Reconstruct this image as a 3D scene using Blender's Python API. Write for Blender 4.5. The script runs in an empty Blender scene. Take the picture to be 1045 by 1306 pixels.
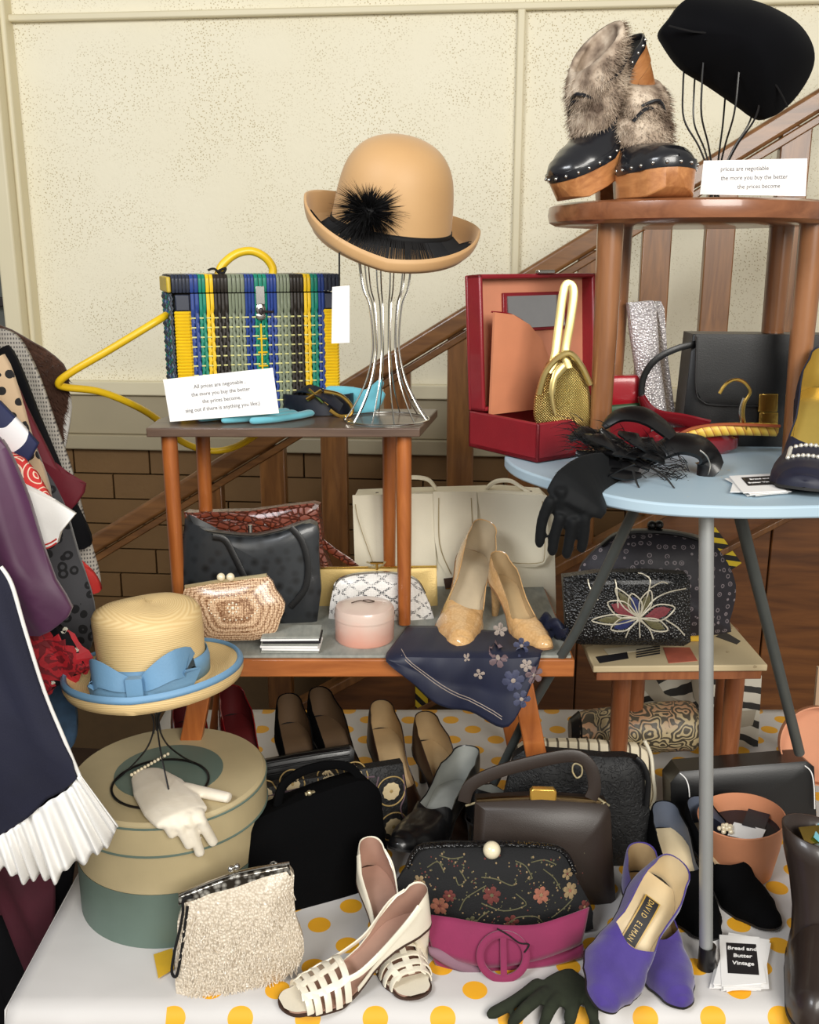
import bpy, bmesh, math, random
import numpy as np
from mathutils import Vector, Matrix, Euler
S = bpy.context.scene
COL = S.collection
PI = math.pi
R = math.radians
random.seed(4)
# ---------------------------------------------------------------- camera
F, PITCH, EYE, CX, CY = 1250.0, R(14.5), 1.55, 522.5, 653.0
cam = bpy.data.objects.new('camera', bpy.data.cameras.new('camera'))
COL.objects.link(cam); S.camera = cam
cam.location = (0, 0, EYE); cam.rotation_euler = (PI/2 - PITCH, 0, 0)
cam.data.sensor_fit = 'HORIZONTAL'; cam.data.sensor_width = 36.0
cam.data.lens = 36.0*F/1045; cam.data.clip_start = .05; cam.data.clip_end = 60
# ---------------------------------------------------------------- light
S.view_settings.view_transform = 'Standard'; S.view_settings.look = 'None'
S.view_settings.exposure = 0.18; S.view_settings.gamma = 1.0; S.view_settings.use_curve_mapping = False
wd = bpy.data.worlds.new('world'); S.world = wd; wd.use_nodes = True
wd.node_tree.nodes['Background'].inputs[0].default_value = (1.0, .95, .86, 1)
wd.node_tree.nodes['Background'].inputs[1].default_value = .30
def area(name, loc, target, sx, sy, power, col):
    l = bpy.data.lights.new(name, 'AREA'); l.shape = 'RECTANGLE'; l.size = sx; l.size_y = sy
    l.energy = power; l.color = col
    o = bpy.data.objects.new(name, l); COL.objects.link(o); o.location = loc
    o.rotation_euler = (Vector(target)-Vector(loc)).to_track_quat('-Z', 'Y').to_euler()
area('window_light', (.9, -1.5, 2.45), (.1, 1.8, 1.1), 1.6, 1.2, 84, (1.0, .965, .90))
area('hall_light', (-1.5, -.6, 2.9), (.1, 2.4, 1.75), 1.0, .8, 46, (.93, .96, 1.0))
# ---------------------------------------------------------------- pixel / world helpers
cp, sp = math.cos(PITCH), math.sin(PITCH)
def ray(px, py):
    x = (px-CX)/F; u = (CY-py)/F
    return Vector((x, cp+u*sp, -sp+u*cp))
EY = Vector((0, 0, EYE))
def PY(px, py, Y):
    r = ray(px, py); return EY + r*(Y/r.y)
def PZ(px, py, z):
    r = ray(px, py); return EY + r*((z-EYE)/r.z)
def PPL(px, py, p0, n):
    r = ray(px, py); return EY + r*((Vector(p0)-EY).dot(n)/r.dot(n))
def proj(P):
    d = Vector(P)-EY
    zc = d.y*cp - d.z*sp; u = d.y*sp + d.z*cp
    return (CX+F*d.x/zc, CY-F*u/zc)
WROT = Matrix.Rotation(R(-5.5), 4, 'Z')
def WP(px, py, v):                         # point on a plane parallel to the wall -> (u, z)
    n = WROT @ Vector((0, 1, 0)); P = PPL(px, py, n*v, n)
    q = WROT.inverted() @ P; return q.x, q.z
# ---------------------------------------------------------------- materials
def lin(c):
    return tuple(((v/255)/12.92 if v/255 <= .04045 else ((v/255+.055)/1.055)**2.4) for v in c)
class NM:
    def __init__(s, name):
        s.m = bpy.data.materials.new(name); s.m.use_nodes = True
        s.t = s.m.node_tree; s.b = s.t.nodes['Principled BSDF']
        s.tc = s.t.nodes.new('ShaderNodeTexCoord').outputs['Object']
    def n(s, kind, **k):
        x = s.t.nodes.new('ShaderNode'+kind)
        for a, v in k.items(): setattr(x, a, v)
        return x
    def l(s, a, b): s.t.links.new(a, b)
    def inp(s, sock, v):
        if hasattr(v, 'node'): s.l(v, sock)
        else: sock.default_value = v
    def math(s, op, a, b=0.0, c=0.0):
        x = s.n('Math', operation=op); s.inp(x.inputs[0], a); s.inp(x.inputs[1], b); s.inp(x.inputs[2], c); return x.outputs[0]
    def sep(s, v=None):
        x = s.n('SeparateXYZ'); s.l(v or s.tc, x.inputs[0]); return x.outputs
    def comb(s, a, b, c):
        x = s.n('CombineXYZ'); s.inp(x.inputs[0], a); s.inp(x.inputs[1], b); s.inp(x.inputs[2], c); return x.outputs[0]
    def map(s, scale=(1, 1, 1), rot=(0, 0, 0), loc=(0, 0, 0)):
        x = s.n('Mapping'); s.l(s.tc, x.inputs[0]); x.inputs['Scale'].default_value = scale
        x.inputs['Rotation'].default_value = rot; x.inputs['Location'].default_value = loc; return x.outputs[0]
    def noise(s, scale, vec=None, detail=3, rough=.5, dist=0):
        x = s.n('TexNoise'); s.l(vec or s.tc, x.inputs['Vector']); x.inputs['Scale'].default_value = scale
        x.inputs['Detail'].default_value = detail; x.inputs['Roughness'].default_value = rough; x.inputs['Distortion'].default_value = dist
        return x.outputs[0]
    def vor(s, scale, vec=None, feature='F1', out=0, rnd=1.0):
        x = s.n('TexVoronoi', feature=feature); s.l(vec or s.tc, x.inputs['Vector']); x.inputs['Scale'].default_value = scale
        x.inputs['Randomness'].default_value = rnd
        return x.outputs[out]
    def wave(s, scale, vec=None, dist=0, kind='BANDS', dirn='X', detail=2, dscale=1):
        x = s.n('TexWave', wave_type=kind)
        if kind == 'BANDS': x.bands_direction = dirn
        s.l(vec or s.tc, x.inputs['Vector']); x.inputs['Scale'].default_value = scale
        x.inputs['Distortion'].default_value = dist; x.inputs['Detail'].default_value = detail; x.inputs['Detail Scale'].default_value = dscale
        return x.outputs[1]
    def ramp(s, fac, stops, const=False):
        x = s.n('ValToRGB'); s.l(fac, x.inputs[0]); cr = x.color_ramp
        if const: cr.interpolation = 'CONSTANT'
        while len(cr.elements) < len(stops): cr.elements.new(.5)
        for e, (p, c) in zip(cr.elements, stops):
            e.position = p; e.color = (*lin(c), 1) if max(c) > 1 else (*c, 1)
        return x.outputs[0]
    def step(s, v, lo, hi):
        x = s.n('MapRange'); s.l(v, x.inputs[0]); x.inputs[1].default_value = lo; x.inputs[2].default_value = hi; return x.outputs[0]
    def mix(s, fac, a, b):
        x = s.n('Mix', data_type='RGBA'); s.inp(x.inputs[0], fac)
        for sock, v in ((x.inputs[6], a), (x.inputs[7], b)):
            if hasattr(v, 'node'): s.l(v, sock)
            else: sock.default_value = (*lin(v), 1)
        return x.outputs[2]
    def col(s, v):
        if hasattr(v, 'node'): s.l(v, s.b.inputs['Base Color'])
        else: s.b.inputs['Base Color'].default_value = (*lin(v), 1)
    def bump(s, h, strength=.3, dist=.001):
        x = s.n('Bump'); x.inputs['Strength'].default_value = strength; x.inputs['Distance'].default_value = dist
        s.l(h, x.inputs['Height']); s.l(x.outputs[0], s.b.inputs['Normal']); return s
    def set(s, rough=.5, metal=0, spec=.5, coat=0, sheen=0, trans=0, alpha=1):
        b = s.b.inputs; b['Roughness'].default_value = rough; b['Metallic'].default_value = metal
        b['Specular IOR Level'].default_value = spec; b['Coat Weight'].default_value = coat; b['Coat Roughness'].default_value = .08
        b['Sheen Weight'].default_value = sheen; b['Transmission Weight'].default_value = trans; b['Alpha'].default_value = alpha
        return s.m
def plain(name, c, rough=.5, metal=0, spec=.5, coat=0, sheen=0, var=.12, vs=30, bs=0, bd=.001, bscale=200):
    k = NM(name); c2 = tuple(max(0, v*(1-var)) for v in c)
    k.col(k.mix(k.noise(vs), c2, tuple(min(255, v*(1+var*.4)) for v in c)) if var else c)
    if bs: k.bump(k.noise(bscale, detail=2), bs, bd)
    return k.set(rough, metal, spec, coat, sheen)
def leather(name, c, rough=.42, scale=750, bs=.12, coat=.0, var=.1):
    k = NM(name); k.col(k.mix(k.noise(22), tuple(v*(1-var) for v in c), tuple(min(255, v*(1+var)) for v in c)))
    k.bump(k.vor(scale), bs, .0006); return k.set(rough, coat=coat)
def wood(name, c1, c2, rough=.4, axis='X', scale=9, coat=.25):
    k = NM(name); sc = {'X': (1, 9, 9), 'Y': (9, 1, 9), 'Z': (9, 9, 1)}[axis]
    v = k.map(sc); w = k.noise(scale, v, 5, .6, .6); k.col(k.ramp(w, [(.32, c1), (.68, c2)]))
    k.bump(w, .12, .001); return k.set(rough, coat=coat)
def metal(name, c, rough=.25, m=1.0): return plain(name, c, rough, m, var=.05)
M = {}
M['gold'] = metal('gold metal', (226, 186, 96), .22)
M['silver'] = metal('silver metal', (205, 203, 198), .2)
M['steel'] = metal('grey steel tube', (176, 178, 176), .5, .6)
M['wire'] = plain('black wire', (22, 20, 20), .35)
M['black'] = leather('black leather', (12, 12, 13), .38)
M['blacksuede'] = plain('black suede', (9, 9, 10), .95, spec=.06, sheen=.0, bs=.3)
M['brownlea'] = leather('dark brown leather', (44, 34, 28), .42)
M['white'] = plain('white card', (240, 238, 235), .6, var=.02)
M['ink'] = plain('printing ink', (95, 92, 95), .7, var=0)
M['inkblack'] = plain('black ink', (22, 20, 24), .6, var=0)
M['cream'] = leather('cream leather', (232, 224, 200), .4, 420, .12, var=.03)
M['pearl'] = plain('pearl', (235, 222, 190), .18, coat=.8, var=.04)
# ---------------------------------------------------------------- objects
def props(o, label=None, cat=None, group=None, kind=None):
    if label: o['label'] = label
    if cat: o['category'] = cat
    if group: o['group'] = group
    if kind: o['kind'] = kind
    return o
def thing(name, label, cat, Mx=None, group=None, kind=None):
    o = bpy.data.objects.new(name, None); COL.objects.link(o); o.empty_display_size = .02
    o.matrix_world = Mx.copy() if Mx else Matrix()
    return props(o, label, cat, group, kind)
def T(x, y=None, z=None):
    return Matrix.Translation(x if y is None else (x, y, z))
def frame(origin, yaw=0, tilt=0, roll=0):      # degrees; tilt > 0 leans the top away from the camera
    return T(Vector(origin)) @ Matrix.Rotation(R(yaw), 4, 'Z') @ Matrix.Rotation(R(-tilt), 4, 'X') @ Matrix.Rotation(R(roll), 4, 'Y')
def loc2(Mx, px, py):                            # pixel -> (x, z) on the local y=0 plane
    n = (Mx.to_3x3() @ Vector((0, 1, 0))).normalized(); q = Mx.inverted() @ PPL(px, py, Mx.translation, n)
    return (q.x, q.z)
def outl(Mx, pts): return [loc2(Mx, *p) for p in pts]
def cr(pts, k=6, closed=False):
    P = [Vector(p) for p in pts]; n = len(P); out = []
    rng = range(n if closed else n-1)
    for i in rng:
        if closed: a, b, c, d = P[(i-1) % n], P[i], P[(i+1) % n], P[(i+2) % n]
        else: a, b, c, d = P[max(i-1, 0)], P[i], P[i+1], P[min(i+2, n-1)]
        for j in range(k):
            t = j/k
            out.append(.5*((2*b)+(c-a)*t+(2*a-5*b+4*c-d)*t*t+(3*b-a-3*c+d)*t**3))
    if not closed: out.append(P[-1].copy())
    return out
class MB:
    def __init__(s): s.v = []; s.f = []; s.m = []
    def add(s, v, f, mi=0):
        o = len(s.v); s.v += [tuple(x) for x in v]; s.f += [tuple(i+o for i in q) for q in f]; s.m += [mi]*len(f); return s
    def box(s, c, d, rot=None, mi=0, taper=1.0):
        x, y, z = d[0]/2, d[1]/2, d[2]/2
        vs = []
        for sz in (-1, 1):
            k = taper if sz < 0 else 1
            for sx, sy in ((-1, -1), (1, -1), (1, 1), (-1, 1)):
                p = Vector((sx*x*k, sy*y*k, sz*z))
                if rot is not None: p = rot @ p
                vs.append(p+Vector(c))
        return s.add(vs, [(3, 2, 1, 0), (4, 5, 6, 7), (0, 1, 5, 4), (1, 2, 6, 5), (2, 3, 7, 6), (3, 0, 4, 7)], mi)
    def bar(s, a, b, w, d, mi=0, up=(0, 0, 1), ext=0):         # rectangular bar a->b: w across, d along up-ish
        a = Vector(a); b = Vector(b); t = (b-a).normalized(); a = a-t*ext; b = b+t*ext
        u = Vector(up); x = t.cross(u).normalized(); y = x.cross(t).normalized()
        vs = []
        for p in (a, b):
            for i, j in ((-1, -1), (1, -1), (1, 1), (-1, 1)): vs.append(p+x*i*w/2+y*j*d/2)
        return s.add(vs, [(0, 1, 2, 3), (7, 6, 5, 4), (1, 0, 4, 5), (2, 1, 5, 6), (3, 2, 6, 7), (0, 3, 7, 4)], mi)
    def sweep(s, pts, rx, ry=None, n=8, closed=False, up=None, mi=0, cap=True, pw=1.0):
        P = [Vector(p) for p in pts]; N = len(P)
        def at(r, i): return r[i] if isinstance(r, (list, tuple)) else r
        ry = rx if ry is None else ry
        prev = None; vs = []
        for i in range(N):
            t = ((P[(i+1) % N]-P[i-1]) if closed else (P[min(i+1, N-1)]-P[max(i-1, 0)]))
            t = t.normalized() if t.length > 1e-9 else Vector((0, 0, 1))
            if up is not None:
                u = Vector(up[i]) if isinstance(up, list) else Vector(up)
                u = u-t*u.dot(t)
                u = u.normalized() if u.length > 1e-6 else t.orthogonal().normalized()
            else:
                if prev is None: prev = t.orthogonal()
                u = prev-t*prev.dot(t); u = u.normalized() if u.length > 1e-6 else t.orthogonal().normalized(); prev = u
            x = t.cross(u)
            for j in range(n):
                a = 2*PI*(j+.5)/n; ca, sa = math.cos(a), math.sin(a)
                if pw != 1.0:
                    ca = math.copysign(abs(ca)**pw, ca); sa = math.copysign(abs(sa)**pw, sa)
                vs.append(P[i]+x*ca*at(rx, i)+u*sa*at(ry, i))
        fs = []
        for i in range(N if closed else N-1):
            for j in range(n):
                a = i*n+j; b = i*n+(j+1) % n; c = ((i+1) % N)*n+(j+1) % n; d = ((i+1) % N)*n+j
                fs.append((a, b, c, d))
        if cap and not closed: fs += [tuple(range(n))[::-1], tuple((N-1)*n+j for j in range(n))]
        return s.add(vs, fs, mi)
    def lathe(s, prof, n=32, sx=1, sy=1, c=(0, 0, 0), mi=0, fn=None):
        vs = []; fs = []; m = len(prof)
        for r, z in prof:
            for j in range(n):
                a = 2*PI*j/n; p = Vector((r*math.cos(a)*sx, r*math.sin(a)*sy, z))
                if fn: p = fn(p, a, r)
                vs.append(p+Vector(c))
        for i in range(m-1):
            for j in range(n):
                fs.append((i*n+j, i*n+(j+1) % n, (i+1)*n+(j+1) % n, (i+1)*n+j))
        return s.add(vs, fs, mi)
    def grid(s, fn, nu, nv, mi=0, flip=False):
        vs = [fn(i/nu, j/nv) for i in range(nu+1) for j in range(nv+1)]; w = nv+1
        fs = []
        for i in range(nu):
            for j in range(nv):
                q = (i*w+j, (i+1)*w+j, (i+1)*w+j+1, i*w+j+1); fs.append(q[::-1] if flip else q)
        return s.add(vs, fs, mi)
    def ball(s, c, r, n=10, sc=(1, 1, 1), mi=0):
        def fn(a, b):
            th = PI*a; ph = 2*PI*b
            return Vector((c[0]+r*sc[0]*math.sin(th)*math.cos(ph), c[1]+r*sc[1]*math.sin(th)*math.sin(ph), c[2]+r*sc[2]*math.cos(th)))
        return s.grid(fn, n, n*2 if n < 8 else n+6, mi)
    def puff(s, o2, th, edge=.003, p=4.0, mi=0, smooth=0, c=None, rings=(1, .97, .9, .78, .6, .35), noise=0, back=True, fr=1.0, bend=None):
        # o2: closed outline in (x,z); a body of thickness th, rounded towards its rim; bend(x,z) adds to y
        P = [Vector((a[0], a[1])) for a in o2]
        if smooth: P = cr(P, smooth, True)
        n = len(P); cc = Vector(c) if c else sum(P, Vector((0, 0)))/n
        base = len(s.v); vs = []; fs = []
        rnd = random.Random(7)
        for side in (-1, 1):
            st = len(vs)
            for q in rings:
                h = edge+(th/2-edge)*(1-q**p)*(fr if side < 0 else 1)
                for a in P:
                    x, z = cc+(a-cc)*q; y = side*h+(rnd.uniform(-noise, noise) if q < 1 else 0)
                    vs.append((x, y+(bend(x, z) if bend else 0), z))
            vs.append((cc.x, side*(edge+(th/2-edge)*(fr if side < 0 else 1))+(bend(cc.x, cc.y) if bend else 0), cc.y))
            k = len(rings)
            for i in range(k-1):
                for j in range(n):
                    q = (st+i*n+j, st+i*n+(j+1) % n, st+(i+1)*n+(j+1) % n, st+(i+1)*n+j); fs.append(q if side < 0 else q[::-1])
            for j in range(n):
                q = (st+(k-1)*n+j, st+(k-1)*n+(j+1) % n, st+k*n); fs.append(q if side < 0 else q[::-1])
        o = len(rings)*n+1
        for j in range(n): fs.append((j, o+j, o+(j+1) % n, (j+1) % n))
        return s.add(vs, fs, mi)
    def slab(s, o2, y0, y1, mi=0):                              # flat prism between two local y values
        P = list(o2); n = len(P)
        vs = [(a[0], y0, a[1]) for a in P]+[(a[0], y1, a[1]) for a in P]
        return s.add(vs, [tuple(range(n)), tuple(range(2*n-1, n-1, -1))]+[(j, n+j, n+(j+1) % n, (j+1) % n) for j in range(n)], mi)
    def build(s, name, mats, parent=None, Mx=None, sharp=40, bevel=0, seg=2, sub=0, remesh=0, weld=False, kind=None, label=None, flat=False, solid=0):
        me = bpy.data.meshes.new(name); me.from_pydata(s.v, [], s.f); 
        for k in (mats if isinstance(mats, (list, tuple)) else [mats]): me.materials.append(k)
        me.polygons.foreach_set('material_index', s.m)
        bm = bmesh.new(); bm.from_mesh(me)
        if weld: bmesh.ops.remove_doubles(bm, verts=bm.verts, dist=2e-5)
        bmesh.ops.recalc_face_normals(bm, faces=bm.faces); bm.to_mesh(me); bm.free()
        if not flat:
            me.shade_smooth()
            if not remesh and not sub: me.set_sharp_from_angle(angle=R(sharp))
        o = bpy.data.objects.new(name, me); COL.objects.link(o)
        if parent is not None: o.parent = parent
        if Mx is not None:
            if parent is not None: o.matrix_local = Mx
            else: o.matrix_world = Mx
        if solid: q = o.modifiers.new('s', 'SOLIDIFY'); q.thickness = solid; q.offset = 0
        if remesh:
            q = o.modifiers.new('r', 'REMESH'); q.mode = 'VOXEL'; q.voxel_size = remesh; q.use_smooth_shade = True
            q = o.modifiers.new('sm', 'SMOOTH'); q.iterations = 6; q.factor = .5
        if bevel: q = o.modifiers.new('b', 'BEVEL'); q.width = bevel; q.segments = seg; q.limit_method = 'ANGLE'; q.angle_limit = R(50)
        if sub: q = o.modifiers.new('u', 'SUBSURF'); q.levels = q.render_levels = sub
        if kind: o['kind'] = kind
        if label: o['label'] = label
        return o
def dup(o, Mx=None, parent=None, label=None):
    r = o.copy(); COL.objects.link(r)
    if parent is not None: r.parent = parent
    if Mx is not None:
        if r.parent is not None: r.matrix_local = Mx
        else: r.matrix_world = Mx
    if label: r['label'] = label
    for ch in list(o.children):
        c = ch.copy(); COL.objects.link(c); c.parent = r; c.matrix_local = ch.matrix_local.copy()
        for g in ch.children:
            d = g.copy(); COL.objects.link(d); d.parent = c; d.matrix_local = g.matrix_local.copy()
    return r
def text(body, size, mat, parent, Mx, name='lettering', align='CENTER', sx=1.0, shear=0, spacing=1.0, bold=0):
    cu = bpy.data.curves.new(name, 'FONT'); cu.body = body; cu.size = size; cu.align_x = align; cu.align_y = 'CENTER'
    cu.extrude = .00015; cu.shear = shear; cu.space_line = spacing; cu.offset = bold; cu.resolution_u = 2
    t = bpy.data.objects.new(name, cu); COL.objects.link(t)
    bpy.context.view_layer.update()
    me = bpy.data.meshes.new_from_object(t.evaluated_get(bpy.context.evaluated_depsgraph_get()))
    bpy.data.objects.remove(t); me.materials.clear(); me.materials.append(mat)
    o = bpy.data.objects.new(name, me); COL.objects.link(o); o.parent = parent
    o.matrix_local = Mx @ Matrix.Rotation(PI/2, 4, 'X') @ Matrix.Diagonal((sx, 1, 1, 1))
    return o
def place(A, wA, B, pB, far=True, C=None, pC=None, up=None):
    """rigid pose: local A at world wA, local B on the sight line of pixel pB, roll set by local C near pixel pC or by up"""
    A, B, wA = Vector(A), Vector(B), Vector(wA); L = (B-A).length
    r = ray(*pB).normalized(); oc = EY-wA; b = oc.dot(r); disc = b*b-(oc.length_squared-L*L)
    t = -b + (math.sqrt(disc) if far else -math.sqrt(disc)) if disc > 0 else -b
    wB = EY+r*t; d = (wB-wA).normalized(); l = (B-A).normalized()
    q = l.rotation_difference(d).to_matrix().to_4x4(); best = None
    for k in range(360):
        Rm = Matrix.Rotation(R(k), 4, d) @ q; Mx = T(wA) @ Rm @ T(-A)
        if C is not None:
            x, y = proj(Mx @ Vector(C)); e = math.hypot(x-pC[0], y-pC[1])
            if up is not None: e -= 40*(Rm.to_3x3() @ Vector((0, 0, 1))).dot(Vector(up))
        else: e = -(Rm.to_3x3() @ Vector((0, 0, 1))).dot(Vector(up))
        if best is None or e < best[0]: best = (e, Mx)
    return best[1]
ZT, ZB, ZD, ZI, ZS, ZM = .70, 1.02, 1.32, 1.30, 1.617, .985      # surface heights: stall, bench, dark table, blue board, round stool, papered stool
# ================================================================ SETTING
WV, RV = 2.75, 2.32
k = NM('cream pinhole board'); d = k.vor(165, rnd=1.0); msk = k.step(k.noise(5.5, detail=3), .36, .58)
holes = k.math('MULTIPLY', k.math('LESS_THAN', d, .28), msk)
k.col(k.mix(holes, k.mix(k.noise(2.2), (234, 226, 198), (244, 238, 216)), (198, 184, 148)))
k.bump(k.math('SUBTRACT', k.noise(60), holes), .35, .003); M['board'] = k.set(.75)
M['trim'] = plain('cream gloss paint', (226, 216, 184), .45, var=.05, vs=4)
M['trimgrey'] = plain('greyish cream paint and shade', (168, 156, 128), .5, var=.08, vs=4)
k = NM('brown painted brick'); k.col(k.mix(k.noise(9), (104, 76, 42), (126, 94, 54))); k.bump(k.noise(70), .5, .002); M['brick'] = k.set(.7)
M['mortar'] = plain('brown mortar', (92, 70, 42), .9, bs=.4)
M['floor'] = plain('dark timber floor', (70, 52, 38), .6, var=.3, vs=8)
u0, z_ledge = WP(100, 487, WV)[0], WP(300, 487, WV)[1]
z_b1 = WP(300, 505, WV)[1]; z_b2 = WP(300, 556, WV)[1]; z_b3 = WP(300, 575, WV)[1]
ul = WP(27, 300, WV)[0]
wb = MB(); wb.box(((ul+1.9)/2, WV+.05, (z_b3+3.2)/2), (1.9-ul, .08, 3.2-z_b3))
wall = wb.build('wall_back', [M['board']], None, WROT); wall['kind'] = 'structure'
mb = MB(); mb.box((.1, WV+.075, z_b3/2), (4.2, .06, z_b3)); mb.build('mortar_bed', [M['mortar']], wall)
BH = .0775; BL = .232
bm_ = MB(); bm_.box((0, 0, 0), (BL-.004, .05, BH-.004)); brick0 = bm_.build('brick', [M['brick']], wall, T(0, WV+.03, .04), bevel=.0015, seg=1); brick0.hide_render = False
rows = int((z_b3-.12)/BH)
rb = random.Random(3)
for r_ in range(rows):
    z = z_b3-BH*(r_+.5)
    for c_ in range(14):
        u = -1.85+BL*(c_+(.5 if r_ % 2 else 0))
        if u > 1.3 or z < .35: continue
        mm = T(u, WV+.03+rb.uniform(-.002, .002), z)
        if r_ == 0 and c_ == 0: brick0.matrix_local = mm
        else: dup(brick0, mm, wall)
def trim(n, boxes, m, bev=.004):
    b = MB()
    for q in boxes: b.box(*q)
    o = b.build('trim_%d' % n, [m], None, WROT, bevel=bev); o['kind'] = 'structure'; return o
uv = WP(661, 200, WV)[0]; zh = WP(522, 12, WV)[1]
trim(1, [((uv, WV-.004, (zh+z_ledge)/2), (.020, .014, zh-z_ledge))], M['trim'])
trim(2, [(((ul+1.9)/2, WV-.004, zh), (1.9-ul, .018, .018))], M['trim'])
trim(3, [(((ul+1.9)/2, WV-.008, (z_ledge+z_b1)/2), (1.9-ul, .03, z_ledge-z_b1))], M['trim'])
trim(4, [(((ul+1.9)/2, WV+.002, (z_b1+z_b2)/2), (1.9-ul, .02, z_b1-z_b2))], M['trimgrey'])
trim(5, [(((ul+1.9)/2, WV-.006, (z_b2+z_b3)/2), (1.9-ul, .03, (z_b2-z_b3)))], M['trimgrey'])  # shadow band below the lower band, put in as a grey strip
trim(6, [((ul-.012, WV-.03, 1.85), (.05, .09, 2.7)), ((ul+.02, WV-.01, 1.85), (.016, .05, 2.7))], M['trim'], .006)
# window beyond the left trim: grey glass with dark bars
k = NM('dusty grey glass'); k.col(k.mix(k.noise(7, detail=5), (84, 88, 84), (118, 120, 112))); M['glassgrey'] = k.set(.25, spec=.5)
M['darkbar'] = plain('dark painted bar', (40, 32, 32), .5)
win = thing('window_1', None, None, WROT, kind='structure')
uw0, uw1 = ul-.55, ul-.03
wz = [WP(2, y, WV+.03)[1] for y in (155, 385)]
b = MB(); b.box(((uw0+uw1)/2, WV+.06, 1.9), (uw1-uw0, .008, 2.6)); b.build('pane', [M['glassgrey']], win)
for z in (wz[0], wz[1], wz[1]-.42, wz[0]+.5):
    b = MB(); b.box(((uw0+uw1)/2, WV+.035, z), (uw1-uw0, .03, .026)); b.build('glazing_bar', [M['darkbar']], win, bevel=.003)
b = MB(); b.box((0, 2.0, -.01), (5, 5, .02)); b.build('floor', [M['floor']], kind='structure')
# ================================================================ STAIRCASE
M['stair'] = wood('varnished brown stair wood', (92, 58, 28), (134, 90, 48), .35, 'X', 5)
M['stairz'] = wood('varnished baluster wood', (94, 58, 28), (138, 92, 48), .35, 'Z', 5)
M['stairdark'] = wood('dark stair panelling', (92, 54, 26), (132, 82, 40), .45, 'X', 4)
st = thing('staircase', 'brown wooden staircase with a sloping handrail and flat balusters along the wall', 'staircase', WROT, kind='structure')
a = WP(115, 697, RV); c = WP(1045, 128, RV); sl = (c[1]-a[1])/(c[0]-a[0]); ang = math.atan(sl)
def rz(u): return a[1]+(u-a[0])*sl
q0 = Vector((-1.7, RV, rz(-1.7))); q1 = Vector((1.5, RV, rz(1.5)))
b = MB(); b.bar(q0, q1, .055, .044, up=(0, 0, 1)); b.build('handrail', [M['stair']], st, bevel=.008, seg=3)
b = MB(); b.bar(q0-Vector((0, 0, .04)), q1-Vector((0, 0, .04)), .030, .018); b.build('rail_fillet', [M['stair']], st, bevel=.003)
s1 = WP(706, 715, RV); s2 = WP(800, 660, RV)
off = s1[1]-rz(s1[0])
ubal = [WP(x, 500, RV)[0] for x in (262, 345, 425, 507, 588, 668, 748, 826, 903, 985, 1068)]
for u in ubal:
    zt = rz(u)-.025; zb = rz(u)+off
    zb = max(zb, .3); b = MB(); b.box((u, RV+.004, (zt+zb)/2), (.064, .030, zt-zb)); b.build('baluster', [M['stairz']], st, bevel=.003)
o2 = off-.02
b = MB(); b.bar((-1.7, RV, rz(-1.7)+o2), (1.5, RV, rz(1.5)+o2), .07, .022); b.build('stringer_cap', [M['stairz']], st, bevel=.003)
k1 = off-.155
pts = lambda u0_, u1_, d0, d1: [(u0_, rz(u0_)+d0), (u1_, rz(u1_)+d0), (u1_, rz(u1_)+d1), (u0_, rz(u0_)+d1)]
b = MB(); b.slab(pts(-.6, 1.5, off-.03, off-.20), RV-.005, RV+.02); b.build('stringer_board', [M['stairdark']], st)
b = MB(); b.bar((-1.7, RV-.01, rz(-1.7)+off-.20), (1.5, RV-.01, rz(1.5)+off-.20), .05, .014); b.build('stringer_moulding', [M['stairz']], st, bevel=.002)
# vertical boards closing the space under the stringer
u = -.25
while u < 1.45:
    w = .15
    zt = rz(u)+off-.20
    if zt > .45:
        P = [(u, .02), (u+w-.004, .02), (u+w-.004, rz(u+w)+off-.2), (u, zt)]
        b = MB(); b.slab(P, RV+.015, RV+.035); b.build('side_board', [M['stairdark']], st, bevel=.002, seg=1)
    u += w
# hazard tape strips stuck on the stair posts
k = NM('yellow black hazard tape'); xx = k.sep(); k.col(k.mix(k.math('LESS_THAN', k.math('FRACT', k.math('MULTIPLY', k.math('ADD', xx[0], xx[2]), 28)), .5), (220, 190, 40), (25, 24, 22))); M['hazard'] = k.set(.5)
for (x, y, rl, hh) in ((538, 883, 0, .09), (922, 700, -38, .11)):
    p = WP(x, y, RV-.03); b = MB(); b.box((0, 0, 0), (.032, .003, hh))
    b.build('hazard_tape', [M['hazard']], st, T(p[0], RV-.03, p[1]) @ Matrix.Rotation(R(rl), 4, 'Y'))
# ================================================================ STALL TABLE AND CLOTH
M['ply'] = plain('plywood', (150, 120, 85), .6)
tb = thing('folding_table', 'long folding table hidden under the white spotted cloth', 'table', T(0.2, 1.36, 0))
b = MB(); b.box((.04, 0, .683), (1.34, .76, .024)); b.build('tabletop', [M['ply']], tb)
for x in (-.56, .62):
    for y in (-.32, .32):
        b = MB(); b.sweep([(x, y, 0), (x, y, .672)], .014); b.build('leg', [M['steel']], tb)
k = NM('white cloth with yellow spots')
k.tc = k.n('UVMap').outputs[0]
u_, v_, _ = k.sep(); P_ = .079
def fr(x, off): return k.math('SUBTRACT', k.math('FRACT', k.math('ADD', k.math('DIVIDE', x, P_), off)), .5)
def dot(ou, ov):
    a_ = fr(u_, ou); b_ = fr(v_, ov)
    return k.math('LESS_THAN', k.math('SQRT', k.math('ADD', k.math('MULTIPLY', a_, a_), k.math('MULTIPLY', b_, b_))), .19)
dm = k.math('MULTIPLY', k.math('MAXIMUM', dot(.006, .6), dot(.506, .1)), k.math('GREATER_THAN', u_, -.285))
k.col(k.mix(dm, k.mix(k.noise(6), (194, 190, 186), (212, 209, 207)), (232, 168, 22))); k.bump(k.noise(9, detail=3), .25, .01); M['spots'] = k.set(.6, sheen=.1)
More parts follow.
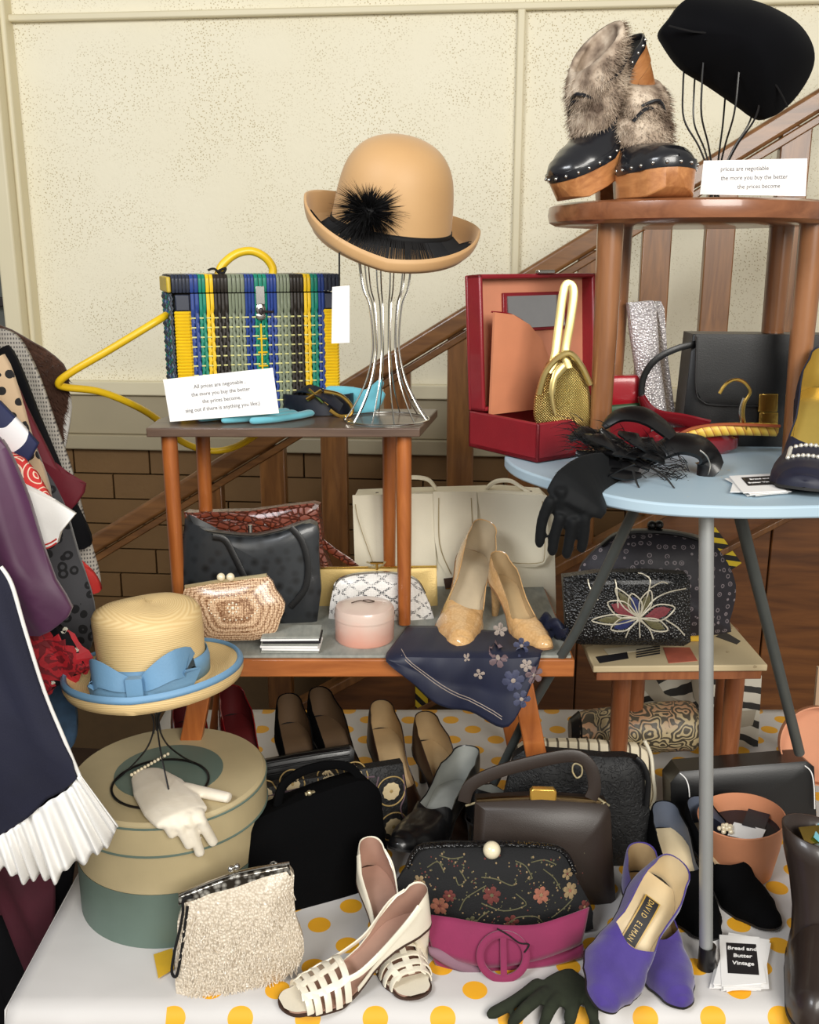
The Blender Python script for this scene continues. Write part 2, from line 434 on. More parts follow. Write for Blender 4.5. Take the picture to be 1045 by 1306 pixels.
def cloth_mesh():
    x0, x1, y0, y1, z = -.472, .88, .964, 1.75, .7
    b = MB(); NU, NV = 90, 60; drop = .28
    def h(x, y): return z+.0006*math.sin(x*31+y*17)*math.sin(y*23)
    uv = []
    vs = []; 
    L = drop+(y1-y0)
    for i in range(NU+1):
        x = x0+(x1-x0)*i/NU
        for j in range(NV+1):
            s = -drop+L*j/NV
            if s < 0:
                f = -s/drop; wv = .012*f*math.sin(x*38+1)+.006*f*math.sin(x*83)
                r_ = .006; p = (x, y0-.004-abs(wv)*1.2-.01*min(1, f*3), z+s-.001)
            else: p = (x, y0+s, h(x, y0+s) if s > .01 else z-.0015)
            vs.append(p); uv.append((x, s))
    w = NV+1
    fs = [(i*w+j, (i+1)*w+j, (i+1)*w+j+1, i*w+j+1) for i in range(NU) for j in range(NV)]
    n0 = len(vs)                                             # left drape
    K = 8
    for j in range(NV+1):
        if True:
            y = y0+(y1-y0)*j/NV
            for q in range(K+1):
                f = q/K; wv = .010*f*math.sin(y*41)
                vs.append((x0-.002-.014*f-abs(wv), y-.01*f*(1-j/NV), z-.001-drop*f)); uv.append((x0-drop*f, y-y0))
    for j in range(NV):
        for q in range(K): fs.append((n0+j*(K+1)+q, n0+(j+1)*(K+1)+q, n0+(j+1)*(K+1)+q+1, n0+j*(K+1)+q+1))
    me = bpy.data.meshes.new('tablecloth'); me.from_pydata(vs, [], fs); me.materials.append(M['spots'])
    ul_ = me.uv_layers.new(name='UVMap')
    for lp in me.loops: ul_.data[lp.index].uv = uv[lp.vertex_index]
    me.shade_smooth(); me.set_sharp_from_angle(angle=R(60))
    o = bpy.data.objects.new('tablecloth', me); COL.objects.link(o)
    q = o.modifiers.new('s', 'SOLIDIFY'); q.thickness = .0012; q.offset = -1
    return props(o, 'white tablecloth with yellow spots spread over the stall table', 'tablecloth')
cloth_mesh()
# ================================================================ FURNITURE
M['oak'] = wood('orange varnished wood', (146, 80, 34), (176, 104, 50), .38, 'X', 7)
M['oakz'] = wood('orange varnished leg', (146, 78, 32), (178, 104, 48), .38, 'Z', 7)
M['dtop'] = wood('dark worn tabletop', (74, 56, 46), (104, 82, 66), .4, 'X', 6)
# dark topped table on the bench
dt = thing('small_table', 'dark-topped small wooden table with orange round legs standing on the low bench', 'table', T(0, 0, 0))
b = MB()
P = [PZ(186, 546, ZD), PZ(536, 546, ZD), Vector((.0445, 1.54, ZD)), Vector((-.345, 1.54, ZD)), Vector((-.372, 1.44, ZD))]
n = len(P); b.add([p for p in P]+[p-Vector((0, 0, .013)) for p in P], [tuple(range(n))[::-1], tuple(range(n, 2*n))]+[(j, (j+1) % n, n+(j+1) % n, n+j) for j in range(n)])
b.build('tabletop', [M['dtop']], dt, bevel=.0015)
for (xt, xb, Yt, Yb, r1) in ((216, 229, 1.385, 1.385, .0115), (515, 516, 1.385, 1.372, .0115), (259, 268, 1.52, 1.53, .0115), (497, 497, 1.52, 1.52, .0115)):
    pt = PZ(xt, 558, ZD-.013); pt = Vector((PY(xt, 560, Yt).x, Yt, ZD-.013)); pb = Vector((PY(xb, 770, Yb).x, Yb, ZB+.003))
    b = MB(); b.sweep([pt, pt.lerp(pb, .5), pb], [r1, r1*.95, r1*.8], n=14); b.build('leg', [M['oakz']], dt)
# low bench
bn = thing('low_bench', 'low orange wooden bench with a grey mat and splayed legs behind the nude shoes', 'bench', T(0, 0, 0))
xl, xr = -.392, .2275; yb0, yb1 = 1.2535, 1.645
b = MB(); b.box(((xl+xr)/2, (yb0+yb1)/2, ZB-.017), (xr-xl, yb1-yb0, .026)); b.build('plank', [M['oak']], bn, bevel=.002)
k = NM('grey woven mat'); w1 = k.noise(120, k.map((1, .3, 1)), 2); k.col(k.mix(w1, (118, 122, 116), (166, 166, 156))); k.bump(w1, .4, .001); M['mat'] = k.set(.8)
b = MB(); b.box(((xl+xr)/2, (yb0+yb1)/2+.002, ZB-.002), (xr-xl-.008, yb1-yb0-.006, .004)); b.build('mat', [M['mat']], bn, bevel=.001)
for (p0, p1) in (((-.29, 1.30, ZB-.03), (-.355, 1.28, ZT+.002)), ((.155, 1.29, ZB-.03), (.215, 1.275, ZT+.002)), ((-.29, 1.55, ZB-.03), (-.345, 1.58, ZT+.002)), ((.13, 1.55, ZB-.03), (.19, 1.58, ZT+.002))):
    b = MB(); b.bar(p0, p1, .030, .022, up=(0, 1, 0)); b.build('leg', [M['oakz']], bn, bevel=.002)
# round stool on the board
M['stool'] = wood('brown varnished stool', (112, 66, 40), (144, 92, 60), .3, 'X', 6, .5)
M['stoolz'] = wood('brown varnished stool leg', (122, 78, 46), (158, 108, 70), .3, 'Z', 4, .5)
sx_, sy_ = .3585, 1.325
rs = thing('round_stool', 'small round-topped brown stool standing on the pale blue board', 'stool', T(sx_, sy_, ZI))
hs = ZS-ZI
b = MB(); b.lathe([(0, hs), (.170, hs), (.1765, hs-.003), (.178, hs-.013), (.176, hs-.022), (.168, hs-.026), (0, hs-.026)], 64); b.build('seat', [M['stool']], rs, weld=True, sharp=50)
for (x, y) in ((-.112, -.075), (.138, -.07), (-.062, .105), (.142, .045)):
    b = MB(); b.sweep([(x, y, hs-.02), (x, y, hs*.5), (x*1.01, y*1.01, .001)], [.0165, .015, .0125], n=16); b.build('leg', [M['stoolz']], rs)
# pale blue ironing board
k = NM('chipped pale blue paint'); ch = k.math('GREATER_THAN', k.noise(26, detail=6, rough=.7), .66)
k.col(k.mix(ch, k.mix(k.noise(5), (150, 176, 194), (182, 200, 208)), (196, 190, 170))); k.bump(k.noise(50), .1, .001); M['blue'] = k.set(.5)
ib = thing('ironing_board', 'old wooden ironing board painted pale blue on grey steel legs', 'ironing board', T(0, 0, 0))
pts_ = [PZ(x, y, ZI) for (x, y) in ((1045, 645), (950, 646), (850, 642), (780, 632), (715, 615), (668, 600), (648, 588))]
pts_ = [Vector((.9, .985, ZI))]+pts_+[Vector((.128, 1.275, ZI)), Vector((.16, 1.32, ZI)), Vector((.25, 1.36, ZI)), Vector((.42, 1.43, ZI)), Vector((.9, 1.5, ZI))]
mid = cr([p.to_2d() for p in pts_[1:-1]], 4)
P = [pts_[0].to_2d()]+mid+[pts_[-1].to_2d()]
Pm = T(0, 0, ZI-.0085) @ Matrix.Rotation(-PI/2, 4, 'X')           # local (x, z)->(x, y)
b = MB(); n = len(P); b.add([(p.x, p.y, ZI) for p in P]+[(p.x, p.y, ZI-.014) for p in P], [tuple(range(n)), tuple(range(2*n-1, n-1, -1))]+[(j, n+j, n+(j+1) % n, (j+1) % n) for j in range(n)])
b.build('board', [M['blue']], ib, bevel=.0025)
M['steeldark'] = plain('dark grey painted tube', (74, 78, 76), .45)
lt = PZ(902, 652, ZI-.014); f0 = PZ(902, 1238, ZT)
def tube(name, pts, r, m, par, **kw): b_ = MB(); b_.sweep(pts, r, n=14, **kw); return b_.build(name, [m], par)
p0 = Vector((PY(901, 655, 1.034).x, 1.034, ZI-.016)); p1 = Vector((f0.x, f0.y+.005, ZT+.004))
lg = tube('leg', [p0, p1], .0082, M['steel'], ib); tube('foot_cap', [p1+Vector((0, 0, .028)), p1-Vector((0, 0, .003))], .0105, M['wire'], lg)
tube('leg', [Vector((PY(934, 650, 1.13).x, 1.13, ZI-.016)), PY(1020, 960, 1.3)], .0075, M['steeldark'], ib)
tube('leg', [Vector((PY(820, 645, 1.13).x, 1.13, ZI-.016)), PY(738, 800, 1.235), PY(676, 905, 1.32), PZ(615, 1030, ZT+.01)], .0068, M['steeldark'], ib)
tube('crossbar', [p0+Vector((-.1, .05, -.004)), p0+Vector((.2, .05, -.004))], .006, M['steeldark'], ib)
# papered stool
M['redwood'] = wood('reddish stool wood', (120, 66, 36), (150, 92, 54), .45, 'Z', 7)
k = NM('old magazine pages'); 
kk = k.mix(k.math('GREATER_THAN', k.noise(14, k.map((1, 1, 1), (0, 0, .5)), 4), .57), (188, 170, 134), (160, 140, 106)); M['paper'] = (k.col(kk), k.bump(k.noise(20), .1, .001), k.set(.6))[2]
q1_, q2_ = PZ(757, 850, ZM), PZ(980, 848, ZM); q3_, q4_ = PZ(925, 785, ZM), PZ(735, 800, ZM)
ms = thing('papered_stool', 'low wooden stool topped with old magazine pages, under the blue board', 'stool', T(q1_.lerp(q3_, .5).x, q1_.lerp(q3_, .5).y, ZT))
P = [q1_, q2_, q3_, q4_]; c0 = Vector((ms.location.x, ms.location.y, ZT)); hm = ZM-ZT
P = [p-c0 for p in P]
def slabz(P, z0, z1):
    b_ = MB(); n_ = len(P); b_.add([(p.x, p.y, z1) for p in P]+[(p.x, p.y, z0) for p in P], [tuple(range(n_)), tuple(range(2*n_-1, n_-1, -1))]+[(j, n_+j, n_+(j+1) % n_, (j+1) % n_) for j in range(n_)]); return b_
slabz(P, hm-.010, hm).build('seat_top', [M['paper']], ms, bevel=.002)
cc_ = sum(P, Vector())/4
slabz([cc_+(p-cc_)*.95 for p in P], hm-.024, hm-.010).build('apron', [M['redwood']], ms, bevel=.001)
M['rose'] = plain('faded red print', (176, 92, 70), .6, var=.3, vs=40); M['yprint'] = plain('yellow print', (214, 170, 40), .6)
def patch(px, m, nm, z=hm+.0006):
    return slabz([PZ(x, y, ZM)-c0 for x, y in px], hm-.001, z).build(nm, [m], ms)
patch([(846, 826), (880, 826), (890, 843), (853, 846)], M['rose'], 'red_print')
patch([(760, 838), (800, 832), (802, 840), (765, 846)], M['inkblack'], 'dark_print')
patch([(770, 828), (830, 822), (836, 828), (776, 835)], plain('pale page print', (206, 196, 170), .6), 'pale_print')
patch([(900, 800), (918, 792), (930, 800), (912, 808)], plain('grey page print', (120, 112, 96), .6), 'grey_print')
for q_ in range(4): patch([(812, 838-3*q_), (842, 833-3*q_), (842, 834-3*q_), (812, 839-3*q_)], M['inkblack'], 'print_line', hm+.0012)
patch([(913, 812), (925, 806), (945, 818), (940, 822)], M['inkblack'], 'ink_drawing')
for (x, y, w) in ((792, 965, .0), (935, 965, 0), (812, 945, 1), (925, 930, 1)):
    i_ = (x, y); Yl = 1.405 if not w else 1.50
    X = {792: .272, 935: .415, 812: .315, 925: .43}[x]
    px_ = (x-CX)/F*(Yl*cp+(EYE-.86)*sp)
    b = MB(); b.sweep([Vector((px_-.002, Yl, ZM-.02))-c0, Vector((px_, Yl, ZT+.004))-c0], [.0155, .0135], n=14); b.build('leg', [M['redwood']], ms)
# ================================================================ SHOES
def interp(tab, s):
    for (a, x), (b, y) in zip(tab, tab[1:]):
        if s <= b:
            t = (s-a)/(b-a); t = t*t*(3-2*t); return x+(y-x)*t
    return tab[-1][1]
TOES = {'point': ((.68, .152), (.78, .130), (.88, .090), (.95, .060), (.985, .018), (1, 0)),
        'almond': ((.68, .156), (.78, .140), (.88, .098), (.95, .056), (.985, .028), (1, 0)),
        'round': ((.68, .165), (.80, .158), (.90, .122), (.96, .078), (.988, .040), (1, 0))}
WBASE = ((0, 0), (.012, .040), (.05, .085), (.12, .118), (.22, .128), (.42, .108), (.56, .134))
STN = [0, .006, .015, .03, .055, .09, .13, .18, .24, .30, .37, .44, .50, .55, .60, .64, .68, .72, .76, .80, .84, .88, .92, .95, .972, .988, 1]
def stn(v):
    return sorted(set([q for q in STN if abs(q-v) > .012]+[v-.08, v-.065, v-.05, v-.037, v-.026, v-.017, v-.009, v-.003, v]+[.905, .935, .962, .98, .994]))
class Last:
    def __init__(s, L=.24, hh=.08, toe='almond', v=.68, flat=.0, hback=.235, hside=.12, wide=1.0):
        s.L, s.hh, s.v, s.toe = L, hh, v, toe
        s.wt = WBASE+TOES[toe]; s.wide = wide
        s.Ht = ((0, hback+.03), (.2, .235), (.4, .225), (.56, .20), (v, .165), (.8, .128), (.9, .098), (.97, .060), (1, .03))
        s.tt = ((0, hback), (.06, hback*.97), (.2, hback*.72), (.38, hside), (v-.12, hside*.95), (v-.04, hside*1.15), (v, .162))
    def zs(s, q):
        hh = s.hh
        if q < .2: return hh*(1-.10*(q/.2))
        if q < .66:
            t = (q-.2)/.46; return hh*.90*(1-t*t*(3-2*t))
        return .006*((q-.66)/.34)**2
    def w(s, q):
        if q < .08: v = interp(s.wt, .08)*math.sqrt(max(0, 1-(1-q/.08)**2))
        elif q > .9: v = interp(s.wt, .9)*max(0, 1-((q-.9)/.1)**2)**(.75 if s.toe == 'point' else .6)
        else: v = interp(s.wt, q)
        return v*s.L*s.wide
def shoe(name, label, Mx, la, mu, ml, ms, mh=None, group=None, tip=.006, insole=None, heel_back=.04, cat='shoe', peep=1.0, straps=False, block=False, heel_taper=.45):
    """pump: parts upper, lining, insole, sole, heel"""
    t = thing(name, label, cat, Mx, group); L = la.L; na = 7
    # a = 1 at the sole edge, 0 at topline/crown
    def sides(off, q0, q1):
        st = [q for q in stn(la.v) if q0 <= q <= q1]; out = []
        for sg in (1, -1):
            rows = []
            for q in st:
                rows.append([la.pt(q, sg*max(1-j/na, 1e-7), off) if False else la_pt(la, q, sg, j/na, off) for j in range(na+1)])
            out.append((sg, st, rows))
        return out
    u = MB()
    segs = [(0, peep)] if not straps else [(0, .575)]
    for (qa, qb) in segs:
        A = sides(0, qa, qb); B = sides(.0016, qa, qb)
        for (sg, st, ra), (_, _, rb_) in zip(A, B):
            n = len(st)
            for rows in (ra, rb_):
                o = len(u.v); u.v += [tuple(p) for r in rows for p in r]
                for i in range(n-1):
                    for j in range(na):
                        u.f.append((o+i*(na+1)+j, o+(i+1)*(na+1)+j, o+(i+1)*(na+1)+j+1, o+i*(na+1)+j+1)); u.m.append(0)
            o1 = len(u.v); u.v += [tuple(r[na]) for r in ra]+[tuple(r[na]) for r in rb_]
            for i in range(n-1):
                if st[i] < la.v: u.f.append((o1+i, o1+i+1, o1+n+i+1, o1+n+i)); u.m.append(0)
            if qb < 1:
                o1 = len(u.v); u.v += [tuple(p) for p in ra[-1]]+[tuple(p) for p in rb_[-1]]
                for j in range(na): u.f.append((o1+j, o1+j+1, o1+na+1+j+1, o1+na+1+j)); u.m.append(0)
    up = u.build('upper', [mu], t, weld=True, sharp=60)
    l = MB()
    for sg, st, rows in sides(.0019, 0, (.93 if not straps else .575)):
        o = len(l.v); l.v += [tuple(p) for r in rows for p in r]
        for i in range(len(st)-1):
            for j in range(na): l.f.append((o+i*(na+1)+j, o+(i+1)*(na+1)+j, o+(i+1)*(na+1)+j+1, o+i*(na+1)+j+1)); l.m.append(0)
    l.build('lining', [ml], t, weld=True, sharp=60)
    def solestrip(z0, z1, off, q0, q1):
        b_ = MB(); st = [q for q in stn(la.v) if q0 <= q <= q1]; vs = []; fs = []
        for q in st:
            w = max(la.w(q)-off, .0002); z = la.zs(q)
            vs += [(q*L, -w, z+z1), (q*L, 0, z+z1), (q*L, w, z+z1), (q*L, w, z+z0), (q*L, 0, z+z0), (q*L, -w, z+z0)]
        for i in range(len(st)-1):
            for j in range(6): fs.append((i*6+j, i*6+(j+1) % 6, (i+1)*6+(j+1) % 6, (i+1)*6+j))
        fs += [tuple(range(6)), tuple((len(st)-1)*6+j for j in range(6))[::-1]]
        return b_.add(vs, fs)
    ins = solestrip(.0002, .0022, .0022, .02, .97).build('insole', [insole or ml], t, sharp=60)
    solestrip(-.0030, .0002, -.0006, 0, 1).build('sole', [ms], t, sharp=60)
    # heel
    h = MB(); nh = 18; rings = 9; sh = .21
    def seat(k_):
        a_ = 2*PI*k_/nh; q = (1-math.cos(a_))/2*sh; q = max(q, .0005)
        return Vector((q*L, math.copysign(la.w(q)*.96, math.sin(a_)) if abs(math.sin(a_)) > 1e-6 else 0, la.zs(q)-.0028))
    vs = []; fs = []
    for i in range(rings+1):
        f = i/rings; e = f**heel_taper if not block else f*.5
        for k_ in range(nh):
            p = seat(k_); a_ = 2*PI*k_/nh
            tp = Vector((heel_back*L+tip*(1-math.cos(a_))*.9 - tip*.9, math.sin(a_)*tip, -.003))
            zz = p.z*(1-f)+(-.003)*f
            if block: tp = Vector((p.x*.8+.004, p.y*.8, -.003)); x = p.lerp(tp, f)
            else: x = p.lerp(tp, min(1, e))
            x.z = zz; vs.append(x)
    for i in range(rings):
        for k_ in range(nh): fs.append((i*nh+k_, i*nh+(k_+1) % nh, (i+1)*nh+(k_+1) % nh, (i+1)*nh+k_))
    fs.append(tuple(rings*nh+k_ for k_ in range(nh))); fs.append(tuple(range(nh))[::-1])
    if la.hh > .012: h.add(vs, fs).build('heel', [mh or mu], t, sharp=60)
    return t
def la_pt(la, q, sg, f, off):
    """f = 0 at the sole edge, 1 at the topline / crown"""
    w = max(la.w(q)-off, 0); Hr = interp(la.Ht, q); Hh = max(Hr*la.L-off, .001)
    if q < la.v:
        thc = math.asin(min(1, interp(la.tt, q)/Hr))
        if q > la.v-.08: thc = math.acos(min(1, math.cos(thc)*math.sqrt((la.v-q)/.08)))
    else: thc = PI/2
    th = thc*f; e = .5 if q < .5 else .5+.3*min(1, (q-.5)/.3)
    c = math.cos(th)
    if q < .12:                                     # keep the heel cup upright
        e = .25
    return Vector((q*la.L+(.006*math.sin(th)*(1-q/.12) if q < .12 else 0), sg*w*(abs(c)**e if c > 1e-5 else 0), la.zs(q)+(Hh*math.sin(th))))
def lm(la, what):
    L = la.L
    return {'toe': Vector((L, 0, la.zs(1))), 'tip': Vector((.045*L, 0, -.003)), 'back': Vector((0, 0, la.hh+interp(la.tt, 0)*L)),
            'seat': Vector((0, 0, la.hh)), 'throat': Vector((la.v*L, 0, interp(la.Ht, la.v)*L)), 'L': Vector((.68*L, la.w(.68), 0)), 'R': Vector((.68*L, -la.w(.68), 0))}[what]
def chk(*a): pass
def stand(la, toe, z, back, Ls=(.2, .27)):
    """level pose on a surface; yaw and length chosen so that the back of the heel lands near a pixel"""
    best = None; L0 = la.L
    for i in range(15):
        la.L = Ls[0]+(Ls[1]-Ls[0])*i/14; w = PZ(*toe, z+.003+.004)
        for d in range(0, 360, 2):
            Mx = T(Vector((w.x, w.y, z+.003))) @ Matrix.Rotation(R(d), 4, 'Z') @ T(-la.L, 0, 0)
            x, y = proj(Mx @ lm(la, 'back')); e = math.hypot(x-back[0], y-back[1])
            if best is None or e < best[0]-.2: best = (e, la.L, Mx)
    la.L = best[1]; return best[2]
def stand_back(la, toe, z, back):
    """level pose on a surface; the back of the heel on a sight line, yaw so that the toe points towards a pixel"""
    hb = lm(la, 'back').z; w = PZ(*back, z+.003+hb); best = None
    for d in range(360):
        Mx = T(Vector((w.x, w.y, z+.003))) @ Matrix.Rotation(R(d), 4, 'Z')
        x, y = proj(Mx @ lm(la, 'toe')); e = math.hypot(x-toe[0], y-toe[1])
        if best is None or e < best[0]: best = (e, Mx)
    return best[1]
k = NM('nude patent reptile leather'); k.col(k.mix(k.vor(260), (220, 178, 124), (198, 154, 100))); k.bump(k.vor(260), .3, .0008); M['nude'] = k.set(.22, coat=.7)
M['liningnude'] = plain('beige shoe lining', (196, 178, 148), .55); M['liningtan'] = plain('tan shoe lining', (188, 160, 118), .55)
M['soletan'] = plain('tan sole', (150, 110, 72), .6); M['soleblack'] = plain('black sole', (28, 26, 25), .6)
# nude pumps
la = Last(.235, .085, 'almond', .66, wide=.98)
A, B, C_ = lm(la, 'toe'), lm(la, 'back'), lm(la, 'throat')
Mx = place(A, PZ(588, 826, ZB+.004), B, (620, 662), True, C_, (592, 778), up=(0, -.78, .62))
s_ = shoe('court_shoe', 'nude patent court shoe propped upright on its toe, left of its pair', Mx, la, M['nude'], M['liningnude'], M['soletan'], group='nude court shoes', tip=.005); chk(s_, la, 'toe', 'back', 'tip', 'L', 'R')
la = Last(.235, .06, 'almond', .66, wide=.95); Mx = stand(la, (700, 828), ZB, (632, 706), (.17, .235))
s_ = shoe('court_shoe', 'nude patent court shoe lying lower behind its upright pair', Mx, la, M['nude'], M['liningtan'], M['soletan'], group='nude court shoes', tip=.005); chk(s_, la, 'toe', 'back', 'tip', 'L', 'R')
# purple suede pumps
k = NM('purple suede'); k.col(k.mix(k.noise(35, detail=4), (58, 42, 112), (84, 68, 144))); k.bump(k.noise(700), .3, .0006); M['purple'] = k.set(.9, sheen=.5, spec=.2)
M['insolecream'] = plain('cream insole', (216, 196, 158), .5, var=.08)
la = Last(.198, .045, 'point', .60, hside=.13, wide=1.28)
A, B, C_ = lm(la, 'toe'), lm(la, 'back'), lm(la, 'throat')
Mx = place(A, PZ(764, 1286, ZT+.036), B, (868, 1092), True, up=(.16, -.62, .75))
s_ = shoe('court_shoe', 'purple suede court shoe with a cream insole, lying across its pair', Mx, la, M['purple'], M['insolecream'], M['soleblack'], group='purple suede court shoes', tip=.012); chk(s_, la, 'toe', 'back', 'tip', 'L', 'R')
PURP = (s_, la)
la = Last(.245, .05, 'point', .60, hside=.13, wide=1.12); Mx = stand(la, (872, 1287), ZT, (815, 1078))
s_ = shoe('court_shoe', 'purple suede court shoe standing flat, partly under its pair', Mx, la, M['purple'], M['liningtan'], M['soleblack'], group='purple suede court shoes', tip=.012); chk(s_, la, 'toe', 'back', 'tip', 'L', 'R')
# insole stamp
o = PURP[0]; ib_ = MB(); q0, q1 = .22, .50
ib_.grid(lambda a, b_: Vector(((q0+(q1-q0)*a)*la.L, (b_-.5)*.021, la.zs(q0+(q1-q0)*a)+.0025)), 10, 1)
ins = [c for c in o.children if c.name.startswith('insole')][0]
ib_.build('stamp', [plain('gold stamp', (186, 150, 70), .4)], ins)
b = MB(); b.grid(lambda a, b_: Vector(((q0+.008+(q1-q0-.016)*a)*la.L, (b_-.5)*.0175, la.zs(q0+.008+(q1-q0-.016)*a)+.0028)), 10, 1); b.build('stamp_ground', [M['inkblack']], ins)
chs = 'DAVID ELMAN'; 
for i, ch in enumerate(chs):
    q = q0+.03+(q1-q0-.06)*i/(len(chs)-1); sl_ = (la.zs(q+.01)-la.zs(q-.01))/(.02*la.L)
    Ml = T(q*la.L, -.0010, la.zs(q)+.0031) @ Matrix.Rotation(-math.atan(sl_), 4, 'Y') @ Matrix.Rotation(-PI/2, 4, 'X')
    text(ch, .0102, plain('gold stamp letter', (206, 172, 92), .4) if i == 0 else bpy.data.materials['gold stamp letter'], ins, Ml, 'letter', sx=.62)
# white strappy sandals
M['whitelea'] = leather('off white leather', (234, 226, 206), .35, 500, .1, coat=.2, var=.03)
M['pinklining'] = plain('dusty pink lining', (176, 138, 120), .6); M['solebrown'] = plain('brown sole edge', (66, 44, 32), .6)
def sandal(label, Mx, lab):
    t = shoe('strappy_sandal', label, Mx, lab, M['whitelea'], M['pinklining'], M['solebrown'], M['whitelea'], group='white strappy sandals', tip=.006, straps=True, insole=M['pinklining'], cat='sandal')
    def rib(q0, q1, a0, a1, w=.0042, nn=14, nm='strap'):
        b_ = MB(); pts = []; ups = []
        for i in range(nn+1):
            f = i/nn; q = q0+(q1-q0)*f; a = a0+(a1-a0)*f
            p = over(lab, q, a); pts.append(p); c_ = Vector((p.x, 0, lab.zs(q))); ups.append((p-c_).normalized())
        b_.sweep(pts, w, .0011, n=8, up=ups, pw=.4); return b_.build(nm, [M['whitelea']], t, sharp=60)
    def over(lb, q, a):                              # a: -1..1 across the arch
        th = PI*(1-(a+1)/2); w = lb.w(q)*1.0; H_ = interp(lb.Ht, q)*lb.L*.93; c = math.cos(th)
        return Vector((q*lb.L, math.copysign(w*abs(c)**.75, c), lb.zs(q)+H_*math.sin(th)))
    for q, dq in ((.60, .02), (.67, .015), (.74, .01), (.81, .0), (.865, -.01)): rib(q, q+dq, -1, 1)
    for a in (-.45, 0, .45): rib(.60, .885, a, a*.8)
    b_ = MB(); b_.grid(lambda a, c_: Vector(((.80+.185*a)*lab.L, (c_-.5)*2*max(.0005, lab.w(.80+.185*a)-.002), lab.zs(.80+.185*a)+.0026)), 12, 4); b_.build('toe_pad', [M['whitelea']], t)
    for sg in (-1, 1):
        b_ = MB(); pts = [la_pt(lab, .12, sg, .92, -.0004), la_pt(lab, .22, sg, .96, -.0008), over(lab, .38, sg*.80), over(lab, .52, sg*.66), over(lab, .61, sg*.5)]
        pts = cr(pts, 5); b_.sweep(pts, .0035, .0012, n=8, up=[Vector((0, p.y, .01)).normalized() for p in pts], pw=.4); b_.build('side_strap', [M['whitelea']], t, sharp=60)
    return t
def sandal_last():
    la = Last(.245, .055, 'round', .68, wide=.95)
    la.tt = ((0, .235), (.06, .23), (.16, .18), (.28, .085), (.40, .035), (.56, .03), (.64, .03), (.68, .162)); return la
la = sandal_last()
A, B, C_ = lm(la, 'toe'), lm(la, 'back'), lm(la, 'throat')
Mx = stand(la, (356, 1284), ZT, (538, 1132), (.2, .26))
s_ = sandal('white strappy sandal in front, lying with its toe towards the beaded purse', Mx, la); chk(s_, la, 'toe', 'back', 'tip', 'L', 'R')
la = sandal_last(); Mx = stand(la, (534, 1274), ZT, (466, 1066), (.2, .26))
s_ = sandal('white strappy sandal behind, its heel high and its toe beside the magenta belt', Mx, la); chk(s_, la, 'toe', 'back', 'tip', 'L', 'R')
# black pumps and others in the dark
M['lininggrey'] = plain('blue grey lining', (92, 100, 116), .55); M['liningdark'] = plain('brown lining', (96, 74, 52), .6)
M['blacklea'] = leather('black shoe leather', (12, 12, 13), .33, 500, .08, coat=.2)
M['redpatent'] = plain('red patent leather', (120, 16, 24), .12, coat=1, var=.05)
M['liningred'] = plain('dark red lining', (86, 20, 22), .5)
M['navysat'] = plain('navy satin', (22, 24, 44), .55)
M['liningpale'] = plain('pale grey insole', (150, 152, 146), .5)
def pair_shoe(nm, label, toe, ztoe, back, far, up, la, mu, ml, grp, thr=None, insole=None, tip=.006, mh=None, **kw):
    A, B, C_ = lm(la, 'toe'), lm(la, 'back'), lm(la, 'throat')
    if far is None: la = Last(la.L, la.hh, la.toe, la.v, wide=la.wide); Mx = stand_back(la, toe, ztoe, back)
    elif far == 'toe': la = Last(la.L, la.hh, la.toe, la.v, wide=la.wide); Mx = stand(la, toe, ztoe, back, (.2, .25))
    else: Mx = place(A, PZ(*toe, ztoe), B, back, far, C_ if thr else None, thr, up=up)
    s_ = shoe(nm, label, Mx, la, mu, ml, M['soleblack'], mh, group=grp, insole=insole, tip=tip, **kw); chk(s_, la, 'toe', 'back', 'tip'); return s_
la = Last(.245, .042, 'almond', .56, wide=1.15)
g = 'navy black court shoes by the steel leg'
pair_shoe('court_shoe', 'black suede court shoe with pale insole, left of the steel leg', (908, 1200), ZT, (842, 1022), 'toe', (0, -.35, .95), la, M['blacksuede'], M['lininggrey'], g, (880, 1135), M['insolecream'])
pair_shoe('court_shoe', 'black suede court shoe with pale insole, right of the steel leg', (990, 1186), ZT, (882, 1018), 'toe', (0, -.35, .95), la, M['blacksuede'], M['lininggrey'], g, (945, 1125), M['insolecream'])
la = Last(.24, .06, 'almond', .60)
g = 'black leather court shoes with grey insoles'
pair_shoe('court_shoe', 'black leather court shoe tilted on its side showing a grey insole', (505, 1082), ZT+.085, (603, 950), True, (-.5, -.75, .5), la, M['blacklea'], M['liningpale'], g, (535, 1050), M['liningpale'])
pair_shoe('court_shoe', 'black leather court shoe mostly hidden behind the brown handbag', (720, 1085), ZT, (598, 1003), None, (0, -.6, .8), la, M['blacklea'], M['liningpale'], g, None, M['liningpale'])
la = Last(.24, .085, 'almond', .60)
g = 'black court shoes standing heel up under the bench'
pair_shoe('court_shoe', 'black court shoe with brown lining under the bench, nearer the red shoes', (395, 985), ZT, (365, 882), None, (0, -.8, .6), la, M['blacksuede'], M['liningdark'], g, None, M['liningdark'])
pair_shoe('court_shoe', 'black court shoe with brown lining under the bench, nearer the slingbacks', (462, 985), ZT, (402, 874), None, (0, -.8, .6), la, M['blacksuede'], M['liningdark'], g, None, M['liningdark'])
g = 'red patent shoes behind the hatbox'
pair_shoe('patent_shoe', 'red patent court shoe behind the hatbox, partly under the straw hat', (255, 985), ZT, (233, 880), None, (0, -.8, .6), la, M['redpatent'], M['liningred'], g)
pair_shoe('patent_shoe', 'red patent court shoe behind the hatbox, nearer the black court shoes', (325, 985), ZT, (292, 872), None, (.1, -.8, .6), la, M['redpatent'], M['liningred'], g)
M['brownshoe'] = leather('dark brown shoe leather', (50, 32, 22), .35)
la = Last(.235, .07, 'point', .66, hside=.06)
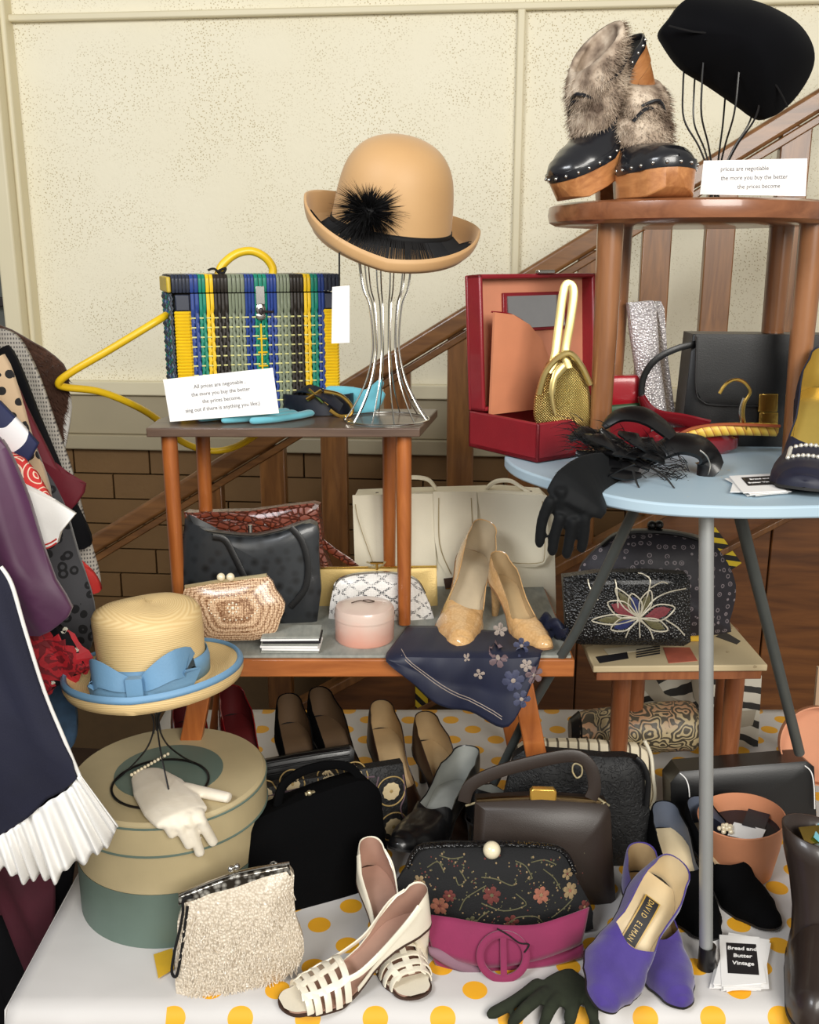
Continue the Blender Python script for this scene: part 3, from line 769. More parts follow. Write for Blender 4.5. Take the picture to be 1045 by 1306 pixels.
g = 'brown slingback shoes under the bench'
pair_shoe('slingback_shoe', 'brown slingback shoe under the bench, beside the black court shoes', (520, 1000), ZT, (483, 890), None, (0, -.75, .6), la, M['brownshoe'], M['liningtan'], g, None, M['liningtan'])
pair_shoe('slingback_shoe', 'brown slingback shoe under the bench, nearer the navy scarf', (612, 1060), ZT, (537, 905), None, (.1, -.75, .6), la, M['brownshoe'], M['liningtan'], g, None, M['liningtan'])
# navy satin shoe with a diamante buckle
la = Last(.23, .09, 'round', .62, wide=1.1)
A, B, C_ = lm(la, 'toe'), lm(la, 'back'), lm(la, 'throat')
M['goldlining'] = plain('gold lining', (196, 168, 84), .35, .6)
Mx = place(A, PZ(1026, 622, ZI+.012), B, (1062, 440), True, C_, (1040, 575), up=(-.1, -.8, .6))
s_ = shoe('satin_shoe', 'navy satin court shoe with a diamante buckle and gold lining', Mx, la, M['navysat'], M['goldlining'], M['soleblack'], tip=.007); chk(s_, la, 'toe', 'back', 'throat')
M['diamante'] = plain('diamante stones', (236, 232, 220), .08, .6, var=0)
b = MB(); th_ = lm(la, 'throat')
bk = [(.002, -.026), (.040, -.026), (.040, .026), (.002, .026)]
for i in range(4):
    p, q = bk[i], bk[(i+1) % 4]
    for j in range(9):
        f = j/9; x = p[0]+(q[0]-p[0])*f; y = p[1]+(q[1]-p[1])*f
        X_ = th_.x+.004+x*.8; Y_ = y*.9; q_ = X_/la.L; b.ball((X_, Y_, la.zs(q_)+interp(la.Ht, q_)*la.L*math.sqrt(max(0, 1-(Y_/la.w(q_))**2))**.8+.002), .0027, 5)
b.build('buckle', [M['diamante']], s_)
# ================================================================ HATS, STANDS, HATBOX
k = NM('tan felt'); k.col(k.mix(k.noise(9, detail=4), (186, 144, 94), (208, 168, 118))); k.bump(k.noise(300), .12, .0006); M['felt'] = k.set(.55, sheen=.15)
M['fringe'] = plain('black silk fringe', (14, 13, 14), .7, spec=.3)
# wire stand of the tan hat
zc = EYE; YH = 1.46
base = PZ(493, 533, ZD+.003)
stm = T(base.x, base.y, ZD)
ws = thing('hat_stand', 'tall silver wire hat stand on the dark table under the tan hat', 'hat stand', stm)
def ring(r, z, rr, name, m, par, sy=1, n=48): b_ = MB(); b_.sweep([(r*math.cos(2*PI*i/n), sy*r*math.sin(2*PI*i/n), z) for i in range(n)], rr, n=6, closed=True, up=(0, 0, 1)); return b_.build(name, [m], par)
ring(.063, .002, .0014, 'base_ring', M['silver'], ws)
hatY = base.y; topz = PY(493, 335, hatY).z-ZD
for i in range(12):
    a = 2*PI*(i+.4)/12
    pr = [(.062, .002), (.048, .022), (.031, .055), (.0215, .09), (.0195, .118), (.024, .165), (.034, topz*.86), (.041, topz+.03)]
    b = MB(); b.sweep(cr([(r*math.cos(a), r*math.sin(a), z) for r, z in pr], 5), .0011, n=5); b.build('wire', [M['silver']], ws)
ring(.0415, topz+.03, .0012, 'top_ring', M['silver'], ws)
# tan hat
hm_ = frame(PY(497, 304, hatY), 0, -13, 9)
hat = thing('felt_hat', 'tan felt cloche hat with turned-up brim, black fringe and feather pompom', 'hat', hm_)
def hatfn(p, a, r):
    return p
pr = [(0, .138), (.016, .1370), (.031, .1335), (.045, .1275), (.057, .1185), (.067, .106), (.0745, .090), (.0790, .071), (.0818, .051), (.0835, .031), (.085, .013), (.088, .003), (.100, -.002), (.113, .003), (.1245, .015), (.1285, .028), (.1275, .031), (.1235, .0295), (.113, .0), (.098, -.006), (.083, -.002), (.079, .02), (.0765, .05), (.068, .09), (.045, .118), (0, .130)]
def brim(p, a, r):
    if r > .09:
        k_ = (r-.09)/.04; up_ = .55+.45*abs(math.cos(a)); fr_ = max(0, -math.sin(a))
        p = Vector((p.x*(1-.03*k_), p.y*(1-.10*k_), p.z-.034*k_*fr_-.006*k_*(1-abs(math.cos(a)))+.012*k_*max(0, -math.cos(a))))
    return p
b = MB(); b.lathe([tuple(p) for p in cr(pr, 3)], 84, 1, .95, fn=brim); b.build('body', [M['felt']], hat, weld=True, sharp=70)
b = MB(); b.lathe([(.0856, .004), (.0862, .016), (.0852, .022)], 64, 1, .95); b.build('band', [M['fringe']], hat, solid=.001)
fr_ = MB(); rf = random.Random(5)
for i in range(230):
    a = PI*(1.0+1.0*i/229)+rf.uniform(-.01, .01)
    if 1.22*PI < a < 1.36*PI and rf.random() < .35: continue
    ca, sa = math.cos(a), math.sin(a)*.95; l_ = rf.uniform(.020, .028)
    p0_ = Vector((.0868*ca, .0868*sa, .016)); p1_ = Vector((.098*ca, .098*sa, .007)); p2_ = brim(Vector((.116*ca, .116*sa, .012)), a, .116); p2_ = p1_.lerp(p2_, l_/.026)
    fr_.sweep([p0_, p1_, p2_+Vector((0, 0, .002))], [.0009, .0009, .0006], n=3, cap=False)
fr_.build('fringe', [M['fringe']], hat, kind='stuff')
pc = hm_.inverted() @ (PY(470, 272, hatY-.082)); fm = MB()
for i in range(1500):
    d = Vector((rf.gauss(0, 1), rf.gauss(-.35, .8), rf.gauss(0, 1))).normalized(); l_ = rf.uniform(.026, .046)*(1.15 if abs(d.x) > .5 else .85)
    p = pc+d*.006; e_ = p+d*l_+Vector((0, 0, -.003)); s_ = d.cross(Vector((rf.random(), rf.random(), rf.random()))).normalized()*.0007
    m_ = p.lerp(e_, .55)+Vector((rf.uniform(-.002, .002), 0, .002))
    o = len(fm.v); fm.v += [tuple(p-s_), tuple(p+s_), tuple(m_+s_*.8), tuple(m_-s_*.8), tuple(e_)]; fm.f += [(o, o+1, o+2, o+3), (o+3, o+2, o+4)]; fm.m += [0, 0]
fm.ball(pc, .016, 8)
fm.build('pompom', [M['fringe']], hat, kind='stuff')
# swing tag of the tan hat
tg = frame(PY(434, 365, hatY-.09))
b = MB(); ta = hm_.inverted() @ PY(433, 322, hatY-.088); tb_ = hm_.inverted() @ PY(433, 370, hatY-.088)
b.sweep([ta, ta.lerp(tb_, .5), tb_], .0013, n=5); b.build('cord', [M['fringe']], hat)
b = MB(); P = outl(tg, [(424, 366), (446, 364), (446, 437), (423, 438)]); b.slab(P, 0, .0006); b.build('price_tag', [M['white']], hat, hm_.inverted() @ tg)
# hatbox
M['hbtan'] = leather('tan hatbox card', (184, 168, 130), .5, 700, .1, var=.05); M['hbgreen'] = plain('sage green card', (98, 116, 106), .55, var=.06)
hbx = thing('hatbox', 'round tan hatbox with a sage green lower band and green-trimmed lid', 'hatbox', T(-.325, 1.195, ZT) )
rb_ = .127
b = MB(); b.lathe([(0, 0), (rb_, 0), (rb_, .078)], 72); b.build('lower_band', [M['hbgreen']], hbx, weld=True)
b = MB(); b.lathe([(rb_-.0005, .078), (rb_-.0005, .165), (0, .165)], 72); b.build('side', [M['hbtan']], hbx, weld=True)
lid = MB(); lid.lathe([(rb_+.001, .132), (rb_+.0025, .132), (rb_+.0025, .1755), (rb_-.001, .1795), (0, .1795)], 72)
ld = lid.build('lid', [M['hbtan']], hbx, weld=True)
for z in (.1335, .172): ring(rb_+.0026, z, .0016, 'piping', M['hbgreen'], ld, n=64)
b = MB(); b.lathe([(.072, .1796), (.072, .1802), (0, .1802)], 48); b.build('centre_disc', [M['hbgreen']], ld, weld=True)
zL = ZT+.1802
# black wire stand on the hatbox
c_ = PZ(205, 1000, zL)
bs = thing('hat_stand', 'black wire hat stand on the hatbox lid holding the straw hat', 'hat stand', T(c_.x, c_.y, zL))
ring(.062, .002, .0018, 'base_ring', M['wire'], bs)
hz = PY(200, 890, c_.y).z-zL
for i in range(3):
    a = 2*PI*(i/3)+1.0
    pr_ = [(.062, .002), (.040, .022), (.016, .05), (.005, .075), (.004, .095), (.012, hz-.012), (.03, hz+.012)]
    b = MB(); b.sweep(cr([(r*math.cos(a), r*math.sin(a), z) for r, z in pr_], 5), .0012, n=5); b.build('wire', [M['wire']], bs)
    b = MB(); b.sweep(cr([(r*math.cos(a+.9), r*math.sin(a+.9), z) for r, z in pr_[3:]], 5), .0012, n=5); b.build('wire', [M['wire']], bs)
# straw hat
k = NM('fine straw'); x_, y_, z_ = k.sep(); ra = k.math('SQRT', k.math('ADD', k.math('MULTIPLY', x_, x_), k.math('MULTIPLY', y_, y_)))
wv = k.math('SINE', k.math('MULTIPLY', k.math('ADD', ra, z_), 2600)); k.col(k.mix(k.step(wv, -1, 1), (214, 182, 126), (228, 200, 146))); k.bump(k.math('ADD', wv, k.noise(500)), .25, .0006); M['straw'] = k.set(.6)
M['bluerib'] = plain('sky blue grosgrain ribbon', (112, 154, 188), .55, var=.06, bs=.2, bscale=400); M['strawdark'] = M['straw']
shm = frame(PY(197, 862, c_.y-.002), 0, 2, -3.5)
sh = thing('straw_hat', 'natural straw boater with a blue ribbon bow on a black wire stand', 'hat', shm)
pr = [(0, .101), (.018, .100), (.036, .0985), (.050, .096), (.0625, .090), (.0675, .082), (.068, .072), (.067, .03), (.0685, .006), (.073, .0005), (.093, .001), (.105, .006), (.1095, .012), (.1125, .008), (.1130, -.002), (.110, -.009), (.100, -.010), (.078, -.006), (.064, -.003), (.064, .07), (0, .096)]
def shf(p, a, r):
    if p.z > .06 and r < .072: p = p+Vector((0, 0, .007*math.cos(a)*-.4+.004*math.sin(2*a)*(r/.07)))
    if r > .1: p = p+Vector((0, 0, .004*abs(math.cos(a))))
    return Vector((p.x, p.y*.92, p.z))
b = MB(); b.lathe(pr, 72, fn=shf); b.build('body', [M['straw']], sh, weld=True, sharp=60)
b = MB(); b.lathe([(.0705, .003), (.0715, .020), (.0695, .031)], 72, 1, .92); b.build('ribbon_band', [M['bluerib']], sh, solid=.001)
b = MB(); b.lathe([(.1065, .0160), (.1100, .0195), (.1128, .0165), (.1136, .0120)], 72, fn=lambda p, a, r: Vector((p.x, p.y*.92, p.z-.006+.004*abs(math.cos(a))))); b.build('brim_binding', [M['bluerib']], sh, solid=.001)
bow = MB()
for (pts_, w) in (([(.0, -.070, .014), (-.020, -.082, .026), (-.046, -.076, .036), (-.058, -.060, .024), (-.046, -.072, .010), (-.015, -.078, .008), (0, -.070, .012)], .019), ([(.0, -.070, .014), (.018, -.082, .026), (.046, -.074, .040), (.060, -.052, .034), (.048, -.066, .016), (.015, -.078, .010), (0, -.070, .012)], .019)):
    P = cr(pts_, 5); n_ = len(P); ws_ = [.006+(w-.006)*min(1, 2.2*min(i, n_-1-i)/n_*1.3) for i in range(n_)]
    bow.sweep(P, .0009, ws_, n=8, up=(0, .12, 1), pw=.5)
bow.box((0, -.080, .016), (.020, .012, .028)); bow.build('bow', [M['bluerib']], sh, bevel=.0015)
# black hat on black wire stand (on the round stool)
kb = PY(915, 206, 1.37)
bw = thing('hat_stand', 'black wire hat stand behind the clogs on the round stool', 'hat stand', T(kb.x, kb.y, ZS))
ring(.05, .002, .0016, 'base_ring', M['wire'], bw, n=36)
for i in range(7):
    a = 2*PI*i/7+.3
    pr_ = [(.048, .002), (.012, .006), (.004, .020), (.006, .035), (.024, .075), (.046, .11), (.050, .15), (.050, .178)]
    b = MB(); b.sweep(cr([(r*math.cos(a), r*math.sin(a), z) for r, z in pr_], 5), .0013, n=5); b.build('wire', [M['wire']], bw)
k = NM('black velvet'); k.col(k.mix(k.noise(20), (6, 6, 8), (11, 11, 14))); M['velvet'] = k.set(.95, sheen=.02, spec=.08)
bhm = frame(PY(938, 78, 1.37), 0, 0, 0)
bh = MB(); P = outl(bhm, [(872, 2), (905, -4), (960, 4), (1005, 25), (1028, 50), (1035, 78), (1024, 108), (1000, 138), (972, 152), (940, 132), (905, 108), (870, 86), (847, 55), (842, 40), (855, 22)])
bh.puff(P, .155, .012, 2.2, smooth=4, rings=(1, .98, .94, .87, .78, .66, .5, .3, .12))
bho = bh.build('black_hat', [M['velvet']], None, bhm, sharp=80); props(bho, 'black velvet pillbox hat tilted on the black wire stand', 'hat')
bh = MB(); P0 = outl(bhm, [(843, 42), (870, 52), (905, 60), (940, 88), (972, 118), (990, 142)]); bh.sweep(cr([Vector((p[0], -.070+.03*abs(i-2.5)/2.5, p[1])) for i, p in enumerate(P0)], 4), .0012, n=5)
bh.build('brim_fold', [M['fringe']], bho)
# ================================================================ FUR CLOGS
M['clogwood'] = wood('tan clog wood', (156, 98, 54), (192, 132, 80), .4, 'X', 12)
k = NM('grey brown fur'); k.col(k.ramp(k.noise(45, detail=3), [(.30, (92, 76, 64)), (.5, (156, 138, 120)), (.68, (200, 184, 164))])); M['fur'] = k.set(.8, spec=.2)
k = NM('clog leather'); k.col((24, 25, 30)); k.bump(k.noise(90), .1, .001); M['clogblack'] = k.set(.28, coat=.4)
def clog(label, Mx, seed):
    t = thing('fur_clog', label, 'shoe', Mx, 'fur trimmed clogs on the round stool'); L = .20; hh = .088; pf = .026
    la = Last(L, hh, 'round', .52, wide=1.18); rr = random.Random(seed)
    # wooden platform: solid from sole curve down to ground at the forefoot, thick heel
    b_ = MB(); st_ = [q for q in STN]; vs = []
    def under(q):
        if q > .52: return 0.0 if q < .9 else .012*((q-.9)/.1)**2
        return max(0, (la.zs(q)+pf)-.020-.012*(q/.52)) if q > .0 else la.zs(q)
    for q in st_:
        w = max(la.w(q)*1.04, .0006); zt_ = la.zs(q)+pf; zb_ = under(q) if q > .27 else zt_-.024
        vs += [(q*L, -w, zt_), (q*L, w, zt_), (q*L, w*.95, zb_), (q*L, -w*.95, zb_)]
    n_ = len(st_); fs = [(i*4+j, i*4+(j+1) % 4, (i+1)*4+(j+1) % 4, (i+1)*4+j) for i in range(n_-1) for j in range(4)]+[(0, 1, 2, 3), (4*n_-1, 4*n_-2, 4*n_-3, 4*n_-4)]
    b_.add(vs, fs); b_.build('platform', [M['clogwood']], t, bevel=.0015, sharp=50)
    h_ = MB(); ng = 20; vs = []
    for f in (0, .3, .6, 1):
        for k_ in range(ng):
            a = 2*PI*k_/ng; q = .02+.24*(1-math.cos(a))/2
            x = q*L; y = math.copysign(max(la.w(q), .012), math.sin(a)) if abs(math.sin(a)) > 1e-6 else 0
            s_ = 1-.34*f; vs.append(((x-.022)*s_+.022+.004*f, y*s_, (la.zs(q)+pf-.01)*(1-f)))
    h_.add(vs, [(i*ng+k_, i*ng+(k_+1) % ng, (i+1)*ng+(k_+1) % ng, (i+1)*ng+k_) for i in range(3) for k_ in range(ng)]+[tuple(3*ng+k_ for k_ in range(ng))])
    h_.build('heel', [M['clogwood']], t, sharp=50)
    # leather vamp
    u_ = MB(); rows = []
    qs = [q for q in STN if q >= .50]
    for sg in (1, -1):
        o = len(u_.v)
        for q in qs:
            for j in range(9):
                p = la_pt(la, q, sg, j/8, -.001); p.z = p.z+pf+.004*math.sin(PI*j/8/2); u_.v.append(tuple(p))
        for i in range(len(qs)-1):
            for j in range(8): u_.f.append((o+i*9+j, o+(i+1)*9+j, o+(i+1)*9+j+1, o+i*9+j+1)); u_.m.append(0)
    u_.build('vamp', [M['clogblack']], t, weld=True, sharp=70)
    s_ = MB(); pth = []
    for q in [.0, .01, .03, .07, .12, .2, .3, .4, .5, .6, .7, .78, .85, .91, .955, .985, 1]:
        pth.append(Vector((q*L, la.w(q)*1.05, la.zs(q)+pf+.003)))
    full = pth+[Vector((p.x, -p.y, p.z)) for p in reversed(pth[1:-1])]
    s_.sweep(full, .0012, .0052, n=8, closed=True, up=(0, 0, 1), pw=.5); rd = s_.build('rand', [M['clogblack']], t, sharp=60)
    # studs at even spacing
    acc = 0; last = full[0]; N_ = []
    loop = cr(full, 6, True); 
    for i in range(1, len(loop)):
        acc += (loop[i]-loop[i-1]).length
        if acc > .0135: N_.append(loop[i]); acc = 0
    stud = MB(); stud.ball((0, 0, 0), .0021, 5); s0 = None
    for p in N_:
        o_ = Vector((p.x-L*.5, p.y, 0)).normalized()*.0014
        if s0 is None: s0 = stud.build('stud', [M['silver']], rd, T(p+o_))
        else: dup(s0, T(p+o_), rd)
    # insole
    b_ = MB(); b_.grid(lambda a, c__: Vector(((.01+.6*a)*L, (c__-.5)*2*(la.w(.01+.6*a)-.001), la.zs(.01+.6*a)+pf+.001)), 16, 4); b_.build('insole', [M['soleblack']], t)
    # fur cuff: tube around the instep rising towards the ankle, two rolls
    def roll(cx, rad, zlo, zhi, name, nfur, thx):
        base_ = MB(); fb = MB()
        cxs = cx; rings_ = 7; ng_ = 20
        def P_(u, v):
            a = 2*PI*u; z = zlo+(zhi-zlo)*v; bul = math.sin(PI*(.1+.8*v))
            w = rad*(.80+.24*bul); xx = cxs+.010*(1-v)+math.cos(a)*w*1.15-(.012*v); yy = math.sin(a)*w*.92
            return Vector((xx, yy, z-(.020*math.cos(a))*(1-v*.3)))
        base_.grid(lambda a, c__: P_(a, c__), ng_, rings_)
        me_ = base_.build(name, [M['fur']], t, weld=True, solid=.008)
        for i in range(nfur):
            u, v = rr.random(), rr.random(); p = P_(u, v); c__ = Vector((cxs, 0, p.z)); nrm = (p-c__); nrm.z = 0; nrm.normalize()
            d = (nrm+Vector((rr.gauss(0, .25), rr.gauss(0, .25), -.6+rr.gauss(0, .3)))).normalized(); l_ = rr.uniform(.006, .012)
            s__ = d.cross(nrm).normalized()*.0006 if d.cross(nrm).length > .01 else Vector((.0006, 0, 0)); p = p+nrm*.003
            o = len(fb.v); fb.v += [tuple(p-s__), tuple(p+s__), tuple(p+d*l_)]; fb.f.append((o, o+1, o+2)); fb.m.append(0)
        fb.build('fur_pile', [M['fur']], me_, kind='stuff')
    zb_ = la.zs(.38)+pf
    roll(.090, .037, zb_-.012, zb_+.030, 'fur_cuff', 2600, 0)
    roll(.078, .037, zb_+.022, zb_+.056, 'fur_cuff', 2600, 0)
    lc = MB(); pts_ = [Vector((.080+.037*1.12*math.cos(a), .037*math.sin(a), zb_+.030-.012*math.cos(a)+.003*math.sin(3*a))) for a in [2*PI*i/20 for i in range(20)]]
    lc.sweep(pts_, .0035, .0018, n=6, closed=True); lc.sweep(cr([Vector((.124, -.01, zb_+.02)), Vector((.128, .008, zb_+.026)), Vector((.118, .02, zb_+.012)), Vector((.128, -.004, zb_+.018)), Vector((.126, -.02, zb_+.004))], 4), .0022, n=6)
    lc.build('leather_tie', [M['clogblack']], t)
    return t
A_ = Vector((.20, 0, .03))
Mx = frame(PY(790, 200, 1.19), 0) ; 
Mx = place(Vector((.20, 0, .026)), PY(712, 237, 1.235), Vector((0, 0, .114)), (812, 52), True, up=(-.62, -.38, .55)) @ Matrix.Scale(1.0, 4)
clog('brown fur clog leaning with its heel in the air, left on the stool', Mx, 1)
Mx = T(.345, 1.262, ZS+.001) @ Matrix.Rotation(R(-112), 4, 'Z')
Mx = T(PY(862, 240, 1.17).x, 1.165, ZS+.001) @ Matrix.Rotation(R(-78), 4, 'Z') @ Matrix.Scale(1.08, 4) @ T(-.2, 0, 0)
clog('brown fur clog standing upright with its rounded black toe facing forward', Mx, 2)
# ================================================================ BAGS AND SMALL GOODS
from mathutils.bvhtree import BVHTree
class Decal:
    def __init__(s, mb, off=.0006): s.b = BVHTree.FromPolygons([Vector(v) for v in mb.v], mb.f); s.off = off; s.m = MB(); s.cy = sum(v[1] for v in mb.v)/len(mb.v)
    def y(s, x, z):
        h = s.b.ray_cast(Vector((x, -1, z)), Vector((0, 1, 0))); return (h[0] or s.b.find_nearest(Vector((x, s.cy, z)))[0]).y-s.off
    def at(s, x, z): return Vector((x, s.y(x, z), z))
    def poly(s, pts, mi=0, c=None):
        n = len(pts); cx = sum(p[0] for p in pts)/n; cz = sum(p[1] for p in pts)/n
        vs = [s.at(cx, cz)-Vector((0, .0004, 0))]+[s.at(cx+(p[0]-cx)*.5, cz+(p[1]-cz)*.5)-Vector((0, .0003, 0)) for p in pts]+[s.at(*p) for p in pts]
        s.m.add(vs, [(0, 1+j, 1+(j+1) % n) for j in range(n)]+[(1+j, 1+n+j, 1+n+(j+1) % n, 1+(j+1) % n) for j in range(n)], mi)
    def disc(s, x, z, r, n=10, mi=0, sx=1): s.poly([(x+r*sx*math.cos(2*PI*j/n), z+r*math.sin(2*PI*j/n)) for j in range(n)], mi)
    def line(s, pts, w, mi=0, k=4, flat=.5):
        P = [s.at(p.x, p.y) for p in cr([Vector(q) for q in pts], k)]; s.m.sweep(P, w, w*flat, n=5, up=(0, -1, 0), mi=mi)
    def rose(s, x, z, r, mi=0, mj=1, n=6):
        for i in range(n):
            q = r*(1-i/n); ph = i*1.3; s.off += .0003
            s.poly([(x+q*(1+.13*math.cos(5*a+ph))*math.cos(a), z+q*(1+.13*math.cos(5*a+ph))*math.sin(a)) for a in [2*PI*j/24 for j in range(24)]], mj if i % 2 else mi)
        s.off -= .0003*n
    def flower(s, x, z, r, n=5, mi=0, mc=1, rot=0):
        for i in range(n):
            a = 2*PI*i/n+rot; ca, sa = math.cos(a), math.sin(a)
            s.poly([(x+ca*u*r-sa*v*r, z+sa*u*r+ca*v*r) for u, v in ((.1, 0), (.45, .30), (.85, .30), (1, 0), (.85, -.30), (.45, -.30))], mi)
        s.disc(x, z, r*.22, 8, mc)
    def build(s, name, mats, par, **k): return s.m.build(name, mats, par, flat=True, **k)
def plane(px, z=None, Y=None, yaw=0, tilt=0, roll=0, dy=0):
    o = PY(*px, Y) if Y is not None else PZ(*px, z)
    return frame(o+Vector((0, dy, 0)), yaw, tilt, roll)
def strap(name, Mx, px, rx, ry, mat, par, ys=None, k=5, up=(0, -1, 0), n=8, pw=.5, closed=False):
    P = [loc2(Mx, *p) for p in px]; ys = ys or [0]*len(P)
    if not isinstance(ys, (list, tuple)): ys = [ys]*len(P)
    b = MB(); b.sweep(cr([Vector((p[0], y, p[1])) for p, y in zip(P, ys)], k, closed), rx, ry, n=n, up=up, pw=pw, closed=closed)
    return b.build(name, [mat], par)
def card(name, label, px4, Y, lines=None, mat=None, th=.0012, cat='card', group=None, z=None, tilt=8, size=.0065, ink=None, yaw=0, **kw):
    Mx = plane(px4[3], z, Y, yaw, tilt); t = thing(name, label, cat, Mx, group)
    P = outl(Mx, px4); b = MB(); b.slab(P, 0, th); b.build('card_sheet', [mat or M['white']], t)
    ux = (Vector(P[1])-Vector(P[0])); ang_ = math.atan2(ux.y, ux.x); c = sum((Vector(p) for p in P), Vector((0, 0)))/4
    up = Vector((-math.sin(ang_), math.cos(ang_)))
    for i, (s_, dx) in enumerate(lines or []):
        q = c+up*(size*1.35*((len(lines)-1)/2-i))+ux.normalized()*dx
        text(s_, size, ink or M['ink'], t, T(q.x, -.0004, q.y) @ Matrix.Rotation(-ang_, 4, 'Y'), 'lettering', sx=.9)
    return t
PRICE = [('All prices are negotiable ,', 0), ('the more you buy the better', 0), ('the prices become,', 0), ('sing out if there is anything you like;)', 0)]
# ---------------- woven basket
BK = dict(yellow=(232, 190, 28), blue=(36, 62, 130), green=(20, 128, 104), navy=(40, 46, 62), olive=(122, 130, 108), dark=(38, 32, 26), lb=(120, 140, 160))
for k_, c_ in BK.items(): M['bk_'+k_] = plain('woven cord '+k_, c_, .35, var=.08)
M['bk_white'] = plain('woven cord pale yellow', (226, 222, 150), .4)
yawb = 19; bM = frame(PZ(229, 535, ZD), yawb)
bt = thing('woven_basket', 'woven striped cord basket in yellow, blue, green and olive, with a yellow handle', 'basket', bM)
W_ = loc2(bM, 431, 500)[0]; Dp = .125; Hb = loc2(bM, 226, 374)[1]; Hl = loc2(bM, 226, 352)[1]
b = MB(); b.box((W_/2, Dp/2, Hb/2), (W_-.006, Dp-.004, Hb)); b.build('body', [M['bk_dark']], bt, bevel=.004)
fx = lambda x: loc2(bM, x, 440)[0]
strips = [('yellow', 226, 245), ('blue', 245, 256), ('green', 256, 265), ('yellow', 265, 275), ('dark', 275, 293), ('olive', 293, 314), ('blue', 314, 326), ('green', 326, 342), ('blue', 342, 354), ('olive', 354, 371), ('dark', 371, 388), ('yellow', 388, 397), ('green', 397, 406), ('blue', 406, 414), ('yellow', 414, 431)]
rw = random.Random(2); ztop = Hb-.001; zw = Hb-.026
for i, (c_, a_, e_) in enumerate(strips):
    x0_, x1_ = fx(a_), fx(e_); m_ = MB()
    if i in (0, len(strips)-1):
        nn = 34
        for j in range(nn):
            z = .002+(zw-.004)*j/(nn-1); m_.sweep([(x0_, -.001, z), (x0_+.003, -.0045, z), (x1_-.003, -.0045, z), (x1_, -.001, z)], .0026, n=6)
        m_.build('strip', [M['bk_'+c_]], bt)
        m2 = MB(); m2.box(((x0_+x1_)/2, -.001, (zw+ztop)/2), (x1_-x0_-.001, .006, ztop-zw-.002)); m2.build('corner_cap', [M['bk_navy']], bt, bevel=.0015)
        continue
    nc = max(2, round((x1_-x0_)/.0052)); wd_ = (x1_-x0_)/nc
    for j in range(nc):
        x = x0_+wd_*(j+.5); pts = []; N_ = 26
        for q in range(N_+1):
            z = .002+(ztop-.002)*q/N_; wv = math.cos(PI*q+PI*j) if z < zw else 1
            pts.append((x+(.0004*wv), -.0030-.0014*wv, z))
        m_.sweep(pts, wd_*.50, .0016, n=6, up=(0, -1, 0))
    m_.build('strip', [M['bk_'+c_]], bt)
m_ = MB()
for j in range(13):
    z = .002+(ztop-.002)*(2*j+1)/26
    if z < zw+.004: m_.sweep([(fx(245), -.0034, z), (fx(414), -.0034, z)], .0011, n=5)
m_.build('cross_cords', [M['bk_white']], bt)
m_ = MB(); m_.sweep([(fx(333), -.006, .004), (fx(333), -.006, Hb-.045)], .0014, n=5)
for z in (.035, .055, .075, .095, .115): m_.sweep([(fx(328), -.0058, z), (fx(340), -.0058, z)], .0012, n=5)
m_.build('centre_stitch', [M['bk_yellow']], bt)
# side cords
for j, c_ in enumerate(['navy', 'lb', 'green', 'navy', 'blue', 'green', 'lb', 'navy', 'blue', 'navy', 'green', 'navy']):
    m_ = MB(); y = Dp*(j+.5)/12; pts = [(-.0015-.0016*math.cos(PI*q+PI*j), y, .002+(ztop-.002)*q/26) for q in range(27)]
    m_.sweep(pts, .0045, .0018, n=6, up=(-1, 0, 0)); m_.build('side_cord', [M['bk_'+c_]], bt)
ldm = MB(); ldm.box((W_/2, Dp/2, (Hb+Hl)/2+.001), (W_+.006, Dp+.008, Hl-Hb-.002)); lid_ = ldm.build('lid', [M['bk_dark']], bt, bevel=.004)
for i, (c_, a_, e_) in enumerate(strips):
    x0_, x1_ = fx(a_)-(.004 if i == 0 else 0), fx(e_)+(.003 if i == 14 else 0); m_ = MB(); nc = max(2, round((x1_-x0_)/.0055)); wd_ = (x1_-x0_)/nc
    for j in range(nc):
        x = x0_+wd_*(j+.5); m_.sweep([(x, -.0045, Hb+.001), (x, -.0065, Hb+.008), (x, -.0060, Hl-.004), (x, -.001, Hl+.001), (x, Dp*.5, Hl+.0015), (x, Dp, Hl)], wd_*.48, .0014, n=6, up=[(0, -1, 0), (0, -1, 0), (0, -1, .2), (0, -.6, .8), (0, 0, 1), (0, 0, 1)])
    m_.build('lid_strip', [M['bk_navy' if i in (0, 14) else 'bk_'+c_]], lid_)
m_ = MB(); m_.box((-.005, Dp*.35, (Hb+Hl)/2), (.006, Dp*.85, Hl-Hb-.002)); m_.build('lid_end', [plain('yellow lid end', (196, 168, 52), .4)], lid_, bevel=.002)
Ms_ = M['silver']
cx_ = fx(333); m_ = MB(); m_.box((cx_, -.0075, Hb-.004), (.013, .003, .026)); m_.ball((cx_, -.008, Hb-.024), .0095, 8, (.8, .25, 1)); m_.ball((cx_, -.008, Hb-.034), .0075, 8, (1, .25, .8)); m_.build('clasp', [Ms_], bt, bevel=.001)
m_ = MB(); m_.ball((cx_, -.011, Hb-.027), .0045, 7, (.8, .4, 1.3)); m_.sweep([(cx_, -.012, Hb-.027), (cx_+.018, -.008, Hb-.028)], .0017, n=6); m_.build('clasp_catch', [M['darkbar']], bt)
hy = [Dp*.45]*7
strap('handle', bM, [(282, 352), (288, 338), (305, 324), (325, 320), (343, 328), (353, 342), (352, 356)], .0062, .0062, M['bk_yellow'], bt, [.03]*7, n=12, pw=1)
strap('tie', bM, [(268, 345), (276, 343), (286, 350), (291, 342), (280, 347), (290, 348)], .0018, .0018, M['fringe'], bt, [.022]*6, pw=1)
b = MB(); WPt = lambda x, y, Y: bM.inverted() @ PY(x, y, Y)
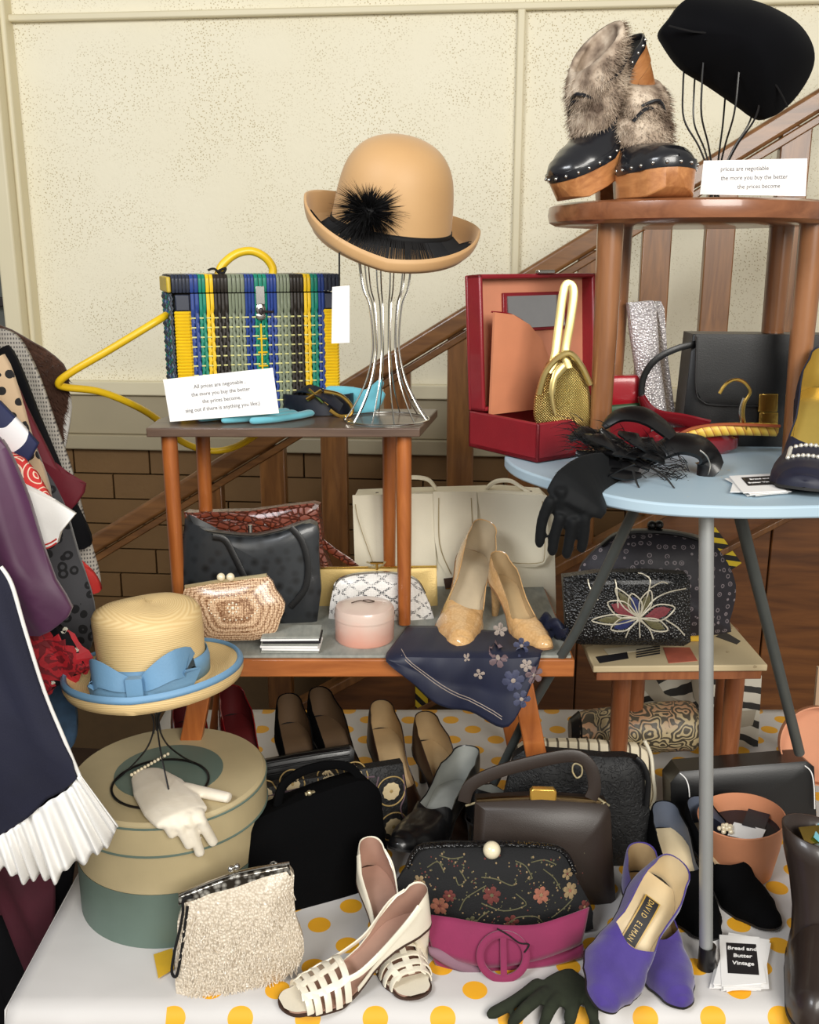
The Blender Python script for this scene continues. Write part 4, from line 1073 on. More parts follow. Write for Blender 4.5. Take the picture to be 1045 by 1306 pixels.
b.sweep(cr([WPt(212, 402, 1.47), WPt(196, 412, 1.45), WPt(140, 446, 1.43), WPt(92, 474, 1.42), WPt(75, 488, 1.42), WPt(84, 494, 1.43), WPt(125, 499, 1.46), WPt(165, 514, 1.5), WPt(198, 533, 1.57), WPt(232, 563, 1.60), WPt(268, 575, 1.62), WPt(300, 570, 1.62), WPt(330, 552, 1.61), WPt(345, 535, 1.60)], 6), [.0056]*79, n=10)
b.build('side_handle', [M['bk_yellow']], bt)
card('price_card', 'white printed price card leaning against the woven basket', [(208, 484), (348, 469), (356, 527), (217, 538)], 1.385, PRICE, tilt=6, size=.0080)
# ---------------- light blue gloves and belt on the dark table
M['aqua'] = plain('aqua blue knit', (104, 182, 198), .8, sheen=.3, var=.1); M['navybelt'] = leather('navy belt leather', (22, 26, 38), .4)
def glove(name, label, chains, mat, cat='glove', group=None, remesh=.0022, Mx=None, lab2=None):
    """chains: lists of (world point, radius_x, radius_y); fused into one cloth surface"""
    Mx = Mx or T(chains[0][0][0]); inv = Mx.inverted(); b = MB()
    for ch in chains:
        P = cr([Vector((*(inv @ Vector(c[0])), )) for c in ch], 4)
        def ip(j): 
            out = []
            for i in range(len(ch)-1):
                for q in range(4): out.append(ch[i][j]+(ch[i+1][j]-ch[i][j])*q/4)
            return out+[ch[-1][j]]
        ra, rb2 = ip(1), ip(2)
        ra[0] *= .75; rb2[0] *= .75; ra[-1] *= .55; rb2[-1] *= .55
        b.sweep(P, ra, rb2, n=12, up=ch[0][3] if len(ch[0]) > 3 else (0, 0, 1))
    o = b.build(name, [mat], None, Mx, remesh=remesh, kind=None); props(o, label, cat, group); return o
z_ = ZD
g1 = [[(PZ(x, y, z_+.006), rx, .0055) for x, y, rx in pts] for pts in (
    [(252, 534, .005), (285, 531, .006), (330, 528, .008), (372, 524, .012)], [(282, 536, .005), (310, 534, .006), (350, 530, .008), (378, 526, .011)],
    [(318, 537, .005), (345, 535, .006), (380, 530, .009), (398, 526, .010)], [(300, 526, .005), (340, 521, .006), (375, 518, .009)])]
glove('glove', 'light blue knitted glove in front of the price card on the dark table', g1, M['aqua'], group='light blue gloves')
g2 = [[(PY(x, y, 1.50), r_, .006, (0, -1, 0)) for x, y, r_ in pts] for pts in (
    [(415, 497, .006), (440, 500, .010), (462, 507, .014), (475, 520, .012)], [(488, 485, .005), (478, 498, .010), (466, 512, .014), (462, 528, .012)],
    [(425, 508, .005), (445, 512, .010), (460, 522, .012)], [(490, 500, .004), (482, 512, .008), (470, 524, .010)])]
glove('glove', 'light blue knitted glove crumpled behind the belt, beside the wire stand', g2, M['aqua'], group='light blue gloves')
bc = PZ(406, 527, ZD); blt = thing('coiled_belt', 'coiled navy leather belt with a gold buckle on the dark table', 'belt', T(bc.x, bc.y, ZD))
b = MB(); pts = []
for i in range(90):
    a = 2*PI*i/90*2.6+.3; r = .056-.0012*(i/90*2.6)*2; pts.append((r*math.cos(a), r*.62*math.sin(a), .0165))
b.sweep(pts, .0014, .0155, n=8, up=(0, 0, 1), pw=.4); b.build('strap', [M['navybelt']], blt, sharp=60)
b = MB(); b.sweep(cr([(-.030, -.010, .034), (-.016, -.030, .042), (.004, -.038, .038), (.024, -.042, .026), (.038, -.040, .014)], 5), .0098, .0014, n=8, up=(0, -.6, 1), pw=.4); b.build('strap_end', [M['navybelt']], blt, sharp=60)
b = MB(); b.sweep(cr([(.014, -.046, .040), (.038, -.046, .034), (.054, -.046, .018), (.052, -.046, .005), (.036, -.046, .003), (.022, -.046, .012)], 5), .0030, n=8); b.sweep([(-.010, -.0415, .042), (.012, -.042, .022)], .0045, .0018, n=8, pw=.5); b.sweep([(-.012, -.0415, .026), (.010, -.042, .040)], .0045, .0018, n=8, pw=.5); b.sweep([(.004, -.043, .033), (.020, -.044, .020)], .0018, n=6)
b.build('buckle', [M['gold']], blt)
# ---------------- black clothes of the round stool: price card
card('price_card', 'white printed price card standing on the round stool beside the clog', [(898, 205), (1030, 202), (1028, 250), (893, 248)], 1.26, [('prices are negotiable', -.012), ('the more you buy the better', 0), ('the prices become', .006)], tilt=5, size=.0078)
# ---------------- red vanity case
M['redlea'] = leather('dark red leather', (128, 24, 34), .38, 450, .15, coat=.15); M['salmon'] = plain('salmon moire lining', (214, 142, 110), .6, var=.1, vs=25); M['salmon2'] = plain('salmon lining panel', (204, 132, 96), .55, var=.08)
M['mirror'] = metal('mirror glass', (210, 210, 214), .03)
rm = frame(Vector((.080, 1.318, ZI+.001)), 36)
rc = thing('vanity_case', 'open red vanity case with salmon lining and a mirror in its lid', 'case', rm)
cw, cd_, ch_ = .215, .136, .050; tw = .006
b = MB()
for c, d in (((cw/2, -cd_/2, .004), (cw, cd_, .008)), ((cw/2, -cd_+tw/2, ch_/2), (cw, tw, ch_)), ((cw/2, -tw/2, ch_/2), (cw, tw, ch_)), ((tw/2, -cd_/2, ch_/2), (tw, cd_, ch_)), ((cw-tw/2, -cd_/2, ch_/2), (tw, cd_, ch_))): b.box(c, d)
b.build('base', [M['redlea']], rc, bevel=.002)
b = MB(); b.box((cw/2, -cd_/2, .011), (cw-.014, cd_-.014, .006)); b.build('base_lining', [M['salmon']], rc)
lidm = T(0, -.004, ch_) @ Matrix.Rotation(R(-4), 4, 'X'); lh = .178; ldp = .026
b = MB()
for c, d in (((cw/2, .002, lh/2), (cw, .006, lh)), ((tw/2, -ldp/2, lh/2), (tw, ldp, lh)), ((cw-tw/2, -ldp/2, lh/2), (tw, ldp, lh)), ((cw/2, -ldp/2, lh-tw/2), (cw, ldp, tw)), ((cw/2, -ldp/2, tw/2), (cw, ldp, tw))): b.box(c, d)
lid_ = b.build('lid', [M['redlea']], rc, lidm, bevel=.002)
b = MB(); b.box((cw/2, -.003, lh/2), (cw-.012, .004, lh-.012)); b.build('lid_lining', [M['salmon']], lid_)
b = MB(); b.box((.115, -.007, .128), (.120, .004, .052)); b.build('mirror_frame', [M['redlea']], lid_, bevel=.001)
b = MB(); b.box((.115, -.0094, .128), (.108, .002, .043)); b.build('mirror', [M['mirror']], lid_)
b = MB(); b.box((.115, -.028, lh+.002), (.030, .008, .005)); b.build('latch', [M['silver']], lid_, bevel=.001)
gp = [(.008, .138), (.040, .134), (.070, .120), (.095, .098), (.112, .070), (.122, .036), (.118, .004), (.008, .004)]
b = MB(); b.puff(gp, .010, .002, 3); b.build('gusset', [M['salmon2']], rc, T(0, -.034, ch_-.006) @ Matrix.Rotation(R(2), 4, 'X'))
gq = [Vector((p[0], p[1])) for p in gp[:7]]; b = MB(); b.sweep([Vector((p.x, -.034, p.y+ch_-.006)) for p in cr(gq, 4)], .0012, n=5); b.build('gusset_piping', [M['redlea']], rc)
# ---------------- gold mesh purse
k = NM('gold chain mesh'); x_, y_, z_s = k.sep(); g_ = k.math('MULTIPLY', k.math('SINE', k.math('MULTIPLY', x_, 1900)), k.math('SINE', k.math('MULTIPLY', z_s, 1900)))
k.col(k.mix(k.step(g_, -.6, .6), (150, 120, 48), (236, 214, 140))); k.bump(g_, .8, .001); M['goldmesh'] = k.set(.28, .85)
M['goldlea'] = plain('gold leather', (206, 184, 120), .28, .7, var=.12)
gm = plane((712, 546), Y=1.262); gp_ = thing('gold_purse', 'gold chain-mesh evening purse with an upright gold strap in the red case', 'purse', gm)
b = MB(); b.puff(outl(gm, [(682, 535), (682, 510), (690, 480), (702, 458), (720, 450), (738, 466), (750, 492), (756, 530), (748, 548), (716, 548), (694, 546)]), .050, .004, 2.4, smooth=3, noise=.0006, rings=(1, .97, .92, .84, .74, .62, .48, .32, .15)); b.build('body', [M['goldmesh']], gp_)
strap('frame', gm, [(686, 500), (692, 476), (704, 458), (722, 448), (738, 464), (750, 488)], .004, .006, M['goldlea'], gp_, [-.016, -.020, -.022, -.024, -.020, -.016], pw=1)
strap('gather', gm, [(704, 524), (700, 500), (704, 478), (716, 464)], [.002]*1+[.003]*5+[.0045]*5+[.006]*5, .003, M['goldlea'], gp_, [-.030, -.030, -.028, -.024], pw=1)
strap('handle', gm, [(700, 474), (706, 450), (712, 410), (718, 372), (724, 362), (731, 372), (726, 410), (719, 448), (722, 468)], .0056, .002, M['goldlea'], gp_, [-.020, -.016, -.010, -.006, -.004, -.006, -.010, -.014, -.02], up=(0, 1, 0))
# ---------------- red, green and black clutch behind the stool leg
M['redclutch'] = leather('bright red leather', (156, 22, 34), .3, coat=.3); M['greenlea'] = leather('green leather', (44, 78, 46), .5)
cm = plane((790, 556), Y=1.36, yaw=-4); cl_ = thing('clutch_purse', 'red, green and black leather clutch behind the stool leg', 'purse', cm)
b = MB(); b.puff(outl(cm, [(762, 480), (812, 478), (818, 486), (818, 514), (762, 518)]), .024, .008, 5); b.build('red_section', [M['redclutch']], cl_)
b = MB(); b.puff(outl(cm, [(762, 517), (818, 512), (819, 525), (762, 531)]), .028, .010, 5); b.build('green_section', [M['greenlea']], cl_)
b = MB(); b.puff(outl(cm, [(760, 530), (820, 524), (822, 566), (760, 570)]), .030, .012, 5); b.build('black_section', [M['black']], cl_)
# ---------------- silver sequinned purses
k = NM('silver sequins'); v_ = k.vor(330, out=1); k.col(k.mix(k.vor(330), (236, 232, 230), (176, 168, 172))); k.bump(k.vor(330), .9, .002); M['sequin'] = k.set(.25, .35)
for (px, lab, yw) in (([(800, 386), (832, 383), (836, 388), (840, 450), (852, 530), (822, 532), (812, 480), (803, 420)], 'wide silver sequinned purse standing on end beside the stool leg', 10), ([(834, 384), (842, 384), (846, 392), (850, 450), (862, 528), (852, 532), (843, 460), (836, 400)], 'narrow silver sequinned purse standing on end behind the wider one', -10)):
    Y_ = 1.40 if yw > 0 else 1.425; sm = plane((px[4][0], 575), Y=Y_); b = MB(); q = px[:4]+[(px[4][0]+4, 572), (px[5][0]+6, 572)]+px[6:]
    b.puff(outl(sm, q), .030, .006, 3, rings=(1, .96, .88, .75, .5, .2)); o = b.build('sequin_purse', [M['sequin']], None, sm); props(o, lab, 'purse', 'silver sequinned purses')
    strap('zip_edge', sm, [(q[0][0]+2, q[0][1]+2), (q[7][0]+2, q[7][1]), (q[6][0]+3, q[6][1]), (q[5][0]+2, q[5][1]-10)], .0012, .002, M['silver'], o, [-.006]*4)
# ---------------- black box handbag
hm2 = plane((960, 588), Y=1.36, yaw=-3); hb = thing('box_handbag', 'black leather box handbag with a front flap and gold clasp under the stool', 'handbag', hm2)
b = MB(); b.puff(outl(hm2, [(878, 424), (1075, 426), (1090, 585), (868, 587), (866, 530)]), .075, .028, 6, rings=(1, .98, .94, .85, .6, .3)); bd_ = b; b.build('body', [M['black']], hb)
b = MB(); b.puff(outl(hm2, [(879, 423), (1076, 424), (1082, 500), (1060, 512), (900, 510), (886, 505), (879, 490)]), .006, .002, 6); b.build('flap', [M['black']], hb, T(0, -.040, 0))
strap('flap_piping', hm2, [(880, 426), (879, 490), (887, 506), (905, 511), (960, 512)], .0012, .0012, M['black'], hb, [-.043]*5)
for (y0, y1, m_) in ((497, 520, 'gold'), (520, 548, 'gold')):
    P = outl(hm2, [(957, y0), (980, y0), (979, y1-1), (955, y1-1)]); b = MB(); b.slab(P, -.046, -.042); b.build('clasp_plate', [M[m_]], hb, bevel=.0006)
strap('handle', hm2, [(882, 436), (856, 442), (830, 456), (816, 478), (814, 505), (822, 530)], .0045, .0022, M['black'], hb, [-.03, -.035, -.035, -.032, -.03, -.03])
# ---------------- red patent dish-like purse, hanger
M['redgloss'] = plain('glossy dark red patent', (120, 28, 36), .1, coat=1, var=.05)
dm = PZ(905, 583, ZI); dd = thing('patent_purse', 'glossy dark red patent purse lying under the yellow braided hanger', 'purse', T(dm.x-.01, dm.y+.045, ZI))
b = MB(); b.lathe([(0, 0), (.045, 0), (.052, .006), (.053, .020), (.046, .026), (0, .028)], 40, 1.15, .72); b.build('body', [M['redgloss']], dd, weld=True)
b = MB(); inv = dd.matrix_world.inverted()
b.sweep(cr([inv @ PY(x, y, 1.33) for x, y in ((818, 505), (826, 520), (840, 530), (868, 536), (900, 545))], 5), [.006+.0006*i for i in range(21)], .004, n=8); b.build('flap', [M['redgloss']], dd)
k = NM('braided straw strap'); x_, y_, z_s = k.sep(); c_1 = k.math('FRACT', k.math('MULTIPLY', k.math('ADD', x_, k.math('MULTIPLY', z_s, .6)), 95)); k.col(k.ramp(c_1, [(0, (206, 166, 54)), (.55, (222, 188, 84)), (.62, (150, 84, 30)), (.8, (196, 152, 50))])); k.bump(c_1, .5, .002); M['braid'] = k.set(.5)
hg = plane((925, 556), Y=1.255); hn = thing('clothes_hanger', 'clothes hanger wrapped in yellow braid with a metal hook, on the blue board', 'hanger', hg)
strap('bar', hg, [(858, 561), (880, 553), (915, 548), (950, 548), (994, 550)], [.003]*3+[.006]*3+[.0085]*11, .007, M['braid'], hn, [0, 0, 0, .005, .01], pw=1, n=12, k=4)
strap('bar_trim', hg, [(862, 556), (882, 546), (915, 541), (950, 541), (994, 543)], .0022, .0022, plain('brown cord', (150, 70, 30), .6), hn, [-.004]*5, pw=1)
strap('hook', hg, [(952, 548), (948, 530), (950, 514), (957, 500), (950, 488), (938, 484), (926, 490), (918, 502)], .0022, .0022, M['gold'], hn, [0]*8, pw=1)
strap('hook_back_wire', hg, [(949, 547), (945, 525), (950, 508)], .0018, .0018, M['silver'], hn, [.003]*3, pw=1)  # second, silver wire just behind the hook stem
# ---------------- black feather fascinator and black glove
fc = PZ(800, 596, ZI+.02); fs_ = thing('feather_fascinator', 'glossy black feather fascinator with loops and quills over the board edge', 'fascinator', T(fc.x, fc.y, ZI))
M['feather'] = plain('glossy black feather', (9, 9, 11), .35, coat=.15, var=0); inv = fs_.matrix_world.inverted()
def blade(px, ws, Y, name='feather', thk=.0008):
    b_ = MB(); P = cr([inv @ PY(x, y, Yy) for (x, y), Yy in zip(px, Y)], 5); n_ = len(P); W = []
    for i in range(n_):
        f = i/(n_-1)*(len(ws)-1); j = min(int(f), len(ws)-2); W.append(ws[j]+(ws[j+1]-ws[j])*(f-j))
    b_.sweep(P, W, thk, n=8, up=(0, -.5, 1)); return b_.build(name, [M['feather']], fs_)
Yb = lambda n, a=1.14, c=1.14: [a+(c-a)*i/(n-1) for i in range(n)]
blade([(895, 612), (905, 590), (895, 572), (868, 566), (845, 575), (826, 590)], [.006, .018, .024, .020, .014, .004], Yb(6), thk=.006)
blade([(770, 545), (790, 530), (820, 530), (845, 545), (862, 562)], [.004, .012, .018, .015, .008], Yb(5, 1.16, 1.15), thk=.004)
blade([(728, 560), (742, 552), (770, 566), (800, 582), (830, 596)], [.004, .014, .016, .013, .006], Yb(5, 1.15, 1.12), thk=.004)
blade([(735, 578), (760, 582), (790, 590), (815, 600)], [.003, .012, .013, .006], Yb(4, 1.13, 1.11), thk=.004)
blade([(745, 592), (770, 600), (798, 606), (818, 606)], [.002, .009, .010, .004], Yb(4, 1.10, 1.10), thk=.003)
blade([(765, 548), (780, 560), (800, 575), (820, 590)], [.003, .010, .012, .006], Yb(4), thk=.004)
for i, (x, y, dx, dy) in enumerate(((745, 556, 46, 20), (760, 575, 50, 8), (752, 590, 48, 6), (790, 552, 40, 26), (800, 575, 46, 14), (770, 560, 30, 30), (812, 560, 34, 20))): blade([(x, y), (x+dx*.5, y+dy*.5-5), (x+dx, y+dy)], [.003, .012, .005], [1.12+.003*i, 1.105+.003*i, 1.11+.003*i], thk=.003)
for px in ([(808, 600), (812, 615), (820, 632)], [(830, 596), (850, 610), (864, 628)], [(770, 610), (790, 600), (810, 592)], [(760, 600), (740, 606), (728, 612)]): blade(px, [.0018, .0014, .0006], Yb(3, 1.09, 1.07), 'quill', .0008)
rf = random.Random(9); fm = MB()
for i in range(260):
    x = rf.uniform(730, 880); y = 540+(x-730)*.28+rf.gauss(18, 12); p = inv @ PY(x, y, 1.11+rf.uniform(0, .03)); d = Vector((rf.uniform(-1, -.2), -.2, rf.gauss(.1, .25))).normalized()*rf.uniform(.018, .035)
    fm.sweep([p, p+d*.5+Vector((0, 0, .002)), p+d], [.0006, .0005, .0001], n=3, cap=False)
fm.build('barbs', [M['feather']], fs_, kind='stuff')
b = MB(); b.sweep(cr([inv @ PY(x, y, 1.10) for x, y in ((903, 606), (906, 594), (902, 582), (893, 574))], 4), .0009, n=5); b.build('edge_wire', [M['silver']], fs_)
M['blackglove'] = plain('black stretch satin', (9, 11, 13), .7, sheen=.03, spec=.2, var=.2, vs=60)
YG = 1.055
g3 = [[(PZ(795, 606, ZI+.004)+Vector((0, .01, 0)), .026, .004, (0, -.5, .8)), (PY(760, 612, 1.07), .032, .006), (PY(742, 628, 1.035), .036, .008), (PY(730, 648, 1.03), .034, .012)]]
for px in ([(704, 634), (692, 664), (688, 698)], [(716, 655), (708, 682), (704, 708)], [(732, 660), (727, 686), (722, 712)], [(746, 655), (745, 682), (741, 704)], [(716, 622), (716, 642), (722, 662)]):
    g3.append([(PY(x, y, YG-.03+.004*i), .0068-.0006*i, .0068-.0005*i, (0, -1, 0)) for i, (x, y) in enumerate(px)])
g3.append([(PY(x, y, 1.032), .016, .008, (0, -1, 0)) for x, y in ((710, 628), (722, 648), (738, 668))])
g3[0] = [(c[0], c[1], c[2], (0, -1, .3)) for c in g3[0]]
glove('glove', 'black fabric glove hanging over the front edge of the blue board', g3, M['blackglove'], remesh=.0018)
# ---------------- business cards
def cards(label, px4, z, n, grp, txt, thick=.0006, offs=3):
    Mx = T(PZ(*px4[3], z)); t = thing('business_cards', label, 'cards', Mx, None); inv_ = Mx.inverted(); r_ = random.Random(n)
    P = [inv_ @ PZ(x, y, z) for x, y in px4]; c = sum(P, Vector())/4
    for i in range(n):
        Rz_ = Matrix.Rotation(R(r_.uniform(-14, 14) if i < n-1 else 0), 4, 'Z'); of = Vector((r_.uniform(-offs, offs)*.001, r_.uniform(-offs, offs)*.001, 0)) if i < n-1 else Vector()
        q = [Rz_ @ (p-c)+c+of+Vector((0, 0, .0008*i)) for p in P]; b_ = MB(); b_.add([*q, *[p+Vector((0, 0, thick)) for p in q]], [(0, 1, 2, 3), (7, 6, 5, 4), (0, 4, 5, 1), (1, 5, 6, 2), (2, 6, 7, 3), (3, 7, 4, 0)]); b_.build('card', [M['white']], t)
    ux = (P[1]-P[0]); uy = (P[0]-P[3]); zt_ = .0008*n+.0002
    f_ = lambda u, v: P[3]+ux*u+uy*v+Vector((0, 0, zt_))
    b_ = MB(); q = [f_(.16, .24), f_(.90, .24), f_(.90, .84), f_(.16, .84)] if txt[1] else [f_(.22, .35), f_(.95, .35), f_(.95, .85), f_(.22, .85)]
    b_.add(q, [(0, 1, 2, 3)]); pn = b_.build('printed_panel', [M['inkblack']], t)
    an = math.atan2(ux.y, ux.x)
    for i, s_ in enumerate(txt[0]):
        p = f_(*( (.53, .73-.145*i) if txt[1] else (.585, .70-.2*i))); b_sz = txt[2]
        text(s_, b_sz, M['white'], pn, T(p+Vector((0, 0, .0003))) @ Matrix.Rotation(an, 4, 'Z') @ Matrix.Rotation(-PI/2, 4, 'X'), 'lettering', shear=.25, bold=.0002)
    return t
cards('small stack of business cards with a black panel on the blue board', [(930, 611), (985, 608), (1003, 630), (948, 633)], ZI+.0015, 5, None, (['Bread and', 'Butter Vintage'], False, .0062))
cards('pile of business cards reading Bread and Butter Vintage by the steel leg', [(917, 1200), (968, 1203), (977, 1262), (920, 1266)], ZT+.0015, 12, None, (['Bread and', 'Butter', 'Vintage'], True, .0088), offs=5)
# ================================================================ BENCH GOODS
k = NM('brown crocodile leather'); v_ = k.vor(72, k.map((1, 1, 1.6)), feature='DISTANCE_TO_EDGE'); k.col(k.mix(k.step(v_, 0, .12), (58, 24, 14), (118, 54, 34))); k.bump(k.step(v_, 0, .12), .8, .002); M['croc'] = k.set(.3, coat=.4)
k = NM('black ostrich leather'); v_ = k.vor(58, rnd=.8); k.col(k.mix(k.step(v_, .1, .5), (8, 9, 10), (40, 43, 46))); k.bump(k.step(v_, .0, .4), -.9, .003); M['ostrich'] = k.set(.35, coat=.25)
bg = plane((330, 765), Y=1.50, yaw=-3, tilt=6); cb = thing('crocodile_handbag', 'brown crocodile-grain handbag behind the black ostrich handbag on the bench', 'handbag', bg)
bm2 = MB(); bm2.puff(outl(bg, [(240, 664), (246, 652), (320, 650), (400, 640), (408, 652), (414, 700), (420, 776), (240, 776)]), .05, .016, 4, smooth=2); bm2.build('body', [M['croc']], cb)
strap('strap', bg, [(248, 668), (270, 654), (310, 656), (345, 664), (360, 668)], .005, .0016, M['croc'], cb, [-.028]*5)
strap('strap', bg, [(412, 690), (430, 704), (448, 716), (462, 730)], .006, .0016, M['croc'], cb, [-.01]*4)
bg = plane((320, 800), Y=1.40, yaw=4, tilt=5); ob = thing('ostrich_handbag', 'black ostrich-grain handbag with thin looped straps on the bench', 'handbag', bg)
b = MB(); b.puff(outl(bg, [(238, 662), (245, 672), (290, 680), (325, 682), (360, 675), (385, 666), (405, 668), (407, 700), (404, 795), (330, 800), (240, 792)]), .055, .018, 5, smooth=2, rings=(1, .985, .95, .88, .7, .4)); b.build('body', [M['ostrich']], ob)
for px in ([(275, 680), (290, 684), (302, 705), (316, 735), (318, 750)], [(372, 668), (386, 685), (394, 715), (390, 745), (372, 768)]): strap('handle', bg, px, .0048, .0016, M['black'], ob, [-.030]*5)
b = MB(); P = loc2(bg, 320, 674); b.sweep([(P[0], -.01, P[1]-.004), (P[0], -.01, P[1]+.007)], .0035, n=10); b.build('clasp', [M['silver']], ob)
strap('top_frame', bg, [(240, 668), (262, 676), (300, 681), (330, 682), (362, 675), (390, 668), (404, 669)], .002, .003, M['black'], ob, [-.012]*7)
# pearl clutch
k = NM('tiny peach pearls'); v_ = k.vor(430, rnd=.25); k.col(k.ramp(v_, [(.0, (246, 226, 196)), (.45, (214, 176, 138)), (.62, (120, 82, 56))])); k.bump(v_, -.9, .002); M['pearls'] = k.set(.25, coat=.3)
M['goldpale'] = plain('pale gold metal', (222, 206, 164), .3, .8, var=.03)
bg = plane((285, 816), Y=1.285, yaw=0, tilt=8, roll=0); pcl = thing('pearl_clutch', 'peach pearl-beaded clutch with a pearl ball clasp behind the straw hat', 'purse', bg)
b = MB(); P = outl(bg, [(237, 748), (300, 739), (340, 733), (352, 752), (364, 770), (358, 790), (346, 812), (300, 816), (262, 814), (248, 790), (240, 770)]); b.puff(P, .036, .004, 2.6, smooth=2); dc = Decal(b); b.build('body', [M['pearls']], pcl)
strap('frame', bg, [(237, 748), (280, 741), (320, 736), (341, 733)], .0028, .003, M['goldpale'], pcl, [-.003]*4)
b = MB()
for x in (283, 295): p = loc2(bg, x, 735); b.ball((p[0], -.006, p[1]), .0058, 9)
b.build('ball_clasp', [M['pearl']], pcl)
c = loc2(bg, 300, 772); M['pearlb'] = plain('pearl beads', (250, 236, 212), .25, coat=.4)
b = MB()
for i in range(8): a = 2*PI*i/8; b.ball(dc.at(c[0]+.007*math.cos(a), c[1]+.007*math.sin(a)), .0016, 4)
for i in range(26): a = 2*PI*i/26; b.ball(dc.at(c[0]+.034*math.cos(a), c[1]+.017*math.sin(a)), .0012, 4)
b.ball(dc.at(*c), .0025, 5); b.build('bead_pattern', [M['pearlb']], pcl)
# cards stack on the bench
q = T(PZ(372, 830, ZB)+Vector((0, .012, 0))); sc = thing('card_stack', 'stack of small white cards on the bench beside the pink box', 'cards', q); rr = random.Random(3)
for i in range(7):
    b = MB(); b.box((rr.uniform(-.002, .002), rr.uniform(-.001, .002), .0018+.0036*i), (.080, .045, .0026), Matrix.Rotation(R(rr.uniform(-2, 2)), 3, 'Z')); b.build('card_bundle', [M['white' if i % 3 else 'mat'] if i != 4 else M['inkblack']], sc)
# pink round box
k = NM('pale pink clouded plastic'); z_s = k.sep()[2]; k.col(k.mix(k.step(k.math('ADD', z_s, k.math('MULTIPLY', k.noise(30), .03)), .02, .055), (226, 164, 144), (214, 190, 176))); M['pink'] = k.set(.3, coat=.5)
q = PZ(464, 826, ZB); pb = thing('round_box', 'small round pale pink box with a lid drawing on the bench', 'box', T(q.x, q.y+.035, ZB))
b = MB(); b.lathe([(0, 0), (.040, 0), (.0425, .003), (.0425, .045), (.0405, .050), (.030, .0535), (0, .0555)], 48); b.lathe([(.0432, .034), (.0436, .036), (.0432, .038)], 48); b.build('body', [M['pink']], pb, weld=True)
b = MB(); b.sweep(cr([(-.018, -.004, .0555), (-.006, .003, .0565), (.006, -.004, .0565), (.014, .003, .0555), (.006, .009, .0555), (-.002, .006, .056)], 4), .0010, .0006, n=5, up=(0, 0, 1)); b.build('lid_drawing', [M['solebrown']], pb)
# gold clutch, coin purse
M['goldbro'] = plain('gold brocade', (200, 172, 108), .4, .35, var=.08, bs=.3, bscale=600)
bg = plane((478, 815), Y=1.46, tilt=6); gc = thing('gold_clutch', 'flat gold clutch with a bow clasp behind the small patterned purse', 'purse', bg)
b = MB(); b.puff(outl(bg, [(398, 724), (440, 723), (520, 723), (557, 722), (559, 792), (555, 795), (400, 795)]), .018, .006, 8); b.build('body', [M['goldbro']], gc); strap('frame', bg, [(398, 724), (478, 723), (557, 722)], .0018, .004, M['gold'], gc, [-.004]*3)
strap('clasp_bow', bg, [(468, 715), (480, 718), (492, 715), (482, 722), (470, 721)], .0014, .0014, M['goldpale'], gc, [-.010]*5, pw=1)
k = NM('white beads with black lattice'); x_, y_, z_s = k.sep()
def tri(v, s): return k.math('ABSOLUTE', k.math('SUBTRACT', k.math('FRACT', k.math('MULTIPLY', v, s)), .5))
d1 = k.math('LESS_THAN', tri(k.math('ADD', x_, k.math('MULTIPLY', z_s, 1.5)), 32), .10); d2 = k.math('LESS_THAN', tri(k.math('SUBTRACT', x_, k.math('MULTIPLY', z_s, 1.5)), 32), .10)
bd = k.vor(420, rnd=.2); k.col(k.mix(k.math('MULTIPLY', k.math('MAXIMUM', d1, d2), k.math('LESS_THAN', bd, .45)), k.mix(bd, (236, 232, 226), (200, 196, 190)), (24, 26, 34))); k.bump(bd, -.6, .001); M['lattice'] = k.set(.35)
bg = plane((488, 812), Y=1.405, tilt=5); cpu = thing('beaded_purse', 'white beaded purse with a black diamond lattice behind the orange table leg', 'purse', bg)
b = MB(); b.puff(outl(bg, [(425, 752), (434, 738), (460, 731), (500, 730), (530, 738), (542, 756), (546, 800), (430, 802)]), .034, .005, 3, smooth=3); b.build('body', [M['lattice']], cpu)
strap('frame', bg, [(426, 752), (434, 738), (460, 731), (500, 730), (530, 738), (542, 756)], .0022, .004, M['silver'], cpu, [-.003]*6, pw=1)
b = MB(); p = loc2(bg, 481, 718); b.sweep([(p[0], -.004, p[1]-.010), (p[0], -.004, p[1])], .002, n=6); b.sweep([(p[0]-.010, -.004, p[1]+.001), (p[0]+.010, -.004, p[1]+.001)], .002, n=6); b.build('kiss_clasp', [M['gold']], cpu)
# cream satchel
bg = plane((580, 790), Y=1.59, yaw=-2, tilt=4); sa = thing('satchel', 'large cream leather satchel with two buckles behind the nude shoes', 'satchel', bg)
b = MB(); b.puff(outl(bg, [(455, 628), (500, 626), (640, 622), (690, 626), (704, 640), (707, 776), (457, 778)]), .085, .032, 7, rings=(1, .985, .95, .86, .6, .3)); b.build('body', [M['cream']], sa)
b = MB(); b.puff(outl(bg, [(453, 626), (553, 624), (557, 718), (545, 717), (456, 717)]), .006, .002, 8); b.build('flap', [M['cream']], sa, T(0, -.045, 0))
b = MB(); b.puff(outl(bg, [(606, 622), (694, 626), (697, 700), (690, 711), (680, 715), (625, 713)]), .006, .002, 8); b.build('flap', [M['cream']], sa, T(0, -.045, 0))
b = MB(); b.puff(outl(bg, [(553, 621), (607, 621), (609, 690), (602, 722), (590, 732), (572, 728), (560, 708), (555, 680)]), .007, .0025, 8); b.build('strap_tab', [M['cream']], sa, T(0, -.049, 0))
